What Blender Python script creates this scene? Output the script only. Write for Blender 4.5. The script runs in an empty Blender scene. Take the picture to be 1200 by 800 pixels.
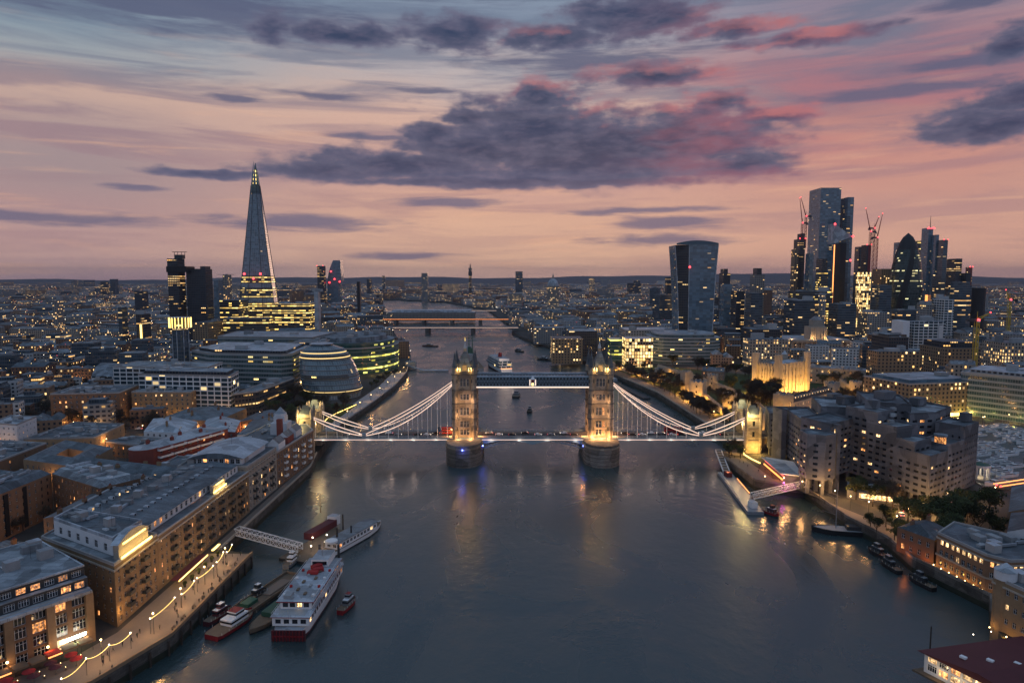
import bpy, bmesh, math, random
from mathutils import Vector, Matrix
from mathutils.geometry import tessellate_polygon
R = math.radians
random.seed(7)
sc = bpy.context.scene
C = sc.collection

# ------------------------------------------------------------ camera
H = 110.0
PITCH = 5.36
FPX = 800.0
cam_d = bpy.data.cameras.new('camera')
cam = bpy.data.objects.new('camera', cam_d); C.objects.link(cam)
cam.location = (0, 0, H)
cam.rotation_euler = (R(90 - PITCH), 0, 0)
cam_d.sensor_width = 36; cam_d.lens = 24
cam_d.clip_start = 1; cam_d.clip_end = 80000
sc.camera = cam
sc.render.engine = 'CYCLES'
sc.cycles.use_denoising = True
sc.cycles.max_bounces = 4
sc.cycles.diffuse_bounces = 2
sc.cycles.glossy_bounces = 3
sc.cycles.volume_bounces = 0
sc.cycles.transmission_bounces = 2
sc.cycles.sample_clamp_indirect = 3
sc.cycles.caustics_reflective = False
sc.cycles.caustics_refractive = False
sc.view_settings.view_transform = 'Standard'
sc.view_settings.look = 'None'
sc.view_settings.gamma = 1
sc.view_settings.exposure = 0.24

cP, sP = math.cos(R(PITCH)), math.sin(R(PITCH))
def P(px, py, z=5.0):
    """world x, y of the point at height z seen at photo pixel px, py (survey of the photo)"""
    a, b = (px-600)/FPX, (400-py)/FPX
    dy = cP + b*sP; dz = -sP + b*cP
    t = (z-H)/dz
    return (a*t, dy*t)
def XY(px, Y, z=10.0):
    return (px-600)/FPX*(Y*cP-(z-H)*sP)
def ZY(py, Y):
    b = (400-py)/FPX
    return H + Y*(-sP+b*cP)/(cP+b*sP)
def AE(px, py):
    a, b = (px-600)/FPX, (400-py)/FPX
    x, y, z = a, cP+b*sP, -sP+b*cP
    return math.degrees(math.atan2(x, y)), math.degrees(math.atan2(z, math.hypot(x, y)))

def lin(r, g, b, k=1.0):
    f = lambda c: (c/255/12.92 if c/255 <= .04045 else ((c/255+.055)/1.055)**2.4)
    return (f(r)*k, f(g)*k, f(b)*k, 1)

# ------------------------------------------------------------ node helper
class NT:
    def __init__(s, tree): s.t = tree; s.n = tree.nodes; s.l = tree.links; s.n.clear()
    def node(s, typ, **kw):
        n = s.n.new(typ)
        for k, v in kw.items(): setattr(n, k, v)
        return n
    def put(s, sock, v):
        if hasattr(v, 'is_output'): s.l.new(v, sock)
        else: sock.default_value = v[:3] if sock.type == 'VECTOR' and hasattr(v, '__len__') else v
    def m(s, op, a, b=0.0, c=None, clamp=False):
        n = s.node('ShaderNodeMath', operation=op, use_clamp=clamp)
        s.put(n.inputs[0], a); s.put(n.inputs[1], b)
        if c is not None: s.put(n.inputs[2], c)
        return n.outputs[0]
    def vm(s, op, a, b=None):
        n = s.node('ShaderNodeVectorMath', operation=op)
        s.put(n.inputs[0], a)
        if b is not None: s.put(n.inputs[1], b)
        return n.outputs['Value'] if op in ('LENGTH', 'DOT_PRODUCT') else n.outputs[0]
    def mix(s, f, a, b, blend='MIX'):
        n = s.node('ShaderNodeMix', data_type='RGBA', blend_type=blend)
        s.put(n.inputs[0], f); s.put(n.inputs[6], a); s.put(n.inputs[7], b)
        return n.outputs[2]
    def step(s, x, a, b, lo=0.0, hi=1.0):
        n = s.node('ShaderNodeMapRange', interpolation_type='SMOOTHSTEP')
        s.put(n.inputs[0], x); s.put(n.inputs[1], a); s.put(n.inputs[2], b); s.put(n.inputs[3], lo); s.put(n.inputs[4], hi)
        return n.outputs[0]
    def ramp(s, x, stops, interp='LINEAR'):
        n = s.node('ShaderNodeValToRGB'); cr = n.color_ramp; cr.interpolation = interp
        while len(cr.elements) < len(stops): cr.elements.new(0.5)
        for e, (p, c) in zip(cr.elements, stops):
            e.position = p
        for e, (p, c) in zip(cr.elements, stops):
            e.color = c
        s.put(n.inputs[0], x)
        return n.outputs[0]
    def noise(s, vec, scale, detail=4, rough=.55, dist=0.0, color=False):
        n = s.node('ShaderNodeTexNoise'); s.put(n.inputs['Vector'], vec)
        n.inputs['Scale'].default_value = scale; n.inputs['Detail'].default_value = detail
        n.inputs['Roughness'].default_value = rough; n.inputs['Distortion'].default_value = dist
        return n.outputs[1] if color else n.outputs[0]
    def comb(s, x, y, z=0.0):
        n = s.node('ShaderNodeCombineXYZ'); s.put(n.inputs[0], x); s.put(n.inputs[1], y); s.put(n.inputs[2], z)
        return n.outputs[0]
    def sep(s, v):
        n = s.node('ShaderNodeSeparateXYZ'); s.put(n.inputs[0], v); return n.outputs

# ------------------------------------------------------------ sky
W = bpy.data.worlds.new('World'); sc.world = W; W.use_nodes = True
def build_sky():
    t = NT(W.node_tree)
    d = t.node('ShaderNodeTexCoord').outputs['Generated']
    x, y, z = t.sep(d)
    az = t.m('MULTIPLY', t.m('ARCTAN2', x, y), 180/math.pi)
    el = t.m('MULTIPLY', t.m('ARCSINE', z), 180/math.pi)
    p = t.comb(az, el)
    wig = t.noise(t.comb(t.m('MULTIPLY', az, .035), t.m('MULTIPLY', el, .12)), 1.0, 5, .55)
    elw = t.m('ADD', el, t.m('MULTIPLY', t.m('SUBTRACT', wig, .5), 9.0))
    elb = t.m('MAXIMUM', t.m('MINIMUM', t.mix(t.step(el, 0, 7), el, elw), 90), 0)
    e01 = t.m('DIVIDE', elb, 60)
    def st(lst): return [(e/60, lin(*c)) for e, c in lst]
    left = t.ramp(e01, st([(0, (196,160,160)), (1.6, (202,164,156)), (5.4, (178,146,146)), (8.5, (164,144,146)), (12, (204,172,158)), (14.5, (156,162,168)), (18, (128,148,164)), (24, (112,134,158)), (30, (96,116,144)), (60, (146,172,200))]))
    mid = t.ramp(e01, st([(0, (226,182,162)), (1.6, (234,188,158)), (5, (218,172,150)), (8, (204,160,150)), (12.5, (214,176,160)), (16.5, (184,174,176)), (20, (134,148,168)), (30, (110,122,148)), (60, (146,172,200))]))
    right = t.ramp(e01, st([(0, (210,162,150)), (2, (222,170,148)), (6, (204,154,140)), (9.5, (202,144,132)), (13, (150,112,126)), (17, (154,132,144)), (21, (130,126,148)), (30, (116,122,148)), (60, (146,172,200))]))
    c = t.mix(t.step(az, -34, -6), left, mid)
    c = t.mix(t.step(az, 6, 26), c, right)
    east = t.ramp(e01, st([(0, (140,150,168)), (6, (156,162,184)), (15, (154,172,196)), (60, (138,168,200))]))  # east sky and zenith, out of view, brightened to light the scene
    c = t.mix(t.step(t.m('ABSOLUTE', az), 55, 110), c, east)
    # thin streaky veils
    s1 = t.noise(t.comb(t.m('MULTIPLY', az, .05), t.m('MULTIPLY', el, .55), 3.0), 1.0, 6, .6, .6)
    c = t.mix(t.m('MULTIPLY', t.step(s1, .42, .62), t.step(el, 1, 14, .30, .65)), c, t.mix(t.step(el, 8, 17), lin(152,120,132), lin(100,112,136)))
    s2 = t.noise(t.comb(t.m('MULTIPLY', az, .07), t.m('MULTIPLY', el, .8), 9.0), 1.0, 5, .6, .4)
    c = t.mix(t.m('MULTIPLY', t.step(s2, .54, .72), t.step(el, 22, 6, 0.0, .42)), c, lin(238,184,150))
    pk = t.noise(t.comb(t.m('MULTIPLY', az, .06), t.m('MULTIPLY', el, .28), 21.0), 1.0, 5, .6, .5)
    c = t.mix(t.m('MULTIPLY', t.m('MULTIPLY', t.step(pk, .42, .62), t.step(az, 4, 18)), t.m('MULTIPLY', t.step(el, 7, 11), t.step(el, 19, 14, 0, .6))), c, lin(184,120,126))
    # clouds : cx, cy, rx, ry, puff
    E = [(622,152,125,46,1),(634,114,44,24,1),(560,174,130,28,1),(470,194,150,22,1),(705,172,190,48,1),(800,160,140,42,.9),(690,190,220,30,1),
         (868,192,66,20,.9),(380,200,100,15,.9),(600,214,300,8,.4),(250,203,70,6,.6),(848,116,40,12,1),(900,134,70,12,.7),(505,158,40,16,1),(545,140,34,14,1),
         (322,34,26,18,1),(405,42,76,16,1),(535,40,76,22,1),(645,44,90,15,1),(748,18,100,30,.7),(950,44,95,10,.5),(860,34,80,11,.5),
         (765,88,90,15,.9),(1160,146,90,27,.6),(1205,112,80,24,.7),(1195,48,44,22,.6),
         ]
    S = [(525,237,84,7,.3),(745,247,104,5,.3),(785,261,84,10,.4),(775,281,94,8,.3),(470,299,80,6,.25),(350,260,130,11,.5),(155,219,38,5,.4),(230,203,90,6,.4),
         (420,160,56,5,.4),(505,107,40,4,.4),(375,112,60,6,.35),(1130,4,64,10,.4),(265,114,40,5,.3),(560,-14,180,16,.5),(1000,-60,200,24,.6),(300,-80,260,30,.6),
         (170,-4,330,34,.35),(690,70,160,16,.4),(1040,110,120,10,.3),(1120,75,120,9,.3),(60,255,150,10,.3),(700,205,240,8,.4)]
    def field(pt, only=0.0, E=E):
        acc = None
        for cx, cy, rx, ry, pf in E:
            if pf < only: continue
            a, e = AE(cx, cy)
            k = 180/math.pi/FPX*(math.cos(R(a)))*1.04
            n = t.node('ShaderNodeVectorMath', operation='MULTIPLY_ADD')
            t.put(n.inputs[0], pt); t.put(n.inputs[1], (1/(rx*k), 1/(ry*k), 0)); t.put(n.inputs[2], (-a/(rx*k), -e/(ry*k), 0))
            q = t.vm('LENGTH', n.outputs[0])
            acc = q if acc is None else t.m('MINIMUM', acc, q)
        return t.m('SUBTRACT', 1.04, acc)
    warp = t.vm('MULTIPLY', t.vm('SUBTRACT', t.noise(t.vm('MULTIPLY', p, (.38, .7, 0)), 1.0, 3, .5, 0, True), (.5, .5, .5)), (2.2, .9, 0))
    pw = t.vm('ADD', p, warp)
    nz = t.noise(t.vm('MULTIPLY', p, (.42, .95, 0)), 1.0, 6, .56, .0)
    puff = t.step(el, 4, 11, .6, 1.45)
    F = t.m('ADD', field(pw), t.m('MULTIPLY', t.m('SUBTRACT', nz, .53), puff))
    up = t.vm('ADD', p, (0.25, .75, 0))
    nz2 = t.noise(t.vm('MULTIPLY', up, (.42, .95, 0)), 1.0, 6, .56, .0)
    F2 = t.m('ADD', field(t.vm('ADD', up, warp), .5), t.m('MULTIPLY', t.m('SUBTRACT', nz2, .53), puff))
    mask = t.step(F, -.12, .46)
    m2 = t.step(F2, -.06, .34)
    body = t.mix(t.step(F, .0, 1.1), lin(100,100,124), lin(46,60,90))
    body = t.mix(t.step(el, 10, 4), body, lin(104,100,126))
    inn = t.noise(t.vm('MULTIPLY', p, (.16, .6, 0)), 1.0, 4, .5)
    pinkz = t.m('MULTIPLY', t.m('MULTIPLY', t.step(az, 6, 16), t.step(az, 30, 24)), t.step(el, 22, 17))
    body = t.mix(t.m('MULTIPLY', t.m('MULTIPLY', pinkz, .6), t.step(inn, .38, .62)), body, lin(158,98,112))
    rim = t.m('MULTIPLY', t.m('SUBTRACT', 1.0, m2), t.step(el, 9, 13))
    rim = t.m('MULTIPLY', rim, t.m('MAXIMUM', t.m('MULTIPLY', t.m('MULTIPLY', t.step(az, -4, 2), t.step(az, 27, 24)), t.step(el, 21, 18)), t.m('MULTIPLY', t.step(az, 8, 2), t.step(el, 24, 26, 0, .9))))
    rim = t.m('MULTIPLY', rim, t.step(inn, .34, .6, .3, 1))
    body = t.mix(t.m('MULTIPLY', rim, .5), body, lin(218,132,126))
    sk = t.noise(t.comb(t.m('MULTIPLY', az, .16), t.m('MULTIPLY', el, 1.25), 5.0), 1.0, 6, .62, .35)
    FS = t.m('ADD', field(t.vm('ADD', p, t.vm('MULTIPLY', warp, (.8, .5, 0))), 0, S), t.m('MULTIPLY', t.m('SUBTRACT', sk, .5), 1.9))
    softc = t.mix(t.step(el, 4, 20), lin(112,106,130), lin(86,92,120))
    c = t.mix(t.step(FS, -.05, .75, 0, .86), c, softc)
    in2 = t.noise(t.vm('MULTIPLY', p, (.5, 1.5, 0)), 1.0, 6, .6, .3)
    body = t.mix(t.step(in2, .42, .72, 0, .32), body, lin(122,112,134))
    c = t.mix(t.m('MULTIPLY', mask, .95), c, body)
    low = t.step(z, -.02, .0)
    c = t.mix(low, lin(60,62,74), c)
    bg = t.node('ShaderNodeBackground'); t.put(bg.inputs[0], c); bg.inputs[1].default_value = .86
    sky = t.node('ShaderNodeTexSky', sky_type='NISHITA'); sky.sun_disc = False
    sky.sun_elevation = R(1.0); sky.sun_rotation = R(8); sky.altitude = 100
    bg2 = t.node('ShaderNodeBackground'); t.put(bg2.inputs[0], sky.outputs[0]); bg2.inputs[1].default_value = .002
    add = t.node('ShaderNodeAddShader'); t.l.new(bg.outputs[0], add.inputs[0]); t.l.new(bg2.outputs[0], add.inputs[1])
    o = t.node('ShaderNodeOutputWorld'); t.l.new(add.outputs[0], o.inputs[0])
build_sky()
sun_d = bpy.data.lights.new('sun', 'SUN'); sun = bpy.data.objects.new('sun', sun_d); C.objects.link(sun)
sun_d.energy = .12; sun_d.angle = R(12); sun_d.color = (1, .62, .45)
sun.rotation_euler = (R(88), 0, R(180-8)); sun.location = (0, 0, 400)

# ------------------------------------------------------------ materials
M_ = None
def principled(t, base, rough=.8, spec=.3, metal=0.0, emis=None, es=0.0, normal=None, out=True):
    b = t.node('ShaderNodeBsdfPrincipled')
    t.put(b.inputs['Base Color'], base); t.put(b.inputs['Roughness'], rough); t.put(b.inputs['Metallic'], metal)
    t.put(b.inputs['Specular IOR Level'], spec)
    if emis is not None: t.put(b.inputs['Emission Color'], emis); t.put(b.inputs['Emission Strength'], es)
    if normal is not None: t.put(b.inputs['Normal'], normal)
    if out:
        o = t.node('ShaderNodeOutputMaterial'); t.l.new(b.outputs[0], o.inputs[0])
    return b
MATS = {}
def newmat(name):
    m = bpy.data.materials.new(name); m.use_nodes = True; m.cycles.emission_sampling = 'NONE'
    MATS[name] = m
    return m, NT(m.node_tree)
def plain(name, col, rough=.8, var=.35, scale=.25, spec=.3, metal=0.0, col2=None, rndvar=.35, bump=0.0, panel=0.0, pd=.3, up=False):
    """painted / weathered surface: large blotches, fine grain, a little difference from piece to piece"""
    m, t = newmat(name)
    g = t.node('ShaderNodeNewGeometry').outputs['Position']
    n = t.noise(g, scale, 5, .6)
    n2 = t.noise(g, scale*9, 3, .6)
    a = t.node('ShaderNodeAttribute', attribute_name='rnd').outputs['Fac']
    f = t.m('ADD', t.m('MULTIPLY', t.m('SUBTRACT', n, .5), var*2), t.m('MULTIPLY', t.m('SUBTRACT', n2, .5), var))
    f = t.m('ADD', f, t.m('MULTIPLY', t.m('SUBTRACT', a, .5), rndvar))
    f = t.m('ADD', 1.0, f)
    c = (col[0], col[1], col[2], 1)
    if col2: c = t.mix(a, c, (col2[0], col2[1], col2[2], 1))
    if panel:     # sheets / felt strips / courses, each a slightly different tone
        br = t.node('ShaderNodeTexBrick'); gx, gy, gz = t.sep(g); t.put(br.inputs['Vector'], t.comb(t.m('ADD', gx, gy), gz) if up else g)
        br.inputs['Scale'].default_value = 1.0; br.inputs['Brick Width'].default_value = panel*2.6; br.inputs['Row Height'].default_value = panel; br.inputs['Mortar Size'].default_value = .05 if not up else .03
        br.inputs['Color1'].default_value = (1-pd, 1-pd, 1-pd, 1); br.inputs['Color2'].default_value = (1+pd, 1+pd, 1+pd, 1); br.inputs['Mortar'].default_value = (.5, .5, .5, 1)
        f = t.m('MULTIPLY', f, t.sep(br.outputs[0])[0])
        # patches of darker felt and puddles with their own edges
        vo = t.node('ShaderNodeTexVoronoi'); t.put(vo.inputs['Vector'], g); vo.inputs['Scale'].default_value = .16
        f = t.m('MULTIPLY', f, t.step(t.sep(vo.outputs['Color'])[0], .2, .8, .72, 1.2))
    base = t.vm('MULTIPLY', c, t.comb(f, f, f))
    principled(t, base, rough, spec, metal)
    return m
def emit(name, col, strength, base=(.6,.55,.45)):
    m, t = newmat(name)
    principled(t, (base[0], base[1], base[2], 1), .5, .3, 0, (col[0], col[1], col[2], 1), strength)
    return m
def facade(name, wall, wall2, bay=3.4, storey=3.4, ww=.5, wh=.5, lit=.12, glass=(.015,.02,.028), warm=((1,.50,.14),(1,.70,.32)), es=1.6,
           grough=.12, wrough=.85, floorlit=0.0, grid=False, wvar=.3, spec=.5, band=0.0, lh=0.0):
    m, t = newmat(name)
    uv = t.node('ShaderNodeUVMap'); u, v, _ = t.sep(uv.outputs[0])
    rnd = t.node('ShaderNodeAttribute', attribute_name='rnd').outputs['Fac']
    off = t.m('MULTIPLY', rnd, 731.0)
    ub, vb = t.m('DIVIDE', u, bay), t.m('DIVIDE', v, storey)
    cu, cv = t.m('FLOOR', ub), t.m('FLOOR', vb)
    fu, fv = t.m('FRACT', ub), t.m('FRACT', vb)
    mu = t.m('LESS_THAN', t.m('ABSOLUTE', t.m('SUBTRACT', fu, .5)), ww/2)
    mv = t.m('LESS_THAN', t.m('ABSOLUTE', t.m('SUBTRACT', fv, .52)), wh/2)
    win = t.m('MULTIPLY', mu, mv)
    wn = t.node('ShaderNodeTexWhiteNoise', noise_dimensions='3D'); t.put(wn.inputs[0], t.comb(t.m('FLOOR', t.m('DIVIDE', u, band)) if band else cu, cv, off))
    fl = t.node('ShaderNodeTexWhiteNoise', noise_dimensions='2D'); t.put(fl.inputs[0], t.comb(cv, off))
    bn = t.node('ShaderNodeTexWhiteNoise', noise_dimensions='1D'); t.put(bn.inputs['W'], off)
    thr = t.m('ADD', lit*.45, t.m('MULTIPLY', t.m('POWER', fl.outputs[0], 5.0), lit*2.6))
    if floorlit: thr = t.m('ADD', thr, t.m('MULTIPLY', t.m('GREATER_THAN', fl.outputs[0], 1-floorlit), .55))
    thr = t.m('MULTIPLY', thr, t.m('ADD', .25, t.m('MULTIPLY', t.m('POWER', bn.outputs[0], 2.0), 2.2))) if lit < .3 else thr
    on = t.m('MULTIPLY', t.m('LESS_THAN', wn.outputs[0], thr), t.m('MULTIPLY', win, t.m('LESS_THAN', t.m('ABSOLUTE', t.m('SUBTRACT', fv, .6)), lh/2)) if lh else win)
    _, g, b = t.sep(wn.outputs[1])
    ec = t.mix(g, (*warm[0], 1), (*warm[1], 1))
    est = t.m('MULTIPLY', on, t.m('MULTIPLY', t.m('ADD', .25, t.m('POWER', b, 2.0)), es*1.2))
    pos = t.node('ShaderNodeNewGeometry').outputs['Position']
    n = t.noise(pos, .12, 4, .6)
    wc = t.mix(rnd, (*wall, 1), (*wall2, 1))
    f = t.m('ADD', 1-wvar/2, t.m('MULTIPLY', n, wvar))
    wc = t.vm('MULTIPLY', wc, t.comb(f, f, f))
    gl = t.mix(t.m('MULTIPLY', g, .6), (*glass, 1), (glass[0]*3, glass[1]*3, glass[2]*3, 1))
    base = t.mix(win, wc, gl)
    r = t.m('ADD', wrough, t.m('MULTIPLY', win, grough-wrough))
    principled(t, base, r, spec, 0, ec, est)
    return m

M = {}
# walls (procedural storeys of windows)
M['brick'] = facade('brick_facade', (.17,.085,.05), (.30,.20,.13), 3.2, 3.2, .42, .5, .10)
M['stone'] = facade('stone_facade', (.34,.30,.25), (.22,.20,.18), 3.4, 3.5, .42, .58, .13)
M['concrete'] = facade('concrete_facade', (.20,.20,.20), (.33,.32,.31), 3.6, 3.2, .62, .46, .12)
M['white'] = facade('white_facade', (.55,.55,.55), (.40,.42,.45), 3.3, 3.1, .5, .5, .10)
M['glass'] = facade('glass_facade', (.06,.07,.085), (.10,.11,.12), 1.7, 3.7, .86, .74, .05, (.025,.04,.055), es=1.3, floorlit=.06, grough=.08, spec=.8, band=6, lh=.4)
M['dark'] = facade('dark_facade', (.035,.038,.045), (.07,.06,.055), 2.6, 3.5, .7, .5, .08, es=1.4, floorlit=.08, band=7, lh=.34)
M['glassblue'] = facade('blue_glass_facade', (.09,.14,.18), (.05,.09,.13), 1.5, 3.9, .86, .82, .018, (.06,.10,.135), es=.9, grough=.1, spec=1.0, band=5, lh=.35)
M['glasswarm'] = facade('lit_glass_facade', (.10,.09,.07), (.14,.12,.10), 2.2, 3.8, .85, .6, .34, es=1.9, floorlit=.3, warm=((1,.58,.12),(1,.74,.25)), band=5, lh=.42)
M['striped'] = facade('striped_glass_facade', (.30,.33,.34), (.24,.27,.29), 1.6, 4.0, .9, .6, .09, (.03,.055,.06), es=1.5, floorlit=.12, warm=((1,.62,.14),(1,.80,.35)), band=4.8, lh=.36)
M['striped_green'] = facade('green_striped_facade', (.10,.15,.13), (.08,.13,.12), 1.6, 4.2, .9, .6, .14, (.015,.05,.045), es=1.8, floorlit=.3, band=5, lh=.4, warm=((.95,.78,.10),(.9,.85,.2)))
M['litgrid'] = facade('lit_grid_facade', (.26,.22,.16), (.3,.26,.2), 3.2, 3.8, .72, .8, .85, es=2.2, warm=((1,.55,.15),(1,.75,.35)))
M['whitegrid'] = facade('white_grid_facade', (.62,.64,.66), (.62,.64,.66), 5.6, 3.4, .84, .72, .11, (.015,.03,.04), es=2.2, warm=((1,.6,.18),(1,.8,.45)))
M['gherkin'] = facade('dark_green_glass_facade', (.03,.05,.05), (.03,.05,.05), 2.2, 3.9, .9, .8, .16, (.012,.022,.022), es=1.3, floorlit=.12, band=4, lh=.4, warm=((.9,.85,.45),(1,.8,.35)))
M['brickstrip'] = facade('red_brick_facade', (.23,.07,.05), (.23,.07,.05), 3.4, 3.2, .42, .5, .15, es=1.8)
M['brownlit'] = facade('brown_facade', (.24,.17,.10), (.2,.14,.09), 3.6, 3.3, .45, .55, .22, es=2.0)
# roofs and plain things
M['roof'] = plain('grey_roof', (.115,.14,.17), .75, .5, .12, col2=(.22,.245,.27), rndvar=.6, panel=2.2)
M['slate'] = plain('slate_roof', (.08,.105,.13), .55, .4, .2, col2=(.13,.15,.17), panel=1.1, pd=.22)
M['tile'] = plain('tile_roof', (.11,.075,.06), .85, .3, .15)
M['lead'] = plain('lead_roof', (.33,.37,.42), .5, .3, .1, spec=.5, panel=1.6, pd=.12)
M['unit'] = plain('rooftop_plant_metal', (.26,.28,.30), .6, .3, .5, rndvar=.8)
M['whitew'] = plain('white_render', (.62,.63,.66), .8, .15, .2)
M['stonew'] = plain('pale_stone', (.36,.32,.27), .85, .3, .25)
M['stoned'] = plain('grey_granite', (.17,.15,.135), .85, .45, .2, panel=.9, pd=.16, up=True)
M['brickw'] = plain('yellow_brick', (.27,.185,.11), .9, .32, .3, rndvar=.5)
M['brickr'] = plain('red_brick', (.23,.06,.045), .9, .3, .3)
M['brickb'] = plain('brown_brick', (.20,.12,.075), .9, .3, .3)
M['conc'] = plain('ribbed_concrete', (.14,.143,.16), .9, .3, .25, panel=3.0, pd=.07, up=True)
M['towerstone'] = plain('weathered_bridge_stone', (.34,.275,.21), .9, .35, .3, panel=.7, pd=.14, up=True)
M['concl'] = plain('light_concrete', (.34,.33,.33), .9, .25, .3)
M['metal'] = plain('dark_metal', (.05,.055,.06), .5, .2, 1, metal=.3)
M['steel'] = plain('grey_steel', (.28,.30,.33), .45, .15, 1, metal=.5)
M['bluesteel'] = plain('pale_blue_steel', (.22,.31,.38), .5, .12, 1)
M['whitep'] = plain('white_paint', (.75,.76,.78), .4, .08, 1, rndvar=.1)
M['redp'] = plain('red_paint', (.24,.018,.022), .45, .1, 1)
M['maroon'] = plain('maroon_sheet_roof', (.10,.025,.03), .7, .2, .2)
M['black'] = plain('black_paint', (.02,.02,.022), .5, .2, 1)
M['green'] = plain('green_paint', (.03,.10,.07), .5, .2, 1)
M['wood'] = plain('timber_deck', (.16,.12,.085), .85, .3, .8)
M['bark'] = plain('bark', (.06,.045,.035), .95, .3, 2)
M['leaf'] = plain('green_leaves', (.055,.075,.022), .9, .5, .3, col2=(.04,.045,.02), rndvar=.9)
M['leafb'] = plain('bare_brown_twigs', (.075,.055,.035), .95, .5, .3, col2=(.05,.045,.035), rndvar=.9)
M['grass'] = plain('grass', (.035,.06,.02), .95, .4, .1)
M['pave'] = plain('paving', (.20,.165,.14), .85, .22, .15)
M['asphalt'] = plain('asphalt', (.05,.05,.053), .85, .25, .2)
M['quay'] = plain('quay_wall', (.09,.082,.072), .9, .5, .3, panel=.8, pd=.2, up=True)
M['weed'] = plain('wet_weedy_stone', (.022,.028,.018), .6, .5, .5)
M['glassd'] = plain('dark_window_glass', (.015,.02,.028), .1, .2, .5, spec=.8)
M['skin'] = plain('skin', (.45,.28,.2), .6, .05, 1)
M['coat'] = plain('dark_clothes', (.03,.03,.04), .9, .2, 1, rndvar=1)
M['canvas'] = plain('red_canvas', (.35,.03,.03), .9, .1, 1)
# things that give off light
def lit_room(name, col, col2, strength):
    """the room behind a lit window: uneven, with curtains and lamps, each window its own brightness"""
    m, t = newmat(name); g = t.node('ShaderNodeNewGeometry').outputs['Position']; x, y, z = t.sep(g)
    r = t.node('ShaderNodeObjectInfo').outputs['Random']
    n = t.noise(g, 1.3, 3, .6); cu = t.noise(t.comb(t.m('MULTIPLY', t.m('ADD', x, y), 2.2), t.m('MULTIPLY', z, .2)), 1.0, 2, .5)
    k = t.m('MULTIPLY', t.step(n, .36, .62, .12, 1.5), t.step(cu, .4, .55, .35, 1.1))
    k = t.m('MULTIPLY', t.m('MULTIPLY', k, t.m('ADD', .35, t.m('MULTIPLY', r, 1.1))), strength)
    principled(t, (.2,.12,.06,1), .4, .5, 0, t.mix(n, (*col, 1), (*col2, 1)), k)
    return m
M['warm'] = lit_room('lit_window_warm', (1,.48,.14), (1,.72,.36), 2.0)
M['orange'] = lit_room('lit_window_orange', (1,.26,.05), (1,.50,.16), 1.4)
M['yellow'] = emit('yellow_light_strip', (1,.66,.16), 3.0)
M['white_l'] = emit('white_light_strip', (1,.74,.56), 1.2)
M['pinkwhite'] = emit('bridge_light_strip', (1,.66,.50), .88)
M['rowlight'] = emit('lit_floor_row', (1,.66,.20), 1.2)
M['craney'] = plain('crane_yellow', (.5,.36,.05), .5, .1, 1)
M['spireglass'] = facade('spire_glass_facade', (.16,.20,.24), (.16,.20,.24), 3.0, 4.0, .78, .86, .004, (.075,.11,.14), es=1.2, grough=.15, spec=1.0, band=5, lh=.3)
M['ringglass'] = facade('ring_glass_facade', (.20,.24,.27), (.20,.24,.27), 2.2, 4.0, .86, .9, .012, (.05,.075,.09), es=1.4, grough=.12, spec=.9)
M['bulb'] = emit('lamp_glow', (1,.66,.28), 9.0)
M['bulbw'] = emit('white_lamp_glow', (1,.86,.66), 9.0)
M['redl'] = emit('red_warning_lamp', (1,.04,.05), 4.0)
M['bluel'] = emit('blue_lamp', (.08,.12,1), 6.0)
M['magenta'] = emit('magenta_lamp', (1,.08,.8), 5.0)
M['orangel'] = emit('orange_glow_strip', (1,.30,.06), 2.2)

def mat_water():
    m, t = newmat('river_water')
    p = t.node('ShaderNodeNewGeometry').outputs['Position']
    x, y, z = t.sep(p)
    fine = t.noise(t.vm('MULTIPLY', p, (1, .8, 0)), .16, 6, .6, 0)
    big = t.noise(t.vm('MULTIPLY', p, (1.0, .5, 0)), .022, 4, .6, .8)
    rip = t.noise(t.vm('MULTIPLY', p, (1, .7, 0)), .65, 3, .6)
    # slack and ruffled patches drifting with the tide
    slick = t.step(t.noise(t.vm('MULTIPLY', p, (.9, .35, 0)), .012, 5, .6, 1.2), .40, .60, .35, 1.15)
    h = t.m('ADD', t.m('MULTIPLY', t.m('MULTIPLY', fine, .75), slick), t.m('ADD', t.m('MULTIPLY', big, 1.6), t.m('MULTIPLY', rip, .12)))
    b = t.node('ShaderNodeBump'); b.inputs['Strength'].default_value = .5; b.inputs['Distance'].default_value = .9
    t.put(b.inputs['Height'], h)
    r = t.step(big, .38, .62, .20, .36)
    base = t.mix(t.step(big, .3, .7), (.027,.050,.054,1), (.038,.064,.067,1))
    principled(t, base, r, .85, 0, normal=b.outputs[0])
    return m
M['water'] = mat_water()
def mat_ground():
    m, t = newmat('city_ground')
    p = t.node('ShaderNodeNewGeometry').outputs['Position']
    n = t.noise(p, .02, 6, .65); n2 = t.noise(p, .25, 4, .6)
    c = t.ramp(n, [(.35, (.030,.036,.026,1)), (.47, (.055,.053,.052,1)), (.6, (.075,.068,.062,1)), (.7, (.10,.09,.08,1))])
    f = t.m('ADD', .6, t.m('MULTIPLY', n2, .8))
    principled(t, t.vm('MULTIPLY', c, t.comb(f, f, f)), .9, .2)
    return m
M['ground'] = mat_ground()

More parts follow.
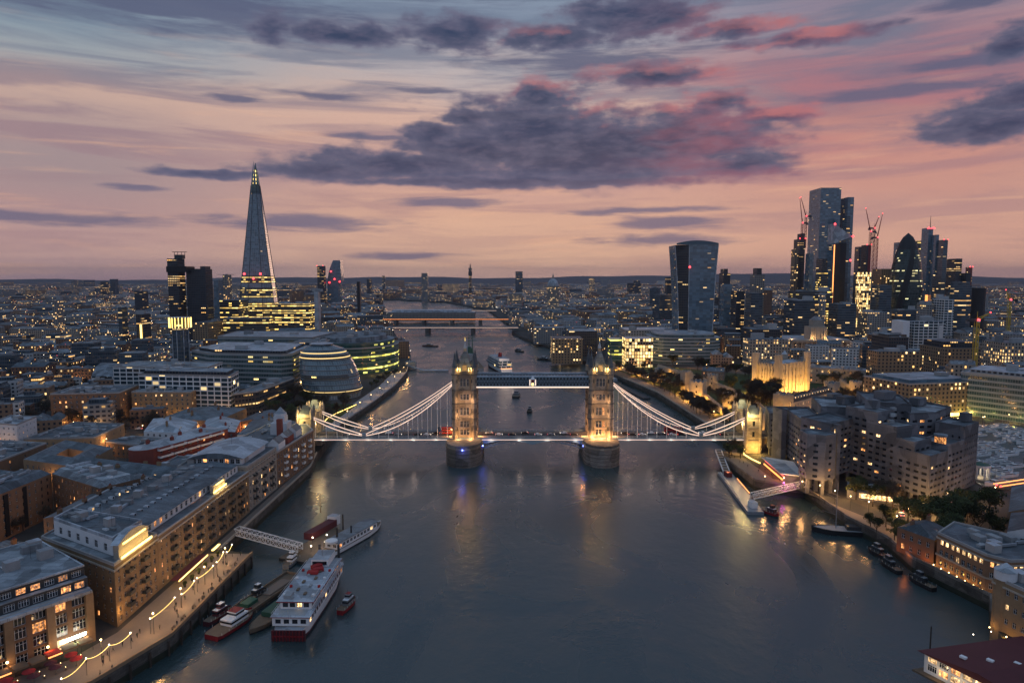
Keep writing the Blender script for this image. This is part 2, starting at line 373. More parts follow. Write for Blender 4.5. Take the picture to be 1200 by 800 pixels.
# ------------------------------------------------------------ mesh builder
class MB:
    def __init__(s): s.v = []; s.f = []; s.mi = []; s.uv = []; s.r = []; s.mats = []; s.rnd = None
    def mat(s, m):
        m = M[m] if isinstance(m, str) else m
        if m not in s.mats: s.mats.append(m)
        return s.mats.index(m)
    def face(s, pts, m, uv=None, rnd=None):
        i = len(s.v); s.v.extend(tuple(p) for p in pts); n = len(pts)
        s.f.append(tuple(range(i, i+n))); s.mi.append(s.mat(m))
        s.uv.extend(uv if uv else [(0, 0)]*n)
        s.r.append(rnd if rnd is not None else (s.rnd if s.rnd is not None else .5))
    def prism(s, poly, z0, z1, m, mt=None, mb=None, taper=None, rnd=None, u0=0.0, cap=True):
        """poly counter-clockwise; taper: function(x, y) -> (x, y) at the top"""
        if area(poly) < 0: poly = poly[::-1]
        top = [taper(*p) for p in poly] if taper else poly
        r = random.random() if rnd is None else rnd
        u = u0; n = len(poly)
        for i in range(n):
            a, b = poly[i], poly[(i+1) % n]; c, d = top[(i+1) % n], top[i]
            w = math.hypot(b[0]-a[0], b[1]-a[1])
            s.face([(a[0], a[1], z0), (b[0], b[1], z0), (c[0], c[1], z1), (d[0], d[1], z1)], m,
                   [(u, 0), (u+w, 0), (u+w, z1-z0), (u, z1-z0)], r)
            u += w
        if cap: s.face([(p[0], p[1], z1) for p in top], mt or m, None, r)
        if mb: s.face([(p[0], p[1], z0) for p in poly[::-1]], mb, None, r)
        return r
    def box(s, x, y, z, sx, sy, sz, m, rot=0.0, mt=None, rnd=None):
        """centre x, y; bottom z"""
        c, q = math.cos(rot), math.sin(rot)
        poly = [(x+c*dx-q*dy, y+q*dx+c*dy) for dx, dy in ((-sx/2,-sy/2),(sx/2,-sy/2),(sx/2,sy/2),(-sx/2,sy/2))]
        return s.prism(poly, z, z+sz, m, mt, m, rnd=rnd)
    def cyl(s, x, y, z0, z1, r0, r1, m, n=10, mt=None, rot=0.0, rnd=.5, sx=1.0):
        poly = [(x+sx*r0*math.cos(rot+2*math.pi*i/n), y+r0*math.sin(rot+2*math.pi*i/n)) for i in range(n)]
        top = [(x+sx*r1*math.cos(rot+2*math.pi*i/n), y+r1*math.sin(rot+2*math.pi*i/n)) for i in range(n)]
        dic = {poly[i]: top[i] for i in range(n)}
        s.prism(poly, z0, z1, m, mt, None, taper=lambda a, b: dic[(a, b)], rnd=rnd, cap=r1 > 1e-3)
    def bar(s, p0, p1, w, h, m):
        p0, p1 = Vector(p0), Vector(p1); d = (p1-p0)
        if d.length < 1e-6: return
        d.normalize(); sd = d.cross(Vector((0, 0, 1)))
        if sd.length < 1e-3: sd = Vector((1, 0, 0))
        sd.normalize(); up = sd.cross(d)
        a = [p0-sd*w/2-up*h/2, p0+sd*w/2-up*h/2, p0+sd*w/2+up*h/2, p0-sd*w/2+up*h/2]
        b = [q+(p1-p0) for q in a]
        for i in range(4):
            j = (i+1) % 4
            s.face([a[i], a[j], b[j], b[i]], m)
        s.face(a[::-1], m); s.face(b, m)
    def ball(s, x, y, z, r, m, n=6, k=4, sz=1.0):
        for j in range(k):
            t0, t1 = math.pi*j/k, math.pi*(j+1)/k
            for i in range(n):
                a0, a1 = 2*math.pi*i/n, 2*math.pi*(i+1)/n
                q = lambda t, a: (x+r*math.sin(t)*math.cos(a), y+r*math.sin(t)*math.sin(a), z-r*sz*math.cos(t))
                pts = [q(t0, a0), q(t0, a1), q(t1, a1), q(t1, a0)]
                if j == 0: pts = pts[1:]
                if j == k-1: pts = pts[:2]+pts[3:] if j else pts
                s.face(pts, m)
    def gable(s, poly, z, rise, m, over=.3, hip=0.0, mw=None):
        """ridge roof on a quad a-b-c-d, ridge parallel to a-b"""
        if area(poly) < 0: poly = [poly[0], poly[3], poly[2], poly[1]]; 
        a, b, c, d = [Vector((p[0], p[1], z)) for p in poly]
        if (b-a).length < (c-b).length: a, b, c, d = b, c, d, a
        e, f = (a+d)/2, (b+c)/2
        if hip: v = (f-e)*hip; e = e+v; f = f-v
        e = e+Vector((0, 0, rise)); f = f+Vector((0, 0, rise))
        s.face([a, b, f, e], m); s.face([c, d, e, f], m)
        s.face([b, c, f], mw or m); s.face([d, a, e], mw or m)
    def build(s, name, parent=None, smooth=False):
        me = bpy.data.meshes.new(name)
        me.from_pydata(s.v, [], s.f)
        for m in s.mats: me.materials.append(m)
        me.polygons.foreach_set('material_index', s.mi)
        uv = me.uv_layers.new(name='UVMap')
        flat = [c for q in s.uv for c in q]
        uv.data.foreach_set('uv', flat)
        at = me.attributes.new('rnd', 'FLOAT', 'FACE'); at.data.foreach_set('value', s.r)
        if smooth: me.polygons.foreach_set('use_smooth', [True]*len(s.f))
        o = bpy.data.objects.new(name, me); C.objects.link(o)
        if parent is not None:
            o.parent = parent; o.matrix_parent_inverse = Matrix.Translation(-parent.location) @ Matrix.Identity(4) if parent.rotation_euler.z == 0 else parent.matrix_basis.inverted()
        return o
def area(p): return .5*sum(p[i][0]*p[(i+1) % len(p)][1]-p[(i+1) % len(p)][0]*p[i][1] for i in range(len(p)))
def inset(poly, d):
    """shrink a convex-ish polygon by d"""
    if area(poly) < 0: poly = poly[::-1]
    n = len(poly); out = []
    for i in range(n):
        p0, p1, p2 = Vector(poly[i-1]), Vector(poly[i]), Vector(poly[(i+1) % n])
        e1 = (p1-p0).normalized(); e2 = (p2-p1).normalized()
        n1 = Vector((-e1.y, e1.x)); n2 = Vector((-e2.y, e2.x))
        bis = n1+n2; k = bis.length_squared
        out.append(tuple(p1+bis*(2*d/k) if k > .2 else p1+n1*d))
    return out
def tag(o, label=None, cat=None, group=None, kind=None):
    if label: o['label'] = label
    if cat: o['category'] = cat
    if group: o['group'] = group
    if kind: o['kind'] = kind
    return o
def thing(name, label, cat, loc=(0, 0, 0), group=None):
    o = bpy.data.objects.new(name, None); C.objects.link(o); o.location = loc
    o.empty_display_size = .1
    return tag(o, label, cat, group)
def copy_tree(o, loc=None, rz=None, label=None, parent=None):
    c = o.copy(); C.objects.link(c)
    if parent is not None: c.parent = parent
    for ch in list(o.children): copy_tree(ch, parent=c)
    if loc is not None: c.location = loc
    if rz is not None: c.rotation_euler = (0, 0, rz)
    if label: c['label'] = label
    return c
def lamp(loc, energy, col=(1,.55,.2), radius=.4, spot=None, parent=None, aim=None, name='light'):
    d = bpy.data.lights.new(name, 'SPOT' if spot else 'POINT'); d.energy = energy; d.color = col; d.shadow_soft_size = radius
    if spot: d.spot_size = R(spot); d.spot_blend = .7
    o = bpy.data.objects.new(name, d); C.objects.link(o); o.location = loc
    if aim is not None: o.rotation_euler = (Vector(aim)-Vector(loc)).to_track_quat('-Z', 'Y').to_euler()
    if parent is not None: o.parent = parent; o.matrix_parent_inverse = parent.matrix_basis.inverted() if parent.rotation_euler.z else Matrix.Translation(-parent.location)
    return o

# wall with real openings: solid grid + reveals; returns the places of the openings
def wall_open(mb, p0, p1, z0, z1, cols, rows, m, depth=.35, uv=True):
    """cols, rows: lists of (start, end) along the wall and above z0"""
    p0, p1 = Vector((p0[0], p0[1], 0)), Vector((p1[0], p1[1], 0))
    L = (p1-p0).length; d = (p1-p0)/L; nrm = Vector((d.y, -d.x, 0)); inn = -nrm*depth
    us = sorted({0.0, L, *[c for q in cols for c in q]}); vs = sorted({0.0, z1-z0, *[c for q in rows for c in q]})
    Q = lambda u, v: p0+d*u+Vector((0, 0, z0+v))
    isop = lambda a, b, lst: any(abs(a-q[0]) < 1e-6 and abs(b-q[1]) < 1e-6 for q in lst)
    for i in range(len(us)-1):
        co = isop(us[i], us[i+1], cols)
        if not co:
            mb.face([Q(us[i], 0), Q(us[i+1], 0), Q(us[i+1], z1-z0), Q(us[i], z1-z0)], m); continue
        for j in range(len(vs)-1):
            a, b, c, e = us[i], us[i+1], vs[j], vs[j+1]
            if isop(c, e, rows):
                for q in (((a,c),(b,c)), ((b,c),(b,e)), ((b,e),(a,e)), ((a,e),(a,c))):
                    s0, s1 = Q(*q[0]), Q(*q[1])
                    mb.face([s0, s1, s1+inn, s0+inn], m)
            else: mb.face([Q(a,c), Q(b,c), Q(b,e), Q(a,e)], m)
    out = []
    for a, b in cols:
        for c, e in rows:
            out.append((Q((a+b)/2, (c+e)/2)+inn*.8, b-a, e-c, d.copy(), nrm))
    return out
WIN_MESH = {}
def win_mesh(w, h, glow, slot=False):
    key = (round(w, 2), round(h, 2), glow, slot)
    if key not in WIN_MESH:
        mb = MB(); gm = {'d': 'glassd', 'w': 'warm', 'o': 'orange', 'y': 'yellow'}[glow]
        mb.face([(-w/2, 0, -h/2), (w/2, 0, -h/2), (w/2, 0, h/2), (-w/2, 0, h/2)], gm)
        f = 'metal' if slot else 'whitep'; y = -.06
        for a, b, c, e in ((-w/2, -w/2+.09, -h/2, h/2), (w/2-.09, w/2, -h/2, h/2), (-w/2, w/2, h/2-.09, h/2), (-w/2, w/2, -h/2, -h/2+.09), *([(-.04, .04, -h/2, h/2), (-w/2, w/2, h*.1, h*.1+.07)] if w < 2.2 else [(x_-.05, x_+.05, -h/2, h/2) for x_ in (-w/4, 0, w/4)]+[(-w/2, w/2, h*.18, h*.18+.08)])):
            mb.face([(a, y, c), (b, y, c), (b, y, e), (a, y, e)], f)
        o = mb.build('window'); me = o.data; bpy.data.objects.remove(o)
        WIN_MESH[key] = me
    return WIN_MESH[key]
def put_windows(root, ops, lit=.12, orange=.4, cap=100, rng=random, slot=False, toplit=False):
    """each opening's window is a part of its own; past 100 the farther rest goes into one part"""
    ops = sorted(ops, key=lambda o: (o[0]-cam.location).length)
    zt_ = max([o[0].z for o in ops] or [0])
    for i, (c, w, h, d, n) in enumerate(ops[:cap]):
        r = rng.random()*(.1 if toplit and c.z > zt_-1 else 6 if toplit else 1); g = ('o' if rng.random() < orange else 'w') if r < lit else 'd'
        o = bpy.data.objects.new('window', win_mesh(w, h, g, slot)); C.objects.link(o)
        o.parent = root; o.matrix_parent_inverse = Matrix.Translation(-root.location)
        o.location = c; o.rotation_euler = (0, 0, math.atan2(d.y, d.x))
    if ops[cap:]:
        mb = MB()
        for c, w, h, d, n in ops[cap:]:
            r = rng.random(); g = ('orange' if rng.random() < orange else 'warm') if r < lit else 'glassd'
            z = Vector((0, 0, h/2)); x = d*w/2
            mb.face([c-x-z, c+x-z, c+x+z, c-x+z], g)
        o = mb.build('window', root); o['kind'] = 'stuff'
def spans(L, n, w, margin=1.0):
    s = (L-2*margin)/n
    return [(margin+s*(i+.5)-w/2, margin+s*(i+.5)+w/2) for i in range(n)]

# ------------------------------------------------------------ river, land, hills
LEFT = [(-700,-60),(-330,30),(-170,110),(-109,168),(-100,192),(-99,252),(-113,256),(-112,372),(-117,402),(-119,430),(-123,482),(-117,574),(-114,660),(-117,753),(-134,900),(-160,1048),(-205,1210),(-241,1377),(-290,1600),(-355,1958),(-560,2810),(-900,3300)]
RIGHT = [(700,-60),(330,40),(160,130),(140,168),(143,190),(150,205),(158,217),(150,247),(152,268),(147,292),(147,334),(126,345),(124,392),(126,404),(136,414),(141,453),(139,498),(133,617),(116,708),(95,837),(64,1023),(20,1200),(0,1330),(0,1450),(-33,1789),(-85,2277),(-300,3000),(-900,3600)]
def in_poly(x, y, poly):
    c = False; n = len(poly)
    for i in range(n):
        x0, y0 = poly[i]; x1, y1 = poly[(i+1) % n]
        if (y0 > y) != (y1 > y) and x < (x1-x0)*(y-y0)/(y1-y0)+x0: c = not c
    return c
FAR = 17000
LEFTP = LEFT+[(-FAR, 3300), (-FAR, -60)]
RIGHTP = [(FAR, -60)]+RIGHT+[(-FAR, 3600), (-FAR, FAR), (FAR, FAR)]
GZ = 5.0
def land(name, poly, n_bank, first):
    mb = MB()
    pts = [Vector((p[0], p[1], GZ)) for p in poly]
    for tri in tessellate_polygon([pts]):
        q = [pts[i] for i in tri]
        if (q[1]-q[0]).cross(q[2]-q[0]).z < 0: q = q[::-1]
        mb.face(q, 'ground')
    return tag(mb.build(name), kind='structure')
land('ground', LEFTP, 0, 0); land('ground', RIGHTP, 0, 0)
mb = MB()
for line in (LEFT, RIGHT):
    for a, b in zip(line, line[1:]):
        mb.face([(a[0], a[1], -4), (b[0], b[1], -4), (b[0], b[1], 2.0), (a[0], a[1], 2.0)], 'weed'); mb.face([(a[0], a[1], 2.0), (b[0], b[1], 2.0), (b[0], b[1], GZ), (a[0], a[1], GZ)], 'quay')
q = tag(mb.build('river_bank'), kind='structure')
mb = MB(); mb.face([(-3000,-200,0),(3000,-200,0),(3000,5000,0),(-3000,5000,0)], 'water')
tag(mb.build('river_water'), kind='structure')
def ribbon(mb, pts, w, z, m, side=0.0):
    """flat strip along a line; side shifts it to the left"""
    P_ = [Vector((p[0], p[1])) for p in pts]; L_, R_ = [], []
    for i, p in enumerate(P_):
        d = (P_[min(i+1, len(P_)-1)]-P_[max(i-1, 0)]).normalized(); n = Vector((-d.y, d.x))
        L_.append(p+n*(side+w/2)); R_.append(p+n*(side-w/2))
    for i in range(len(P_)-1):
        zz = z if not callable(z) else None
        z0, z1 = (z, z) if zz is not None else (z(i), z(i+1))
        mb.face([(R_[i].x, R_[i].y, z0), (R_[i+1].x, R_[i+1].y, z1), (L_[i+1].x, L_[i+1].y, z1), (L_[i].x, L_[i].y, z0)], m)
def wall_line(mb, pts, w, z0, z1, m, side=0.0):
    P_ = [Vector((p[0], p[1])) for p in pts]; L_, R_ = [], []
    for i, p in enumerate(P_):
        d = (P_[min(i+1, len(P_)-1)]-P_[max(i-1, 0)]).normalized(); n = Vector((-d.y, d.x))
        L_.append(p+n*(side+w/2)); R_.append(p+n*(side-w/2))
    for i in range(len(P_)-1):
        a, b, c, d = R_[i], R_[i+1], L_[i+1], L_[i]
        mb.face([(*a, z0), (*b, z0), (*b, z1), (*a, z1)], m); mb.face([(*c, z0), (*d, z0), (*d, z1), (*c, z1)], m)
        mb.face([(*a, z1), (*b, z1), (*c, z1), (*d, z1)], m)
# promenades along the banks
mb = MB(); ribbon(mb, LEFT[2:6], 17, GZ+.02, 'pave', 9); tag(mb.build('promenade'), kind='structure')
mb = MB(); ribbon(mb, LEFT[6:9], 3.6, GZ+.02, 'pave', 2.2); tag(mb.build('promenade'), kind='structure')
mb = MB(); ribbon(mb, LEFT[9:14], 14, GZ+.02, 'concl', 8); tag(mb.build('promenade'), kind='structure')
mb = MB(); ribbon(mb, RIGHT[13:19], 12, GZ+.02, 'pave', -7); tag(mb.build('promenade'), kind='structure')
mb = MB(); ribbon(mb, RIGHT[5:13], 11, GZ+.02, 'pave', -6); tag(mb.build('promenade'), kind='structure')
def embank(line, label, h=1.1, m='stonew', side=.3):
    mb = MB(); wall_line(mb, line, .6, GZ, GZ+h, m, side)
    tag(mb.build('embankment_parapet'), label, 'parapet', 'parapets along the river edge')
embank(LEFT[2:6], 'brick parapet along the lamp-lit promenade below the warehouses', 1.0, 'brickw')
embank(LEFT[6:9], 'low parapet between warehouse fronts and the river', .9, 'stonew')
embank(LEFT[9:15], 'pale parapet curving along the riverside past the ovoid glass hall', 1.1, 'concl')
embank(RIGHT[14:19], 'stone parapet on the quay in front of the castle walls', 1.1, 'stonew', -.3)
embank(RIGHT[8:13], 'parapet around the square quay beside the pier gangway', 1.0, 'stoned', -.3)
embank(RIGHT[5:9], 'dark parapet in front of the arched brick riverside house', 1.0, 'stoned', -.3)
# hills on the horizon
mb = MB(); N = 90; prev = None
for i in range(N+1):
    a = R(-52+104*i/N); s = math.sin
    zt = 84+18*s(i*.21+1)+10*s(i*.53)+7*s(i*1.3)+(56*math.exp(-((i-60)/17)**2)) + 18*(i/N)
    rows = []
    for dist, f in ((9500, .0), (11500, .45), (13000, 1.0), (16500, .6)):
        rows.append((dist*math.sin(a), dist*math.cos(a), GZ+.5+(zt-GZ)*f))
    if prev:
        for k in range(3): mb.face([prev[k], rows[k], rows[k+1], prev[k+1]], 'ground')
    prev = rows
tag(mb.build('hills'), kind='structure')
def asphalt(pts, w, z=GZ+.012):
    mb = MB(); ribbon(mb, pts, w, z, 'asphalt'); 
    return tag(mb.build('road'), kind='structure')

# ------------------------------------------------------------ the bridge with two towers
TX = [-28.6, 53.4]; BY = 414.0; DZ = 13.5
YN, YF = BY-9.3, BY+9.3
bridge = thing('suspension_bridge', 'stone bridge with two spired towers, lit chains and high walkways over the river', 'bridge', (12.7, BY, 0))
def spire(mb, x, y, z, r, h, m, n=8, fin=True):
    mb.cyl(x, y, z, z+h, r, .06, m, n)
    if fin: mb.cyl(x, y, z+h, z+h+1.8, .12, .04, 'yellow' if False else 'steel', 4)
for ti, tx in enumerate(TX):
    # pier with pointed cutwaters
    mb = MB(); hw = 10.6; fy = 25
    poly = []
    for k in range(9):
        a = math.pi*k/8; poly.append((tx-hw*math.cos(a+math.pi)*-1 if False else tx+hw*math.cos(-a), BY-fy+9-9*1.25*math.sin(a) if False else BY-15-13*math.sin(a)))
    for k in range(9):
        a = math.pi*k/8; poly.append((tx-hw*math.cos(-a), BY+15+13*math.sin(a)))
    if area(poly) < 0: poly = poly[::-1]
    mb.prism(poly, -4, 10.6, 'stoned', 'towerstone'); mb.prism(inset(poly, -.5), 10.6, 11.4, 'towerstone', 'towerstone', 'towerstone')
    mb.prism(inset(poly, .2), 11.4, 12.9, 'stoned', 'stoned')
    for z in (1.2, 3.4, 5.6, 7.8):
        mb.prism(inset(poly, -.12), z, z+.25, 'quay', 'quay', 'quay')
    mb.build('pier', bridge)
    # tower body: shaft with arch, corner turrets
    mb = MB(); X, Yd = 5.7, 7.6
    z0, zt = 12.8, 52.0
    levels = [(z0, 25.2), (25.2, 34.4), (34.4, 42.6), (42.6, zt)]
    ops = []
    corners = [(tx-X, BY-Yd), (tx+X, BY-Yd), (tx+X, BY+Yd), (tx-X, BY+Yd)]
    for i in range(4):
        a, b = corners[i], corners[(i+1) % 4]; L = math.dist(a, b)
        front = i in (0, 2)
        for k, (za, zb) in enumerate(levels):
            h = zb-za
            if front:
                cols = [(L/2-2.6, L/2-1.2), (L/2-.75, L/2+.75), (L/2+1.2, L/2+2.6)] if k else [(L/2-2.7, L/2-1.1), (L/2-.8, L/2+.8), (L/2+1.1, L/2+2.7)]
                rows = [(2.0, h-2.6)] if k else [(2.2, 5.6), (7.0, 10.8)]
            else:
                if k == 0: cols, rows = [(L/2-4.3, L/2+4.3)], [(.7, 8.6)]
                else: cols, rows = [(L/2-3.4, L/2-1.4), (L/2-1.0, L/2+1.0), (L/2+1.4, L/2+3.4)], [(2.0, h-2.6)]
            o = wall_open(mb, a, b, za, zb, cols, rows, 'towerstone', .5)
            if front or k: ops += o
        for za, zb in levels:
            pass
    for za, zb in levels[1:]+[(zt, 0)]:
        mb.box(tx, BY, za-.35, 2*X+1.0, 2*Yd+1.0, .7, 'stoned')
        for sx in (-1, 1):
            for sy in (-1, 1): mb.cyl(tx+sx*X, BY+sy*Yd, za-.4, za+.4, 2.25, 2.25, 'stoned', 8)
    mb.box(tx, BY, zt, 2*X+.6, 2*Yd+.6, 1.5, 'towerstone')
    for k in range(7):
        for sy in (-1, 1): mb.box(tx-X+1.3+k*1.45, BY+sy*(Yd+.3), zt+1.5, .8, .5, .8, 'towerstone')
    mb.build('tower_shaft', bridge)
    sh = bridge.children[-1]
    put_windows(bridge, [(c, w, h, d, n) for c, w, h, d, n in ops], .12, .8, 100, random.Random(ti))
    for sx in (-1, 1):
        for sy in (-1, 1):
            mb = MB(); x, y = tx+sx*X, BY+sy*Yd
            mb.cyl(x, y, z0, zt+3.5, 1.85, 1.85, 'towerstone', 8); mb.cyl(x, y, zt+3.5, zt+4.2, 2.1, 2.1, 'towerstone', 8)
            for a in range(4):
                an = math.pi/4+a*math.pi/2
                for zz in (18, 29, 38, 47): mb.box(x+1.75*math.cos(an), y+1.75*math.sin(an), zz, .5, .5, 2.2, 'metal', an)
            t_ = mb.build('turret', bridge)
            mb = MB(); spire(mb, x, y, zt+4.2, 1.8, 9.6, 'slate')
            s_ = mb.build('turret_spire', t_)
    mb = MB()   # central roof
    mb.prism([(tx-4.2, BY-5.6), (tx+4.2, BY-5.6), (tx+4.2, BY+5.6), (tx-4.2, BY+5.6)], zt+1.5, zt+13, 'slate', 'slate', taper=lambda a, b, tx=tx: (tx+(a-tx)*.28, BY+(b-BY)*.22))
    for k in range(4):
        a = k*math.pi/2; dx, dy = math.cos(a), math.sin(a)
        x, y = tx+dx*3.7, BY+dy*4.8
        mb.box(x, y, zt+1.4, 2.6 if dy else 1.6, 1.6 if dy else 2.6, 4.0, 'towerstone'); mb.cyl(x, y, zt+5.4, zt+8.0, 1.6, .05, 'slate', 4, rot=math.pi/4)
    mb.cyl(tx, BY, zt+13, zt+15, 1.1, .9, 'towerstone', 8); mb.cyl(tx, BY, zt+15, zt+19.5, 1.1, .06, 'lead', 8)
    mb.cyl(tx, BY, zt+19.5, zt+21.6, .1, .04, 'yellow', 4)
    mb.build('tower_roof', bridge)
    for sx in (-1, 1):       # floodlights on the roof and round the foot of the tower
        lamp((tx+sx*3.6, BY-Yd-1.2, zt+3.2), 1000, (1, .62, .20), .3, parent=bridge, name='floodlight')
        lamp((tx+sx*(X+3.6), BY-5, DZ+1.6), 5200 if ti else 3000, (1, .44, .14), .4, parent=bridge, name='floodlight')
    for k in range(3 if ti else 2):
        lamp((tx+(k-1 if ti else (k-.5)*1.6)*4.6, BY-Yd-3.6, DZ+.6), 2300 if ti else 1200, (1, .50, .17), .4, parent=bridge, name='floodlight')
    lamp((tx, BY, DZ+6), 3000, (1, .6, .3), .5, parent=bridge, name='archway_light')
    for sx in (-1, 1):
        for zz in (26.5, 36): lamp((tx+sx*3.4, BY-Yd-3.0, zz), 420 if ti else 560, (1, .56, .26), .4, parent=bridge, name='ledge_light')
    mb = MB()
    for sx in (-1, 1): mb.box(tx+sx*2.6, BY-Yd-.9, zt+1.8, .35, .35, 2.2, 'yellow')
    mb.build('floodlight', bridge)
# blue lamps on the piers
for bx, by, bz in ((-28.6, BY-28.6, 11.0), (-17.5, BY-12, 9.5), (42.8, BY-12, 9.5)):
    mb = MB(); mb.ball(bx, by, bz, .55, 'bluel'); mb.build('blue_lamp', bridge)
    lamp((bx, by-.9, bz), 380, (.1, .15, 1), .3, parent=bridge, name='blue_light')
# side span decks and central bascules
AX = [-124.0, 144.5]
def deck(x0, x1, name, arch=0.0):
    mb = MB(); n = 16
    for i in range(n):
        a, b = x0+(x1-x0)*i/n, x0+(x1-x0)*(i+1)/n
        ta, tb = (i/n*2-1), ((i+1)/n*2-1)
        za, zb = DZ+arch*(1-ta*ta), DZ+arch*(1-tb*tb)
        da, db = (1.6+2.6*ta*ta, 1.6+2.6*tb*tb) if arch else (1.7, 1.7)
        Y0, Y1 = BY-9, BY+9
        mb.face([(a, Y0, za), (b, Y0, zb), (b, Y1, zb), (a, Y1, za)], 'asphalt')
        mb.face([(a, Y0, za-da), (b, Y0, zb-db), (b, Y0, zb), (a, Y0, za)], 'bluesteel')
        mb.face([(b, Y1, zb-db), (a, Y1, za-da), (a, Y1, za), (b, Y1, zb)], 'bluesteel')
        mb.face([(a, Y1, za-da), (b, Y1, zb-db), (b, Y0, zb-db), (a, Y0, za-da)], 'metal')
        for y in (BY-5.6, BY+5.6): mb.face([(a, y-1.6, za+.13), (b, y-1.6, zb+.13), (b, y+1.6, zb+.13), (a, y+1.6, za+.13)], 'pave')
        for y in (BY-4, BY+4): mb.face([(a, y, za), (b, y, zb), (b, y, zb+.13), (a, y, za+.13)], 'pave')
        mb.bar((a, BY-.1, za+.012), (a+(b-a)*.5, BY-.1, za+.012), .14, .01, 'whitep')
    return mb.build(name, bridge)
def rail(x0, x1, arch=0.0, m='bluesteel'):
    mb = MB(); n = max(8, int(abs(x1-x0)/2))
    zf = lambda x: DZ+arch*(1-((x-x0)/(x1-x0)*2-1)**2)
    for y in (BY-8.9, BY+8.9):
        for i in range(n):
            a, b = x0+(x1-x0)*i/n, x0+(x1-x0)*(i+1)/n
            mb.bar((a, y, zf(a)+1.2), (b, y, zf(b)+1.2), .16, .14, m); mb.bar((a, y, zf(a)+.25), (b, y, zf(b)+.25), .12, .2, m)
            mb.bar((a, y, zf(a)), (a, y, zf(a)+1.3), .16, .16, m)
            mb.bar((a, y, zf(a)+.3), (b, y, zf(b)+1.1), .07, .07, m); mb.bar((b, y, zf(b)+.3), (a, y, zf(a)+1.1), .07, .07, m)
    return mb.build('railing', bridge)
def strip(x0, x1, arch=0.0, y=BY-9.1, dz=-1.1, m='pinkwhite', n=16, h=.32):
    mb = MB(); zf = lambda x: DZ+dz+arch*(1-((x-x0)/(x1-x0)*2-1)**2)
    for i in range(n):
        a, b = x0+(x1-x0)*i/n, x0+(x1-x0)*(i+1)/n
        mb.bar((a, y, zf(a)), (b, y, zf(b)), .12, h, m)
    return mb.build('light_strip', bridge)
deck(AX[0]+3, TX[0]-7.5, 'roadway'); deck(TX[1]+7.5, AX[1]-3, 'roadway')
deck(TX[0]-7.5, TX[0]+7.5, 'roadway'); deck(TX[1]-7.5, TX[1]+7.5, 'roadway')
mid = sum(TX)/2
deck(TX[0]+10.4, mid, 'bascule', .01); deck(mid, TX[1]-10.4, 'bascule', .01)
deck(TX[0]+7.5, TX[0]+10.4, 'roadway'); deck(TX[1]-10.4, TX[1]-7.5, 'roadway')
for a, b in ((AX[0]+3, TX[0]-7.5), (TX[0]+7.5, TX[1]-7.5), (TX[1]+7.5, AX[1]-3)):
    rail(a, b); strip(a, b); strip(a, b, 0, BY+9.1)
for a, b in ((AX[0]+3, TX[0]-10.5), (TX[1]+10.5, AX[1]-3)):
    for k in range(6):
        x = a+(b-a)*(k+.5)/6
        lamp((x, BY-10.2, DZ-1.6), 160, (1, .70, .55), .5, parent=bridge, name='deck_light')
for k in range(4): lamp((TX[0]+16+k*17, BY-10.2, DZ-1.6), 160, (1, .70, .55), .5, parent=bridge, name='deck_light')
# bascule bracing below
mb = MB()
for y in (BY-7, BY, BY+7):
    for x0, x1 in ((TX[0]+10.4, mid), (TX[1]-10.4, mid)):
        pr = None
        for i in range(9):
            x = x0+(x1-x0)*i/8; z = DZ-1.8-5.2*(1-i/8)**2
            if pr:
                mb.bar(pr, (x, y, z), .35, .5, 'bluesteel'); mb.bar((x, y, z), (x, y, DZ-1.7), .25, .25, 'bluesteel'); mb.bar(pr, (x, y, DZ-1.7), .2, .2, 'bluesteel')
            pr = (x, y, z)
mb.build('bascule_truss', bridge)
# high walkways
WZ0, WZ1 = 45.2, 50.6
for y in (BY-6.6, BY+6.6):
    mb = MB(); x0, x1 = TX[0]+7.0, TX[1]-7.0; n = 34
    mb.box((x0+x1)/2, y, WZ0-.5, x1-x0, 3.4, .6, 'bluesteel'); mb.box((x0+x1)/2, y, WZ1-.4, x1-x0, 3.6, .5, 'bluesteel'); mb.box((x0+x1)/2, y, WZ1+.1, x1-x0, 2.6, .5, 'lead')
    mb.box((x0+x1)/2, y, WZ0+.1, x1-x0, 1.6, WZ1-WZ0-.5, 'metal')
    for s in (-1.6, 1.6):
        for i in range(n):
            a, b = x0+(x1-x0)*i/n, x0+(x1-x0)*(i+1)/n
            mb.bar((a, y+s, WZ0), (b, y+s, WZ1-.4), .22, .22, 'bluesteel'); mb.bar((b, y+s, WZ0), (a, y+s, WZ1-.4), .22, .22, 'bluesteel')
            mb.bar((a, y+s, WZ0), (a, y+s, WZ1), .2, .2, 'bluesteel')
        mb.bar((x0, y+s, (WZ0+WZ1)/2), (x1, y+s, (WZ0+WZ1)/2), .22, .3, 'bluesteel')
    w = mb.build('walkway', bridge)
    mb = MB(); mb.box((x0+x1)/2, y-1.85, WZ0-1.15, x1-x0, .12, .62, 'white_l'); mb.build('light_strip', w)
mb = MB()
mb.box(mid, BY-8.6, WZ0-.2, 4.4, .35, 4.2, 'whitep'); mb.cyl(mid, BY-8.6, WZ0+4.0, WZ0+5.8, 1.7, .2, 'whitep', 6)
mb.box(mid-1.7, BY-8.82, WZ0+.2, .4, .1, 3.6, 'white_l'); mb.box(mid+1.7, BY-8.82, WZ0+.2, .4, .1, 3.6, 'white_l'); mb.box(mid, BY-8.82, WZ0+.2, 1.1, .1, 1.5, 'yellow'); mb.box(mid, BY-8.82, WZ0+2.2, 1.6, .1, 1.7, 'redp')
mb.build('coat_of_arms', bridge)
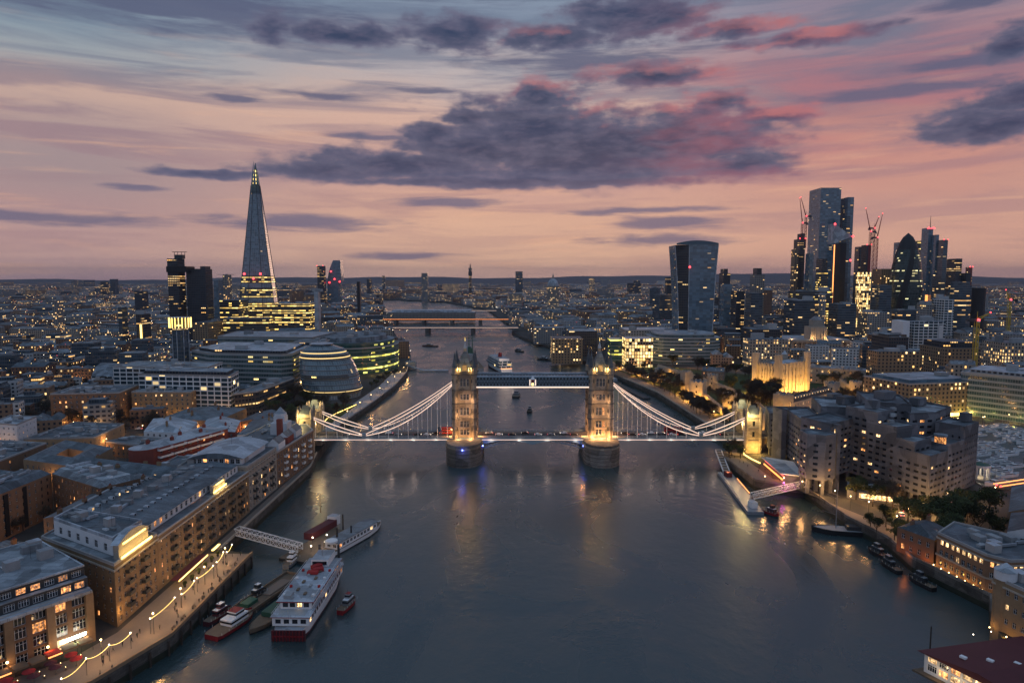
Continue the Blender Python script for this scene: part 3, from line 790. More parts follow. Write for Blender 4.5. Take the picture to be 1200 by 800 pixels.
# suspension chains
for side, (tx, ax) in enumerate(((TX[0]-7.4, AX[0]+2.2), (TX[1]+7.4, AX[1]-2.2))):
    lowx = TX[0]-60.6 if side == 0 else TX[1]+60.6
    for y in (YN, YF):
        def low(x, a=tx, b=lowx): u = (x-b)/(a-b); return 15.0+(45.6-15.0)*(u*u*.80+u*.20)
        def upp(x, a=tx, b=lowx): u = (x-b)/(a-b); return low(x)+4.1*math.sin(math.pi*min(max(u, 0), 1))**.8+.5
        def low2(x, a=ax, b=lowx): u = (x-b)/(a-b); return 15.0+(26.5-15.0)*(u*u*.75+u*.25)
        def upp2(x, a=ax, b=lowx): u = (x-b)/(a-b); return low2(x)+1.9*math.sin(math.pi*min(max(u, 0), 1))**.8+.5
        for (xa, lo, up, n) in ((tx, low, upp, 18), (ax, low2, upp2, 10)):
            mb = MB(); gl = MB()
            for i in range(n):
                a, b = lowx+(xa-lowx)*i/n, lowx+(xa-lowx)*(i+1)/n
                for f in (lo, up):
                    mb.bar((a, y, f(a)), (b, y, f(b)), .5, .55, 'bluesteel')
                    gl.bar((a, y-.32, f(a)), (b, y-.32, f(b)), .1, .5 if y == YN else .4, 'pinkwhite')
                mb.bar((a, y, lo(a)), (a, y, up(a)), .25, .25, 'bluesteel'); mb.bar((a, y, lo(a)), (b, y, up(b)), .22, .22, 'bluesteel'); mb.bar((b, y, lo(b)), (a, y, up(a)), .22, .22, 'bluesteel')
            c_ = mb.build('suspension_chain', bridge); gl.build('light_strip', c_)
            for i in range(1, n, 2):
                x = lowx+(xa-lowx)*i/n
                if lo(x)-DZ > 2:
                    mb = MB(); mb.cyl(x, y, DZ+.1, lo(x), .16, .16, 'whitep', 6); mb.build('hanger_rod', bridge)
        mb = MB(); mb.box(lowx, y, DZ, 2.4, 1.0, 3.2, 'bluesteel'); mb.cyl(lowx, y-.6, DZ+1.6, DZ+2.0, .8, .8, 'steel', 10); mb.build('chain_joint', bridge)
        for k in range(3):
            x = lowx+(tx-lowx)*(.22+.27*k); lamp((x, y-1.5, low(x)-1.2), 90, (1, .74, .6), .4, parent=bridge, name='chain_light')
# abutment towers at both ends
for side, ax in enumerate(AX):
    mb = MB(); m = 'towerstone'
    for sy in (-1, 1):
        mb.box(ax, BY+sy*9.6, -3, 8.5, 5.4, 29.5, m)
        for sx in (-1, 1):
            mb.cyl(ax+sx*4.2, BY+sy*(9.6+2.4), -3, 29.5, 1.15, 1.15, m, 8); mb.cyl(ax+sx*4.2, BY+sy*(9.6-2.4), 18, 29.5, 1.0, 1.0, m, 8)
        for z in (12.5, 20, 26): mb.box(ax, BY+sy*9.6, z, 9.1, 6.0, .5, 'stoned')
        for z in (15, 21.6):
            mb.box(ax, BY+sy*9.6-(2.75 if sy < 0 else -2.75), z, 1.3, .12, 3.0, 'glassd'); 
    mb.box(ax, BY, 23.2, 7.6, 13.6, 3.4, m)      # arch over the road
    for k in range(9):
        a0, a1 = math.pi*k/9, math.pi*(k+1)/9
        mb.face([(ax-3.8, BY-6.9*math.cos(a0), 17+6.2*math.sin(a0)), (ax-3.8, BY-6.9*math.cos(a1), 17+6.2*math.sin(a1)), (ax-3.8, BY-6.9*math.cos(a1), 23.3), (ax-3.8, BY-6.9*math.cos(a0), 23.3)], m)
        mb.face([(ax+3.8, BY-6.9*math.cos(a0), 17+6.2*math.sin(a0)), (ax+3.8, BY-6.9*math.cos(a1), 17+6.2*math.sin(a1)), (ax+3.8, BY-6.9*math.cos(a1), 23.3), (ax+3.8, BY-6.9*math.cos(a0), 23.3)], m)
    for k in range(10): 
        for sx in (-1, 1): mb.box(ax+sx*3.9, BY-6.6+k*1.47, 26.6, .5, .8, .9, m)
    ab = mb.build('abutment_tower', bridge)
    for sy in (-1, 1):
        mb = MB(); mb.prism([(ax-3.4, BY+sy*9.6-2.3), (ax+3.4, BY+sy*9.6-2.3), (ax+3.4, BY+sy*9.6+2.3), (ax-3.4, BY+sy*9.6+2.3)], 26.5, 28.2, m, m)
        mb.gable([(ax-3.3, BY+sy*9.6-2.3), (ax+3.3, BY+sy*9.6-2.3), (ax+3.3, BY+sy*9.6+2.3), (ax-3.3, BY+sy*9.6+2.3)], 28.2, 5.5, 'slate', hip=.25)
        for sx in (-1, 1): 
            for s2 in (-1, 1): mb.cyl(ax+sx*4.2, BY+sy*9.6+s2*2.4, 29.5, 33.2, 1.1, .05, m, 8)
        mb.build('abutment_roof', ab)
    lamp((ax-2, BY-14.5, 27.5), 4000, (1, .72, .25), .4, parent=bridge, name='floodlight')
    lamp((ax-6 if side else ax+6, BY-7, 22), 3500, (1, .70, .3), .4, parent=bridge, name='floodlight')
    lamp((ax, BY+4, 36), 5000, (1, .74, .28), .4, parent=bridge, name='floodlight')
    lamp((ax+(1 if side else -1), BY-17, 8.5), 4500, (1, .58, .12), .4, parent=bridge, name='floodlight')
# approach viaducts
def viaduct(x0, x1, z0, z1, label):
    v = thing('approach_viaduct', label, 'viaduct', ((x0+x1)/2, BY, 0), 'road viaducts leading to the bridge')
    n = 7; mb = MB()
    for sy in (-9.2, 9.2):
        for i in range(n):
            a, b = x0+(x1-x0)*i/n, x0+(x1-x0)*(i+1)/n; w = b-a
            za = z0+(z1-z0)*i/n; zb = z0+(z1-z0)*(i+1)/n; y = BY+sy
            mb.face([(a, y, GZ-1), (a+w*.14, y, GZ-1), (a+w*.14, y, za), (a, y, za)], 'brickw'); mb.face([(b-w*.14, y, GZ-1), (b, y, GZ-1), (b, y, zb), (b-w*.14, y, zb)], 'brickw')
            for k in range(8):
                t0, t1 = k/8, (k+1)/8; xa, xb = a+w*(.14+.72*t0), a+w*(.14+.72*t1)
                h = lambda t: GZ+2.2+(min(za, zb)-GZ-3.6)*math.sin(math.pi*t)**.6
                zz = lambda x: z0+(z1-z0)*(x-x0)/(x1-x0)
                mb.face([(xa, y, h(t0)), (xb, y, h(t1)), (xb, y, zz(xb)), (xa, y, zz(xa))], 'brickw')
                if sy < 0: mb.face([(xa, y, h(t0)), (xb, y, h(t1)), (xb, y+3, h(t1)), (xa, y+3, h(t0))], 'brickb')
            mb.bar((a, y, za+.5), (b, y, zb+.5), .5, 1.2, 'stonew')
    mb.build('arcade', v)
    mb = MB(); mb.face([(x0, BY-9, z0), (x1, BY-9, z1), (x1, BY+9, z1), (x0, BY+9, z0)], 'asphalt')
    for s in (-6.4, 6.4): mb.face([(x0, BY+s-2.4, z0+.1), (x1, BY+s-2.4, z1+.1), (x1, BY+s+2.4, z1+.1), (x0, BY+s+2.4, z0+.1)], 'pave')
    mb.build('roadway', v)
viaduct(AX[1]+4.3, AX[1]+120, DZ, 9.0, 'arched stone road viaduct beside the grey stepped hotel')
viaduct(AX[0]-4.3, AX[0]-120, DZ, 9.0, 'road viaduct behind the white warehouse end with the cupola')

# ------------------------------------------------------------ building kit
RES = []        # ground already taken
def reserve(poly, d=6): RES.append(inset(poly, -d))
def cen(poly): n = len(poly); return (sum(p[0] for p in poly)/n, sum(p[1] for p in poly)/n)
def roof_top(root, poly, z, m='roof', rise=.9, wallm='concl', name='roof'):
    mb = MB(); mb.prism(poly, z, z+.25, wallm, m)
    ins = inset(poly, .5); mb.rnd = random.random()
    if area(poly) < 0: poly = poly[::-1]
    n = len(poly); 
    for i in range(n):
        a, b, c, d = poly[i], poly[(i+1) % n], ins[(i+1) % n], ins[i]
        mb.face([(*a, z+.25), (*b, z+.25), (*b, z+rise), (*a, z+rise)], wallm)
        mb.face([(*c, z+.25), (*d, z+.25), (*d, z+rise), (*c, z+rise)], wallm)
        mb.face([(*a, z+rise), (*b, z+rise), (*c, z+rise), (*d, z+rise)], wallm)
    return mb.build(name, root)
def rand_in(poly, rng, d=2.5):
    p = inset(poly, d); xs = [q[0] for q in p]; ys = [q[1] for q in p]
    for _ in range(40):
        x, y = rng.uniform(min(xs), max(xs)), rng.uniform(min(ys), max(ys))
        if in_poly(x, y, p): return x, y
    return cen(p)
def units(root, poly, z, n, rng, big=1.0, rot=None):
    """rooftop plant: each piece a part"""
    a = rot if rot is not None else math.atan2(poly[1][1]-poly[0][1], poly[1][0]-poly[0][0])
    for k in range(n):
        x, y = rand_in(poly, rng); kind = rng.random(); mb = MB(); mb.rnd = rng.random(); s = big
        if kind < .4:
            mb.box(x, y, z, rng.uniform(1.5, 5)*s, rng.uniform(1.2, 3)*s, rng.uniform(.8, 2.4)*s, 'unit', a); nm = 'rooftop_unit'
        elif kind < .6:
            w = rng.uniform(5, 11)*s; mb.box(x, y, z+.3, w, .8, .8, 'lead', a+(math.pi/2 if rng.random() < .4 else 0)); nm = 'duct'
        elif kind < .75:
            mb.box(x, y, z, 3.5*s, 3*s, 2.7, 'concl', a, mt='lead'); nm = 'stair_head'
        elif kind < .9:
            mb.box(x, y, z, 2.6*s, 1.4*s, .5, 'whitep', a, mt='lead'); nm = 'skylight'
        else:
            mb.cyl(x, y, z, z+1.6, .7*s, .7*s, 'unit', 10); nm = 'vent'
        mb.build(nm, root)
def block(name, label, poly, z1, wall='brickw', roof='roof', edges=None, cat='building', group=None, n_units=4, lit=.1, orange=.5, z0=GZ-.5, rise=.9,
          rng=None, toplit=False, winwall=True, cornice=None, cap=100, roofkind='flat', ridge=3.5, res=True):
    """edges: {edge index: (bays, storeys, window width, window height)}; edges without an entry are blank"""
    if area(poly) < 0: poly = poly[::-1]
    rng = rng or random.Random(hash((round(poly[0][0]), round(poly[0][1]))))
    root = thing(name, label, cat, (*cen(poly), GZ), group); ops = []; mb = MB(); mb.rnd = rng.random()
    for i in range(len(poly)):
        a, b = poly[i], poly[(i+1) % len(poly)]; L = math.dist(a, b); e = (edges or {}).get(i)
        if e:
            nb, ns, ww, wh = e; st_ = (z1-z0-1.2)/ns
            ops += wall_open(mb, a, b, z0, z1, spans(L, nb, ww, .8), [(.9+st_*k+(st_-wh)*.45, .9+st_*k+(st_-wh)*.45+wh) for k in range(ns)], wall, .4)
        else:
            mb.face([(*a, z0), (*b, z0), (*b, z1), (*a, z1)], wall, [(0, 0), (L, 0), (L, z1-z0), (0, z1-z0)])
    if cornice:
        for h in cornice:
            o = inset(poly, -.35); mb.prism(o, h, h+.5, 'stonew', 'stonew', 'stonew')
    mb.build('wall', root)
    if roofkind == 'flat': roof_top(root, poly, z1, roof, rise)
    elif roofkind == 'gable':
        m2 = MB(); m2.rnd = rng.random(); m2.gable(poly, z1+.01, ridge, roof, mw=wall); m2.build('roof', root)
    elif roofkind == 'hip':
        m2 = MB(); m2.rnd = rng.random(); m2.gable(poly, z1+.01, ridge, roof, hip=.22); m2.build('roof', root)
    elif roofkind == 'mansard':
        m2 = MB(); m2.rnd = rng.random(); q = inset(poly, 2.4); d = {}
        pp = poly
        for p_, t_ in zip(pp, q): d[p_] = t_
        m2.prism(pp, z1, z1+ridge, roof, 'roof', taper=lambda x, y: d[(x, y)]); m2.build('roof', root)
    if n_units and roofkind in ('flat', 'mansard'): n_units = min(26, max(n_units, int(abs(area(poly))/55)))
    if roofkind in ('gable', 'hip'):      # chimney stacks and roof lights along the slopes
        P0, P1, P2, P3 = [Vector(v) for v in poly]; 
        if (P1-P0).length < (P2-P1).length: P0, P1, P2, P3 = P1, P2, P3, P0
        Lr = (P1-P0).length; rt_ = math.atan2((P1-P0).y, (P1-P0).x)
        for k in range(max(2, int(Lr/9))):
            t_ = (k+.5)/max(2, int(Lr/9))+rng.uniform(-.03, .03); s_ = rng.choice([.3, .5, .7]); c_ = P0.lerp(P1, t_).lerp(P3.lerp(P2, t_), s_); zr_ = z1+ridge*(1-abs(s_-.5)*2)
            m3 = MB(); m3.rnd = rng.random(); m3.box(c_.x, c_.y, zr_-1.2, 1.9, 1.0, 2.9, wall if wall in ('brickw', 'brickb', 'brickr') else 'brickw', rt_)
            for e_ in (-.5, 0, .5): m3.cyl(c_.x+e_*math.cos(rt_), c_.y+e_*math.sin(rt_), zr_+1.7, zr_+2.3, .16, .14, 'brickr', 6)
            m3.build('chimney', root)
        for k in range(int(Lr/5)):
            t_ = (k+.5)/int(Lr/5); s_ = rng.choice([.18, .2]); c_ = P0.lerp(P1, t_).lerp(P3.lerp(P2, t_), s_)
            if rng.random() < .6: m3 = MB(); m3.box(c_.x, c_.y, z1+ridge*s_*2-.1, 1.1, .9, .5, 'lead', rt_, mt='warm' if rng.random() < .12 else 'glassd'); m3.build('roof_light', root)
    if n_units: units(root, inset(poly, 2.5 if roofkind == 'mansard' else .5), z1+(ridge if roofkind == 'mansard' else .3), n_units, rng) if roofkind in ('flat', 'mansard') else None
    put_windows(root, ops, lit, orange, cap, rng, toplit=toplit)
    if res: reserve(poly, 5)
    return root
def seg_pts(a, b, n): return [(a[0]+(b[0]-a[0])*(i+.5)/n, a[1]+(b[1]-a[1])*(i+.5)/n) for i in range(n)]
def balconies(root, a, b, us, zs, w=2.2, dep=1.3, m='metal'):
    ax, ay = a; L = math.dist(a, b); dx, dy = (b[0]-ax)/L, (b[1]-ay)/L; nx, ny = dy, -dx; rot = math.atan2(dy, dx)
    for u in us:
        for z in zs:
            mb = MB(); cx, cy = ax+dx*u+nx*dep/2, ay+dy*u+ny*dep/2
            mb.box(cx, cy, z, w, dep, .18, m, rot)
            mb.box(cx+nx*dep/2, cy+ny*dep/2, z+.18, w, .07, .95, m, rot)
            for s in (-1, 1): mb.box(cx+dx*w/2*s, cy+dy*w/2*s, z+.18, .07, dep, .95, m, rot)
            mb.build('balcony', root)
def dormers(root, a, b, n, z, off, w=1.5, h=1.6, lit=0.15, m='whitew'):
    L = math.dist(a, b); dx, dy = (b[0]-a[0])/L, (b[1]-a[1])/L; nx, ny = dy, -dx; rot = math.atan2(dy, dx)
    for x, y in seg_pts(a, b, n):
        mb = MB(); cx, cy = x-nx*off, y-ny*off
        mb.box(cx, cy, z, w, 1.6, h, m, rot, mt='lead')
        g = 'warm' if random.random() < lit else 'glassd'
        mb.box(cx+nx*.82, cy+ny*.82, z+.3, w*.6, .05, h*.65, g, rot)
        mb.build('dormer', root)

# ------------------------------------------------------------ south bank, near
WG = 'old riverside warehouses turned into flats'
# the modern warehouse front at the near corner
p = [(-175,117),(-122,190),(-152,212),(-205,139)]
r = block('warehouse', 'long near block with brick piers, orange-lit attic rows and awnings on the promenade', p, 20.4, 'brickb', 'roof', {0: (18, 4, 3.5, 2.9), 1: (6, 5, 1.4, 1.9)}, group=WG, n_units=0, lit=.10, orange=.85, cap=90, rise=.3)
L0 = math.dist(p[0], p[1]); mb = MB()
for x, y in seg_pts(p[0], p[1], 18):
    pass
dx, dy = (p[1][0]-p[0][0])/L0, (p[1][1]-p[0][1])/L0; rot = math.atan2(dy, dx)
for k in range(0, 19):
    u = .8+k*(L0-1.6)/18
    if k % 2 == 0:
        mb = MB(); mb.box(p[0][0]+dx*u+dy*.6, p[0][1]+dy*u-dx*.6, GZ-.5, 2.0, 1.3, 15.4, 'brickw', rot); mb.build('brick_pier', r)
mb = MB(); mb.box((p[0][0]+p[1][0])/2+dy*.4, (p[0][1]+p[1][1])/2-dx*.4, 19.6, L0, 1.8, .8, 'lead', rot); mb.build('eave', r)
q1 = [(p[0][0]-dy*1.5, p[0][1]+dx*1.5), (p[1][0]-dy*1.5, p[1][1]+dx*1.5), p[2], p[3]]
mb = MB(); ops = wall_open(mb, q1[0], q1[1], 20.6, 23.4, spans(L0, 26, 2.6, .5), [(.4, 2.2)], 'metal', .2)
q2 = [(p[0][0]-dy*3.2, p[0][1]+dx*3.2), (p[1][0]-dy*3.2, p[1][1]+dx*3.2), p[2], p[3]]
ops2 = wall_open(mb, q2[0], q2[1], 23.6, 26.2, spans(L0, 26, 2.4, .5), [(.4, 2.0)], 'metal', .2)
for q in (q1, q2):
    z = 20.6 if q is q1 else 23.6
    for i in (1, 2, 3):
        a, b = q[i], q[(i+1) % 4]; mb.face([(*a, z), (*b, z), (*b, z+2.8), (*a, z+2.8)], 'concl')
mb.prism(q1, 23.4, 23.6, 'lead', 'lead', 'lead')
mb.build('attic', r); put_windows(r, ops+ops2, .48, .85, 60, random.Random(3))
roof_top(r, q2, 26.3, 'roof', .5, 'lead'); units(r, q2, 26.5, 22, random.Random(5))
for k in range(16):
    u = L0*.30+k*L0*.7/16; mb = MB(); x, y = p[0][0]+dx*u+dy*4.2, p[0][1]+dy*u-dx*4.2
    mb.box(x, y, GZ+2.9, 3.4, 3.4, .15, 'canvas' if k % 4 == 1 else 'wood', rot); mb.box(x+dy*1.6, y-dx*1.6, GZ+2.5, 3.4, .1, .45, 'orangel' if k % 3 == 1 else 'wood', rot)
    for s in (-1.5, 1.5): mb.cyl(x+dx*s+dy*1.5, y+dy*s-dx*1.5, GZ, GZ+2.9, .06, .06, 'metal', 5)
    mb.build('awning', r)
for k in range(7):
    u = L0*.34+k*L0*.105; lamp((p[0][0]+dx*u+dy*2.6, p[0][1]+dy*u-dx*2.6, GZ+3.6), 130, (1,.42,.12), .3, parent=r, name='terrace_light')
    mb = MB(); mb.ball(p[0][0]+dx*u+dy*2.0, p[0][1]+dy*u-dx*2.0, GZ+4.0, .35, 'bulb', 6, 3); mb.build('wall_lamp', r)
mb = MB(); mb.box(p[1][0]-dx*6+dy*2.2, p[1][1]-dy*6-dx*2.2, GZ+3.4, 6.5, .3, .9, 'bulbw', rot); mb.build('light_box', r)
lamp((p[1][0]-dx*6+dy*4, p[1][1]-dy*6-dx*4, GZ+3.2), 160, (.7, .95, .4), .4, parent=r, name='sign_light')

# the end block with the white penthouse and the lit pediment
p = [(-156,219),(-119,197),(-119,222),(-156,234)]
r = block('warehouse', 'brick warehouse end with white rooftop storey and glowing yellow pediment', p, 24, 'brickw', 'roof', {0: (11, 6, 1.25, 1.7), 1: (8, 6, 1.25, 1.7)}, group=WG, n_units=0, lit=.07, cornice=[22.4])
balconies(r, p[1], p[2], (6.9, 15.6), [8.6+3.6*k for k in range(4)], 2.8); balconies(r, p[0], p[1], (6.5, 22), [8.6+3.6*k for k in range(4)], 2.4)
q = [(-153,221.3),(-123,203.5),(-122.5,219.5),(-153,231)]
mb = MB(); ops = wall_open(mb, q[0], q[1], 24.5, 29.4, spans(math.dist(q[0], q[1]), 6, 1.9, 1.5), [(.8, 3.2)], 'whitew', .3)
for i in (1, 2, 3): a, b = q[i], q[(i+1) % 4]; mb.face([(*a, 24.5), (*b, 24.5), (*b, 29.4), (*a, 29.4)], 'whitew')
mb.build('penthouse', r); put_windows(r, ops, .0, .5, 20); roof_top(r, q, 29.4, 'slate', 1.0, 'lead'); units(r, q, 29.7, 10, random.Random(9), .8)
mb = MB()   # pediment facing the river
mb.box(-120.6, 209.5, 24.2, 1.6, 17, 4.6, 'stonew', 0)
for k in range(6):
    y0, y1 = 201+k*17/6, 201+(k+1)*17/6; f = lambda y: 28.8+2.4*math.sin(math.pi*(y-201)/17)
    mb.face([(-119.8, y0, 28.8), (-119.8, y1, 28.8), (-119.8, y1, f(y1)), (-119.8, y0, f(y0))], 'stonew')
    mb.face([(-119.8, y0, f(y0)), (-119.8, y1, f(y1)), (-122.4, y1, f(y1)), (-122.4, y0, f(y0))], 'lead')
mb.build('pediment', r)
mb = MB(); mb.box(-118.9, 209.5, 24.6, .3, 17.5, .7, 'yellow'); mb.box(-119.5, 209.5, 28.3, .2, 13, .5, 'yellow'); mb.build('light_strip', r)
for y in (203, 207.5, 212, 216): lamp((-117.6, y, 25.6), 420, (1, .62, .16), .3, parent=r, name='floodlight')
lamp((-117.4, 198.4, 9.5), 300, (1, .5, .12), .3, parent=r, name='wall_light')
# the long middle range
p = [(-119,222.1),(-118,299),(-150,299),(-152,222.1)]
r = block('warehouse', 'longest yellow brick warehouse range with dark balcony stacks facing the promenade', p, 23.2, 'brickw', 'slate', {0: (24, 6, 1.2, 1.6)}, group=WG, n_units=0, lit=.08, cornice=[21.6], rise=.5)
balconies(r, p[0], p[1], [9.5+9.6*k for k in range(7)], [8.2+3.5*k for k in range(4)], 3.2)
mb = MB(); ops = wall_open(mb, (-123.5,223), (-122.5,298), 23.6, 26.8, spans(75, 20, 1.7, 1), [(.5, 2.5)], 'whitew', .3)
mb.face([(-123.5,223,23.6),(-123.5,223,26.8),(-146,223,26.8),(-146,223,23.6)], 'brickw'); mb.face([(-122.5,298,23.6),(-146,298,23.6),(-146,298,26.8),(-122.5,298,26.8)], 'brickw')
mb.build('attic', r); put_windows(r, ops, .18, .4, 30, random.Random(4))
mb = MB(); mb.gable([(-146.5,223),(-122.8,223),(-122,298.2),(-146.5,298.2)], 26.8, 1.6, 'slate'); mb.build('roof', r)
dormers(r, (-131.5, 228), (-130.6, 292), 15, 27.6, 0, 1.6, .9, .0, 'lead'); units(r, [(-144,226),(-136,226),(-136,295),(-144,295)], 27.6, 16, random.Random(12), .8)
mb = MB(); mb.box(-120.2, 272, 23.7, 1.4, 11, 3.4, 'stonew'); mb.build('pediment', r)
mb = MB(); mb.box(-119.2, 272, 24.0, .3, 12, .7, 'yellow'); mb.box(-119.3, 272, 26.6, .2, 7, .4, 'yellow'); mb.build('light_strip', r)
for y in (268, 272, 276): lamp((-117.8, y, 25), 350, (1, .66, .2), .3, parent=r, name='floodlight')
lamp((-125.5, 262, 26), 260, (1, .35, .12), .5, parent=r, name='terrace_light')
mb = MB(); mb.box(-114.6, 234, GZ+2.6, 3.0, 22, .12, 'maroon'); mb.box(-113, 234, GZ+2.3, .15, 22, .4, 'yellow'); mb.build('awning', r)
mb = MB(); mb.box(-113.2, 252.5, GZ+2.2, .8, 6, .35, 'yellow'); mb.build('light_strip', r)
for y in (226, 233, 240, 252): lamp((-112, y, GZ+2.4), 120, (1, .66, .22), .3, parent=r, name='terrace_light')
# taller range with white penthouse and curved roof
p = [(-118.5,299.2),(-117.5,334),(-150,336),(-150,299.2)]
r = block('warehouse', 'pale-corniced warehouse with curved white penthouse roof, middle of the riverside row', p, 25.2, 'stonew', 'roof', {0: (10, 6, 1.5, 1.8), 3: (8, 6, 1.3, 1.8)}, group=WG, n_units=5, lit=.12, cornice=[23.2, 19.6])
balconies(r, p[0], p[1], (7, 17.4, 27), [8.6+3.6*k for k in range(4)], 3)
mb = MB(); q = [(-146,303),(-122.5,303),(-122,331),(-146,333)]
ops = wall_open(mb, q[0], q[1], 25.5, 28.6, spans(23.5, 9, 1.8, .6), [(.4, 2.6)], 'whitew', .3)
for i in (1, 2, 3): a, b = q[i], q[(i+1) % 4]; mb.face([(*a, 25.5), (*b, 25.5), (*b, 28.6), (*a, 28.6)], 'whitew')
for k in range(8):
    t0, t1 = k/8, (k+1)/8; z = lambda t: 28.6+2.6*math.sin(math.pi*t); x = lambda t: -147+26*t
    mb.face([(x(t0), 301.5, z(t0)), (x(t1), 301.5, z(t1)), (x(t1), 334, z(t1)), (x(t0), 334, z(t0))], 'lead')
    mb.face([(x(t0), 301.5, 28.6), (x(t1), 301.5, 28.6), (x(t1), 301.5, z(t1)), (x(t0), 301.5, z(t0))], 'slate')
mb.build('penthouse', r); put_windows(r, ops, .5, .7, 20, random.Random(2))
# last range towards the bridge
p = [(-117.5,334.2),(-114,385),(-122,400),(-146,398),(-150,336.5)]
r = block('warehouse', 'dark jumbled brick warehouse with white gables, last before the bridge', p, 22.5, 'brickb', 'slate', {0: (15, 5, 1.5, 1.9), 1: (4, 5, 1.5, 1.9)}, group=WG, n_units=3, lit=.10)
for k, y in enumerate((338, 352, 366)):
    mb = MB(); mb.box(-120.5, y+5, 22.8, 5.5, 10, 3.6, 'whitew' if k != 1 else 'brickr'); mb.gable([(-123.3,y),(-117.7,y),(-117.7,y+10),(-123.3,y+10)], 26.4, 2.6, 'slate', mw='whitew'); mb.build('gable', r)
mb = MB()
mb.box(-130, 378, 22.7, 9, 9, 6.5, 'whitew'); mb.box(-130, 378, 29.2, 6, 6, 3.6, 'whitew'); mb.cyl(-130, 378, 32.8, 34.2, 3.4, 3.4, 'whitew', 10); mb.cyl(-130, 378, 34.2, 37.6, 3.2, .3, 'lead', 10)
mb.build('cupola', r)
mb = MB(); mb.box(-124.5, 360, 22.5, 2.6, 2.6, 12, 'brickr'); mb.build('chimney', r); lamp((-122.2, 357, 24), 380, (1, .4, .1), .3, parent=r, name='floodlight')
balconies(r, p[0], p[1], (10, 22, 34, 44), [8+3.4*k for k in range(4)], 2.6, m='whitep')
# streets of lower blocks behind
BG = 'brick blocks in the streets behind the warehouses'
r = block('warehouse', 'narrow dark warehouse with a row of white dormers behind the long range', [(-156,238),(-156,298),(-176,298),(-176,249)], 20, 'brickb', 'slate', {0: (12, 5, 1.2, 1.6), 3: (5, 5, 1.3, 1.7)}, group=BG, roofkind='gable', ridge=3, lit=.06)
dormers(r, (-161, 243), (-161, 296), 12, 21.2, 0, 1.5, 1.3, .1); mb = MB(); mb.box(-166, 268, 22.6, 1, 50, .8, 'unit'); mb.build('duct', r)
r = block('courtyard_flats', 'brown brick wing with dark window slots facing a sunken yard', [(-205,228),(-203,294),(-218,296),(-222,228)], 24, 'brickb', 'slate', {0: (18, 6, 1.1, 1.5)}, group=BG, lit=.14, orange=.8, roofkind='mansard', ridge=2.2, n_units=5)
for k in range(6): 
    mb = MB(); mb.box(-203.6, 236+k*10.5, 6, .4, 2.2, 17.2, 'black'); mb.build('window_slot', r)
r = block('courtyard_flats', 'brown brick wing turned toward the river, yard below and slate edge above', [(-203,294.3),(-169,273),(-160,287),(-197,309)], 24, 'brickb', 'slate', {0: (12, 6, 1.1, 1.5), 1: (4, 6, 1.2, 1.5)}, group=BG, lit=.16, orange=.8, roofkind='mansard', ridge=2.2, n_units=4)
mb = MB(); mb.ball(-181, 268, 7.5, .5, 'bulb'); mb.ball(-181, 268, 12, .4, 'bulb'); mb.build('wall_lamp', r); lamp((-180, 267, 8), 500, (1,.5,.16), .3, parent=r, name='wall_light')
r = block('warehouse', 'broad slate roof dotted with small skylights beyond the brick yard', [(-212,316),(-153,301),(-149,318),(-214,345)], 17, 'brickw', 'slate', {0: (14, 4, 1.2, 1.6)}, group=BG, roofkind='gable', ridge=5, lit=.12)
dormers(r, (-207, 319), (-155, 306), 12, 17.9, .4, .9, .8, .55, 'lead')
for nm, lb, poly, zz, wl, hol in (('courtyard_house', 'grey square roof round a small open courtyard', [(-250,342),(-213,327),(-218,366),(-256,384)], 17.5, 'brickw', .32),
                              ('courtyard_house', 'low brick ring of flats with a garden court near the red block', [(-262,300),(-226,296),(-222,320),(-258,332)], 15, 'brickb', .35)):
    root = thing(nm, lb, 'building', (*cen(poly), GZ), BG); c0 = cen(poly); inn = [(c0[0]+(x-c0[0])*hol, c0[1]+(y-c0[1])*hol) for x, y in poly]; mb = MB(); mr = MB()
    ops = []
    for i in range(4):
        a, b, c, d = poly[i], poly[(i+1) % 4], inn[(i+1) % 4], inn[i]; L = math.dist(a, b)
        if i == 0: ops += wall_open(mb, a, b, GZ-.5, zz, spans(L, 9, 1.2, 1), [(1.5+3.6*k, 3.2+3.6*k) for k in range(3)], wl, .3)
        else: mb.face([(*a, GZ-.5), (*b, GZ-.5), (*b, zz), (*a, zz)], wl)
        mb.face([(*c, GZ), (*d, GZ), (*d, zz), (*c, zz)], wl)
        e, f = ((a[0]+d[0])/2, (a[1]+d[1])/2), ((b[0]+c[0])/2, (b[1]+c[1])/2)
        mr.face([(*a, zz), (*b, zz), (*f, zz+2.2), (*e, zz+2.2)], 'slate'); mr.face([(*c, zz), (*d, zz), (*e, zz+2.2), (*f, zz+2.2)], 'slate')
    mb.build('wall', root); mr.build('roof', root); put_windows(root, ops, .15, .8, 60); reserve(poly, 4)
    lamp((c0[0], c0[1], 9), 200, (1, .5, .2), .3, parent=root, name='courtyard_light')
p = [(-200,352),(-186,350),(-168,397),(-186,404)]
r = block('curved_flats', 'red-ended block with pale curved roof and stacked white balconies', p, 21, 'brickr', 'lead', {0: (4, 4, 1.2, 1.6), 1: (10, 4, 1.4, 1.8)}, group=BG, roofkind='hip', ridge=1.6, lit=.15)
balconies(r, p[1], p[2], [5+9*k for k in range(5)], [8+3.8*k for k in range(4)], 8.4, 2.0, 'whitep')
mb = MB(); mb.cyl(-193, 351, GZ, 21.4, 7.2, 7.2, 'brickr', 14, mt='lead'); mb.build('rounded_end', r)
r = block('hall', 'pale barrel-roofed hall behind the red-ended block', [(-226,412),(-196,406),(-206,440),(-240,450)], 16, 'whitew', 'lead', {0: (7, 3, 1.4, 1.6)}, group=BG, roofkind='hip', ridge=4, lit=.05)
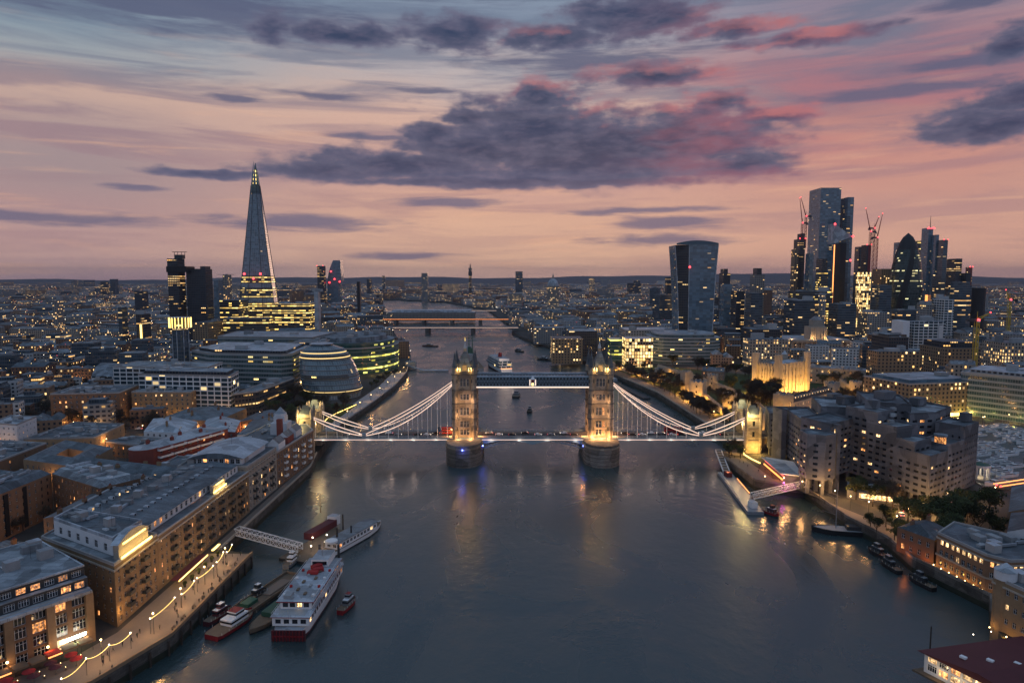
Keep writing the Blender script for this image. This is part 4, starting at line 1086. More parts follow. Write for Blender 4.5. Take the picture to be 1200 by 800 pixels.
r = block('hall', 'second pale barrel roof, nearer the columned dark-roofed block', [(-194,418),(-170,412),(-180,446),(-205,452)], 15.5, 'brickr', 'lead', {0: (6, 3, 1.4, 1.6)}, group=BG, roofkind='hip', ridge=4, lit=.1)
p = [(-163,398),(-133,402),(-140,436),(-170,440)]
r = block('columned_block', 'white columned facade under a dark curved roof beside the bridge road', p, 17, 'whitew', 'slate', {0: (9, 2, 1.5, 3.6), 3: (9, 2, 1.5, 3.6)}, group=BG, roofkind='hip', ridge=4.5, lit=.12, res=True)
r = block('brick_flats', 'red brick flats with many lit windows at the far left street', [(-360,380),(-312,400),(-320,418),(-368,398)], 19, 'brickr', 'roof', {0: (16, 4, 1.5, 1.7)}, group=BG, lit=.2, n_units=4)
r = block('stair_block', 'white square block with small windows joined to red brick flats', [(-311,401),(-292,396),(-297,420),(-316,424)], 23, 'whitew', 'lead', {0: (5, 5, 1.0, 1.2), 1: (5, 5, 1.0, 1.2)}, group=BG, lit=.06, n_units=2)
r = block('brick_flats', 'square brown brick flats with orange lamps at their foot', [(-330,482),(-284,488),(-290,525),(-336,518)], 26.5, 'brickb', 'roof', {0: (12, 6, 1.3, 1.6), 1: (8, 6, 1.3, 1.6)}, group=BG, lit=.12, orange=.6, n_units=5)
lamp((-308, 478, 8), 1600, (1, .42, .08), .5, parent=r, name='street_light')
r = block('brick_flats', 'golden-lit brown flats between the square flats and the white-framed block', [(-282,500),(-238,500),(-240,530),(-286,532)], 25, 'brickw', 'lead', {0: (11, 6, 1.3, 1.6), 1: (6, 6, 1.3, 1.6)}, group=BG, lit=.2, orange=.5, n_units=5)
for x in (-276, -262, -248): lamp((x, 495, 8), 700, (1, .52, .10), .5, parent=r, name='street_light')
# fill blocks between: roofs seen across the quarter
fills = [([(-262,236),(-226,232),(-224,284),(-260,290)], 19, 'low brick terrace roof left of the sunken yard'), ([(-150,340),(-128,404),(-140,404),(-158,342)], 18, 'narrow roof tucked behind the dark jumbled warehouse'),
         ([(-176,322),(-154,320),(-157,345),(-176,352)], 16, 'small slate roof beside the broad skylit roof'), ([(-300,340),(-262,332),(-264,380),(-300,388)], 16, 'plain dark roof west of the open courtyard'),
         ([(-240,396),(-214,386),(-206,402),(-232,410)], 13, 'tiny blue-grey roof with a turquoise round top'), ([(-290,398),(-250,402),(-254,440),(-290,446)], 14, 'flat roof near the white square block'),
         ([(-182,232),(-200,232),(-199,255),(-184,255)], 8, 'single-storey shed in the sunken yard'), ([(-340,300),(-300,292),(-296,330),(-334,340)], 17, 'gabled roof beyond the low brick terrace'),
         ([(-238,452),(-196,448),(-194,492),(-236,494)], 15, 'grey roof in front of the white-framed block'), ([(-186,448),(-160,446),(-160,480),(-184,484)], 13, 'glass-sided shop roof by the park trees')]
for poly, z, lb in fills:
    if area(poly) < 0: poly = poly[::-1]
    r = block('street_house', lb, poly, z, random.choice(['brickw', 'brickb', 'brickb']), 'slate', {0: (max(3, int(math.dist(poly[0], poly[1])/3.6)), max(1, int((z-5)/3.5)), 1.1, 1.5), 1: (4, max(1, int((z-5)/3.5)), 1.1, 1.5)},
              group='small roofs between the brick blocks', roofkind=random.choice(['gable', 'hip', 'flat']), ridge=3.2, lit=.15, orange=.8, n_units=3)
# larger modern blocks on the south side
def slab(name, label, poly, z1, mat, roof='roof', group=None, z0=GZ-.5, steps=(), nu=4, rise=1.0, big=2.2, res=True, cat='building', rnd=None):
    if area(poly) < 0: poly = poly[::-1]
    root = thing(name, label, cat, (*cen(poly), GZ), group); mb = MB(); rn = random.random() if rnd is None else rnd
    mb.prism(poly, z0, z1, mat, roof, rnd=rn); mb.build('wall', root); roof_top(root, inset(poly, -.2), z1, roof, rise)
    zc, pc = z1, poly
    for d, h, m2 in steps:
        pc = inset(pc, d); mb = MB(); mb.prism(pc, zc+.3, zc+h, m2, roof, rnd=rn); mb.build('upper_storey', root); zc += h
    if nu: units(root, pc, zc+.2, nu, random.Random(int(abs(poly[0][0]*7+poly[0][1]))), big)
    if res: reserve(poly, 6)
    return root
slab('framed_flats', 'white-framed modern flats with deep dark bays above the brick quarter', [(-285,516),(-211,506),(-215,532),(-285,545)], 36, 'whitegrid', steps=[(3, 3, 'dark')])
slab('stepped_wing', 'dark stepped wing running down beside the white-framed flats', [(-209,508),(-196,520),(-190,590),(-206,590)], 22, 'dark')
slab('framed_flats', 'second framed block, lower and behind, close to the slim lit tower', [(-330,560),(-250,556),(-252,590),(-330,596)], 36, 'whitegrid', nu=5)
# arched railway-like roof
p = [(-398,640),(-325,628),(-336,680),(-412,694)]; root = thing('arched_hall', 'long blue-grey arched roof hall among dark streets', 'hall', (*cen(p), GZ))
mb = MB(); mb.prism(p, GZ-.5, 17, 'whitegrid', 'roof'); mb.build('wall', root); mb = MB()
a, b, c, d = [Vector((x, y, 17)) for x, y in p]
for k in range(10):
    t0, t1 = k/10, (k+1)/10; z = lambda t: Vector((0, 0, 9*math.sin(math.pi*t)**.8))
    mb.face([a.lerp(d, t0)+z(t0), b.lerp(c, t0)+z(t0), b.lerp(c, t1)+z(t1), a.lerp(d, t1)+z(t1)], 'roof')
    mb.face([b, b.lerp(c, t1)+z(t1), b.lerp(c, t0)+z(t0)], 'glass'); mb.face([b, b.lerp(c, t1), b.lerp(c, t1)+z(t1)], 'glass')
mb.build('arched_roof', root); reserve(p)
# ovoid glass hall leaning back from the river
ch = thing('ovoid_hall', 'leaning egg-shaped glass hall with rings of lit floors', 'building', (-160, 604, GZ))
nr = 11
def ch_ring(t): 
    rr = 25.5*math.sin(math.pi*(.30+.60*t))**.85 if t < .99 else 12
    rr = 25.5*(1-(abs(t-.28)/.85)**2.4)**.5 if t < .98 else 9
    return rr, -160-13*t**1.3, 604+13*t
for i in range(nr):
    t0, t1 = i/nr, (i+1)/nr; z0_, z1_ = GZ+45*t0, GZ+45*t1; r0, x0, y0 = ch_ring(t0); r1, x1, y1 = ch_ring(t1); mb = MB(); n = 40
    for k in range(n):
        a0, a1 = 2*math.pi*k/n, 2*math.pi*(k+1)/n; w = r0*2*math.pi/n
        q = lambda r_, x, y, a, z: (x+r_*math.cos(a), y+r_*math.sin(a), z)
        lit_row = i in (1, 4, 8) or i == 9
        mm = 'glasswarm' if (i in (1, 8) or (i == 4 and 24 < k < 36)) else 'ringglass'
        mb.face([q(r0, x0, y0, a0, z0_), q(r0, x0, y0, a1, z0_), q(r1, x1, y1, a1, z1_-.7), q(r1, x1, y1, a0, z1_-.7)], mm, [(k*w, 0), (k*w+w, 0), (k*w+w, 3.4), (k*w, 3.4)], .37+i*.05)
        mb.face([q(r1, x1, y1, a0, z1_-.7), q(r1, x1, y1, a1, z1_-.7), q(r1+.5, x1, y1, a1, z1_), q(r1+.5, x1, y1, a0, z1_)], 'steel')
        mb.face([q(r1+.5, x1, y1, a0, z1_), q(r1+.5, x1, y1, a1, z1_), q(r1-2, x1, y1, a1, z1_), q(r1-2, x1, y1, a0, z1_)], 'lead')
    mb.build('glass_ring', ch)
for i_ in (4, 8, 9):
    r0_, x0_, y0_ = ch_ring((i_+.45)/nr); mb = MB(); mb.cyl(x0_, y0_, GZ+45*(i_+.3)/nr, GZ+45*(i_+.5)/nr, r0_+.35, r0_+.3, 'glasswarm' if i_ == 4 else 'rowlight', 40, mt='steel'); mb.build('light_ring', ch)
r1, x1, y1 = ch_ring(1); mb = MB(); mb.cyl(x1, y1, 50, 50.6, r1+1.5, r1+1.5, 'lead', 30, mt='lead'); mb.build('roof', ch)
mb = MB(); mb.cyl(-159.5, 603, 11.6, 12.1, 25.6, 25.6, 'rowlight', 40, mt='steel'); mb.build('light_ring', ch)
reserve([(-190,575),(-130,575),(-130,635),(-190,635)])
slab('office_block', 'curved-cornered striped office with a long yellow lit floor left of the ovoid hall', [(-275,616),(-206,604),(-198,612),(-204,690),(-300,704),(-302,640)], 41, 'striped', 'lead', 'striped glass offices by the river park', steps=[(6, 3, 'dark')])
slab('office_block', 'pale-roofed striped office farther back behind the yellow lit floor', [(-318,735),(-212,722),(-206,800),(-325,806)], 46, 'striped', 'lead', 'striped glass offices by the river park')
slab('office_block', 'small glass office wedged behind the ovoid hall', [(-222,690),(-190,690),(-192,716),(-222,716)], 44, 'glass', 'roof', 'striped glass offices by the river park')
n = 28; ell = [(-184+51*math.cos(2*math.pi*k/n), 792+64*math.sin(2*math.pi*k/n)) for k in range(n)]
r = slab('oval_office', 'dark green oval office with bright yellow-green floors at the river bend', ell, 33, 'striped_green', 'roof', steps=[(5, 6, 'striped_green'), (9, 5, 'roof')], nu=10)
for k in range(5): lamp((-150+k*8, 728+k*8, 8), 700, (1, .6, .15), .5, parent=r, name='street_light')
# slim tower with a glowing crown
cx, cy = XY(212, 640, 50), 640; zt = ZY(371.5, 640); zb = ZY(383.5, 640)
r = thing('slim_tower', 'slim dark tower with a glowing golden ribbed crown', 'tower', (cx, cy, GZ))
mb = MB(); mb.cyl(cx, cy, GZ-.5, zb, 7, 7, 'glass', 16); mb.build('shaft', r)
mb = MB()
for k in range(20): a = 2*math.pi*k/20; mb.cyl(cx+9.6*math.cos(a), cy+9.6*math.sin(a), zb, zt, .35, .35, 'yellow', 5)
mb.cyl(cx, cy, zb, zt-.5, 8.4, 8.4, 'glasswarm', 20); mb.cyl(cx, cy, zb-.6, zb, 10, 10, 'steel', 20); mb.cyl(cx, cy, zt-.5, zt, 9.8, 9.8, 'lead', 20); mb.build('crown', r)
for k in range(8):
    a = 2*math.pi*k/8; mb = MB(); mb.cyl(cx+7.4*math.cos(a), cy+7.4*math.sin(a), GZ, zb, .4, .4, 'lead', 6); mb.build('fin', r)
reserve([(cx-12, cy-12), (cx+12, cy-12), (cx+12, cy+12), (cx-12, cy+12)])
mb = MB(); mb.face([(-132,446,GZ+.03),(-128,560,GZ+.03),(-185,566,GZ+.03),(-200,500,GZ+.03),(-160,446,GZ+.03)], 'grass'); tag(mb.build('park_lawn'), kind='structure')
RES.append([(-125,440),(-118,620),(-188,575),(-204,500),(-160,440)])
RES.append([(-118,600),(-113,800),(-140,800),(-150,620)])
RES.append([(-119,197),(-90,197),(-90,300),(-119,300)])
root = thing('glowing_path_rail', 'golden lit handrail curving along the riverside park lawn', 'handrail', (-133, 500, GZ))
mb = MB(); pts = [(-136,484),(-137,500),(-135,518),(-131,538),(-128,554)]
for a, b in zip(pts, pts[1:]): mb.bar((*a, GZ+1), (*b, GZ+1), .3, .4, 'yellow')
mb.build('rail', root)
for a in pts: mb = MB(); mb.cyl(*a, GZ, GZ+1, .06, .06, 'metal', 5); mb.build('post', root)

# ------------------------------------------------------------ north bank, near : the big stepped hotel
hotel = thing('hotel', 'huge grey stepped concrete hotel with slot windows beside the quay', 'hotel', (190, 350, GZ)); hops = []
def wing(poly, z0, z1, name='wing', slots=True, roofh=1.2, bay=3.7, pill=True, wh=1.25, ww=2.7, st=3.0):
    if area(poly) < 0: poly = poly[::-1]
    mb = MB(); mb.rnd = random.random()
    for i in range(len(poly)):
        a, b = poly[i], poly[(i+1) % len(poly)]; L = math.dist(a, b)
        n = Vector((b[1]-a[1], a[0]-b[0])); c = ((a[0]+b[0])/2, (a[1]+b[1])/2)
        facing = n.x*(0-c[0])+n.y*(0-c[1]) > 0
        if slots and facing and L > 6:
            nb = max(1, int((L-1.6)/bay)); ns = max(1, int((z1-z0-1.6)/st))
            hops.extend(wall_open(mb, a, b, z0, z1, spans(L, nb, min(ww, (L-1.6)/nb-.5), .8), [(1.2+st*k, 1.2+st*k+wh) for k in range(ns)], 'conc', .5))
        else: mb.face([(*a, z0), (*b, z0), (*b, z1), (*a, z1)], 'conc')
    mb.face([(*p_, z0) for p_ in poly[::-1]], 'conc')
    w = mb.build(name, hotel); roof_top(w, poly, z1, 'roof', roofh, 'conc')
    if pill and z0 > GZ+2:
        for x, y in list(inset(poly, 1.5))+[cen(poly)]:
            mb = MB(); mb.box(x, y, GZ-.2, 1.5, 1.5, z0-GZ+.2, 'conc'); mb.build('pillar', hotel)
    reserve(poly, 6)
    return w
wing([(189,302),(203,312),(196,325),(183,319)], 10, 28.5)
wing([(186.3,310.2),(199,318),(193.5,332),(180,328)], 10, 33)
wing([(183,319.5),(197,326),(190,340),(177,335)], 10, 38)
wing([(179,330),(192,338),(187,356),(172.5,348)], 10, 43)
wing([(203.2,312.2),(218,323),(211,335),(198,325)], 7, 31)
wing([(218,323.2),(232,334),(224,346),(211,335)], 7, 37.5, bay=2.6, ww=1.0)
wing([(157,331),(175,344.5),(170,362),(150,349)], 11, 37, ww=2.9)
wing([(152,343),(166,356),(172,392),(157,386)], 9, 34)
wing([(166,362),(190,356),(196,384),(174,392)], 9, 40)
wing([(186,352),(204,344),(214,372),(196,384)], 9, 44.5)
wing([(200,338),(214,340),(232,356),(222,384),(206,372)], 9, 41)
wing([(176,392),(200,384),(212,402),(182,410)], 9, 37)
wing([(152,398),(176,394),(184,418),(158,420)], 9, 29)
hx, hy = 150, 329
hexp = [(hx+8.2*math.cos(R(30+60*k)), hy+8.2*math.sin(R(30+60*k))) for k in range(6)]
wing(hexp, 12.5, 33.5, 'tower_bay', bay=3.3, ww=2.2)
mb = MB(); mb.box(159.5, 333, GZ, 2.2, 7.5, 33, 'conc', R(20)); mb.build('fin_wall', hotel)
mb = MB(); mb.box(158.2, 329, 8, .25, .25, 28, 'warm'); mb.build('light_strip', hotel)
mb = MB(); mb.box(152.5, 383, GZ, 3, 10, 31, 'conc', R(8)); mb.build('fin_wall', hotel)
for cx_, cy_, z, s in ((200,362,45.5,9), (218,362,42,7), (184,372,41,8), (190,398,38,7), (228,338,38.5,5), (184,344,44,6)):
    mb = MB(); mb.box(cx_, cy_, z-.3, s, s*.7, 4.2, 'conc', R(25)); mb.build('lift_housing', hotel)
for k in range(9):
    mb = MB(); x, y = (186+k*3.5, 330+k*5.5); mb.box(x, y, 39+(k % 3)*2, 2.5, 2, 1.5, 'unit'); mb.build('rooftop_unit', hotel)
mb = MB(); mb.cyl(203.5, 318.5, 31.6, 35, 2.4, 2.4, 'orange', 10, mt='roof'); mb.cyl(203.5, 318.5, 35, 36, 3, 3, 'roof', 10); mb.build('lit_drum', hotel)
put_windows(hotel, hops, .10, .35, 100, random.Random(21), slot=True)
mb = MB(); mb.prism([(160,318),(180,308),(184,322),(168,334)], GZ-.3, 9, 'conc', 'roof'); mb.build('podium', hotel); mb = MB(); mb.box(171, 312.6, GZ+1, 14, .3, 2.2, 'warm', R(-27)); mb.build('lit_foyer', hotel)
for x, y, e in ((176,300,700),(181,297,900),(166,306,500),(186,290,600),(150,318,350),(158,314,350),(196,300,400),(140,338,300)): lamp((x, y, 9), e*4, (1, .52, .16), .5, parent=hotel, name='forecourt_light')
# low building left of the hotel: lit red and pink restaurant terrace
r = thing('restaurant', 'low white-roofed restaurant glowing red and orange beside the quay', 'restaurant', (140, 352, GZ))
mb = MB(); mb.prism([(141,344),(149,340),(155,368),(143,378)], GZ-.2, 9.2, 'conc', 'whitew'); mb.build('wall', r); mb = MB(); mb.prism([(138,343),(146,339),(148,362),(140,376)], 9.4, 9.8, 'whitew', 'lead', 'whitew'); mb.build('canopy', r)
mb = MB(); mb.bar((139.5,344,GZ+1.2), (141,374,GZ+1.2), .4, .6, 'orangel'); mb.bar((140,343,GZ+3), (141.6,374,GZ+3), .2, .3, 'redl'); mb.build('light_strip', r)
mb = MB(); mb.ball(137, 336, 7, .4, 'magenta'); mb.build('magenta_lamp', r); lamp((136.5, 335, 7.5), 900, (1, .1, .8), .4, parent=r, name='magenta_light')
for y in (346, 354, 362, 370): lamp((138.6, y, 8), 260, (1, .22, .06), .4, parent=r, name='terrace_light')
reserve([(132,330),(156,330),(158,385),(132,385)])
# curved glowing path up to the bridge
r = thing('lit_curved_stair', 'curving golden handrail beside the bridge foot and small trees', 'handrail', (140, 390, GZ)); mb = MB()
pts = [(140,377),(137.5,384),(136,392),(138,400),(143,404),(149,404)]
for k, (a, b) in enumerate(zip(pts, pts[1:])): mb.bar((*a, GZ+.8+k*.5), (*b, GZ+1.3+k*.5), .4, .6, 'yellow')
mb.build('rail', r); lamp((137, 391, 8.5), 900, (1, .58, .12), .4, parent=r, name='path_light'); lamp((131, 398, 8), 600, (1, .5, .1), .4, parent=r, name='path_light')
# arched brick house on the river
p = [(155,241),(159,221),(163.5,216),(176,217),(186,232),(168,252)]
r = block('riverside_house', 'brown brick river house with glowing upper windows and uplit piers', p, 17, 'brickb', 'slate', {0: (8, 3, 1.5, 2.0), 1: (3, 3, 1.1, 2.0), 2: (5, 3, 1.4, 2.0), 5: (5, 3, 1.3, 2.0)}, group='houses on the north quay', n_units=5, lit=.3, orange=.15, toplit=True, cornice=[15.6, 9.4])
for k in range(7):
    t = k/6; x, y = 155+(159-155)*t*1.0-1.6, 241+(221-241)*t; lamp((x, y, GZ+.9), 95, (1, .48, .08), .2, parent=r, name='uplight'); mb = MB(); mb.ball(x+.8, y, GZ+.5, .22, 'bulb', 6, 3); mb.build('uplighter', r)
for x, y in ((160.6,216.8),(163.5,214.2),(168,214.4),(173,214.8),(177,216)): lamp((x, y, GZ+.9), 95, (1, .48, .08), .2, parent=r, name='uplight'); mb = MB(); mb.ball(x, y+.6, GZ+.5, .22, 'bulb', 6, 3); mb.build('uplighter', r)
p = [(149,256),(155,242.5),(167,252.6),(160,263)]
r = block('riverside_house', 'low hipped brick wing with a red glow at its foot, beside the brown river house', p, 14, 'brickb', 'slate', {0: (4, 2, 1.4, 2), 3: (3, 2, 1.3, 2)}, group='houses on the north quay', n_units=0, lit=.2, roofkind='hip', ridge=3)
for x, y in ((149,250),(152,244),(146.5,256)): lamp((x, y, GZ+.8), 170, (1, .24, .04), .4, parent=r, name='red_light')
p = [(178,238),(189,226),(206,240),(194,258)]
r = block('riverside_house', 'white gable house with arched lit windows behind the brown river house', p, 19, 'whitew', 'slate', {0: (6, 4, 1.2, 1.7), 3: (9, 3, 1.4, 2.2)}, group='houses on the north quay', n_units=0, lit=.45, orange=.25, roofkind='gable', ridge=4)
for x, y in ((181,232),(185,228)): lamp((x, y, GZ+1.2), 300, (1, .5, .1), .3, parent=r, name='uplight')
p = [(196,262),(212,246),(240,276),(222,296)]
r = block('riverside_house', 'long dark-roofed brick house with arched lit windows near the yacht basin', p, 18, 'brickb', 'slate', {0: (8, 3, 1.2, 1.8), 3: (12, 3, 1.4, 2.2)}, group='houses on the north quay', n_units=0, lit=.4, orange=.2, roofkind='gable', ridge=5)
p = [(145,198),(148.5,184),(170,190),(165,206)]
r = block('riverside_house', 'tall brick house with white corner turret rising from the water edge', p, 20, 'brickw', 'slate', {0: (5, 5, 1.2, 1.7), 1: (8, 5, 1.2, 1.7), 3: (7, 5, 1.2, 1.7)}, group='houses on the north quay', n_units=2, lit=.08, z0=-3, cornice=[18.4])
mb = MB(); mb.cyl(147.4, 196.4, -3, 20.5, 2.6, 2.6, 'brickw', 10); mb.cyl(147.4, 196.4, 20.5, 23.2, 2.9, 2.9, 'whitew', 10); mb.cyl(147.4, 196.4, 23.2, 25.4, 3.1, .2, 'lead', 10); mb.build('corner_turret', r)
for x, y in ((143.2,196.5),(144.3,191),(146,186.2),(147.6,182.6)): lamp((x, y, GZ+.6), 110, (1, .5, .1), .2, parent=r, name='uplight'); mb = MB(); mb.ball(x+.5, y, GZ+.3, .2, 'bulb', 6, 3); mb.build('uplighter', r)
# red roofed pier restaurant in the lower corner
p = [(111,175),(124,150),(160,160),(143,182)]
r = thing('pier_restaurant', 'maroon sheet-roofed restaurant on piles in the lower corner', 'restaurant', (*cen(p), 0))
mb = MB()
ops = wall_open(mb, p[0], p[1], 4.4, 9.6, spans(28, 9, 2.4, .6), [(.8, 2.6), (3.2, 4.6)], 'whitew', .3)
for i in (1, 2, 3): a, b = p[i], p[(i+1) % 4]; mb.face([(*a, 4.4), (*b, 4.4), (*b, 9.6), (*a, 9.6)], 'whitew')
mb.build('wall', r); put_windows(r, ops, .85, .2, 40)
mb = MB(); mb.gable([(109.5,176),(123,148),(161.5,159),(143.5,183.5)], 9.7, 1.9, 'maroon'); mb.build('roof', r)
for k in range(5): 
    mb = MB(); mb.box(118+k*6, 170-k*1.5, 11.0, 1.5, 1.1, .5, 'whitep', R(-60)); mb.build('skylight', r)
mb = MB(); mb.box(136, 158, 10.8, 14, 5, 2.4, 'whitew', R(20)); mb.box(136, 158, 13.2, 15, 6, .4, 'maroon', R(20)); mb.build('roof_lantern', r)
mb = MB(); mb.prism([(108.5,176),(123,147),(161,158),(144,184)], 3.9, 4.4, 'wood', 'wood', 'wood'); mb.build('deck', r)
for x in range(112, 158, 6):
    for y in (154, 162, 172):
        if in_poly(x, y, p): mb = MB(); mb.cyl(x, y, -3, 3.9, .3, .3, 'bark', 6); mb.build('pile', r)
mb = MB(); mb.ball(128, 181, 11.5, .14, 'bulbw'); mb.ball(134, 182.5, 11.5, .14, 'bulbw'); mb.build('roof_lamp', r)
for k in range(5): lamp((111.0+k*2.4, 170-k*4.6, 7), 130, (1, .7, .35), .3, parent=r, name='terrace_light')
mb = MB(); mb.cyl(122, 190, -3, 9, .25, .2, 'bark', 6); tag(mb.build('mooring_post'), 'lone timber post standing in water beyond the maroon roof', 'post')
# offices behind the hotel
p = [(297,505),(358,518),(345,560),(285,548)]
r = slab('glass_roofed_block', 'dark brown block with long glass vault roof and glowing yellow arcade at its foot', p, 30, 'brownlit', 'lead', steps=[(4, 3, 'glassblue')])
for k in range(8): lamp((301+k*8, 501.5+k*1.8, 7), 900, (1, .60, .10), .5, parent=r, name='arcade_light')
mb = MB(); mb.box(328, 508.5, GZ+.5, 60, .4, 2.4, 'yellow', math.atan2(13, 61)); mb.build('lit_arcade', r)
r = slab('striped_offices', 'long office with pale horizontal bands at the right edge behind the yacht basin', [(345,520),(398,452),(440,480),(378,552)], 37, 'striped', 'lead', steps=[(5, 3, 'concrete')])
for k in range(5): lamp((343+k*10, 512-k*13, 8), 700, (.9, .85, .2), .5, parent=r, name='arcade_light')
slab('office_block', 'low grey office between the golden castle keep and the glass-vault block', [(240,470),(280,468),(282,500),(244,498)], 15, 'concrete', 'lead', 'offices around the castle')
# yacht basin
bp = [(237,336),(252,326),(300,392),(372,460),(352,486),(318,472),(262,400),(246,372)]
mb = MB(); mb.face([(*q, GZ+.03) for q in bp], 'water'); tag(mb.build('dock_water'), kind='structure'); RES.append(inset(bp, -6))
mb = MB(); wall_line(mb, bp+[bp[0]], .9, GZ, GZ+.5, 'stoned'); tag(mb.build('dock_edge'), 'stone edge of the yacht basin beside the hotel', 'kerb')
kx, ky = 244, 349
r = thing('rotunda', 'small round pavilion with green roof and lit columns by the yacht basin', 'pavilion', (kx, ky, GZ))
mb = MB(); mb.cyl(kx, ky, GZ, GZ+1, 5.4, 5.4, 'stonew', 16); mb.build('base', r)
for k in range(8): a = 2*math.pi*k/8; mb = MB(); mb.cyl(kx+4.5*math.cos(a), ky+4.5*math.sin(a), GZ+1, GZ+7, .45, .4, 'whitew', 8); mb.build('column', r)
mb = MB(); mb.cyl(kx, ky, GZ+7, GZ+8.2, 5.3, 5.3, 'whitew', 16); mb.cyl(kx, ky, GZ+8.2, GZ+9.2, 5.1, .5, 'green', 16); mb.build('roof', r); lamp((kx, ky, GZ+4), 600, (1, .8, .5), .4, parent=r, name='pavilion_light')
r = thing('footbridge', 'red and yellow lit footbridge over the yacht basin mouth', 'footbridge', (262, 345, GZ)); mb = MB()
mb.bar((240,330,6.5), (300,352,6.5), 4, .5, 'wood'); mb.build('deck', r)
for s in (-2.2, 2.2): mb = MB(); mb.bar((240,330+s,7.6), (300,352+s,7.6), .25, .45, 'orangel'); mb.build('light_strip', r)
mb = MB(); mb.ball(240, 330, 8, .6, 'redl'); mb.ball(240, 327, 8, .5, 'redl'); mb.build('red_lamp', r)

# ------------------------------------------------------------ the castle
def crenel(mb, a, b, z, m, st=2.4):
    L = math.dist(a, b); n = max(1, int(L/st))
    for k in range(n):
        t = (k+.5)/n; mb.box(a[0]+(b[0]-a[0])*t, a[1]+(b[1]-a[1])*t, z, st*.5, .7, 1.1, m, math.atan2(b[1]-a[1], b[0]-a[0]))
kp = [(237,603),(274,630),(261,650),(224,622)]
r = thing('castle_keep', 'square stone keep with four corner turrets, floodlit gold', 'castle', (*cen(kp), GZ)); mb = MB(); ops = []
for i in range(4):
    a, b = kp[i], kp[(i+1) % 4]; L = math.dist(a, b)
    ops += wall_open(mb, a, b, GZ-.5, 32, spans(L, 9, 1.1, 2), [(6, 8.2), (13.5, 16.5), (20.5, 23.5)], 'stonew', .4) if i in (0, 3) else []
    if i in (1, 2): mb.face([(*a, GZ-.5), (*b, GZ-.5), (*b, 32), (*a, 32)], 'stonew')
    for k in range(1, 8): mb.box(a[0]+(b[0]-a[0])*k/8, a[1]+(b[1]-a[1])*k/8, GZ-.5, 1.3, 1.6, 26.5, 'stonew', math.atan2(b[1]-a[1], b[0]-a[0]))
    crenel(mb, a, b, 32, 'stonew')
mb.face([(*q, 31) for q in kp], 'roof'); mb.build('wall', r); put_windows(r, ops, .0, .5, 60)
mb = MB(); mb.gable([tuple(q) for q in inset(kp, 4)], 31.1, 2.6, 'lead'); mb.build('roof', r)
for i, (x, y) in enumerate(kp):
    mb = MB()
    if i == 2: mb.cyl(x, y, GZ-.5, 37, 3, 3, 'stonew', 12); mb.cyl(x, y, 37, 40.5, 2.8, .3, 'lead', 12)
    else: mb.box(x, y, GZ-.5, 4.8, 4.8, 37, 'stonew', R(36.6)); mb.cyl(x, y, 36.5, 40, 2.6, .3, 'lead', 8)
    for k in range(4): mb.cyl(x, y, 39.8, 41.6, .12, .12, 'metal', 4)
    mb.build('turret', r)
fl = Vector((35, 26)).normalized(); nn = Vector((fl.y, -fl.x))
for k in range(4):
    x, y = 237+35*(k+.5)/4, 603+26*(k+.5)/4; lamp((x+nn.x*9, y+nn.y*9, GZ+1.5), 16000, (1, .48, .09), .6, parent=r, name='floodlight')
d2 = Vector((214-237, 635-603)).normalized(); n2 = Vector((-d2.y*-1, d2.x*-1)); n2 = Vector((-.81, -.59))
for k in range(4):
    x, y = 237-13*(k+.5)/4, 603+19*(k+.5)/4; lamp((x+n2.x*9, y+n2.y*9, GZ+1.5), 16000, (1, .48, .08), .6, parent=r, name='floodlight')
reserve(kp, 26)
def wall_thing(label, pts, h, w=2.2, m='stonew', group='castle curtain walls', lights=0, le=3200):
    r = thing('curtain_wall', label, 'wall', (*pts[0], GZ), group); mb = MB(); wall_line(mb, pts, w, GZ-.5, GZ+h, m)
    for a, b in zip(pts, pts[1:]): crenel(mb, a, b, GZ+h, m, 3)
    mb.build('wall', r)
    tot = sum(math.dist(a, b) for a, b in zip(pts, pts[1:]))
    for k in range(lights):
        s = tot*(k+.5)/lights
        for a, b in zip(pts, pts[1:]):
            L = math.dist(a, b)
            if s <= L:
                x, y = a[0]+(b[0]-a[0])*s/L, a[1]+(b[1]-a[1])*s/L; nx, ny = (b[1]-a[1])/L, -(b[0]-a[0])/L
                if nx*(-x)+ny*(-y) < 0: nx, ny = -nx, -ny
                lamp((x+nx*5, y+ny*5, GZ+1.5), le, (1, .45, .07), .5, parent=r, name='floodlight'); break
            s -= L
    return r
wall_thing('outer castle wall glowing gold along the wooded river quay', [(160,492),(163,530),(166,570),(160,610),(152,650),(132,740),(118,800)], 5, lights=6)
wall_thing('inner castle wall running back toward the golden keep', [(190,500),(196,540),(196,600),(186,680),(166,770)], 6, lights=4, le=2200)
wall_thing('castle wall on the hotel side below the dormered range', [(160,492),(196,486),(240,500),(300,580),(320,660)], 6, lights=3, le=2400)
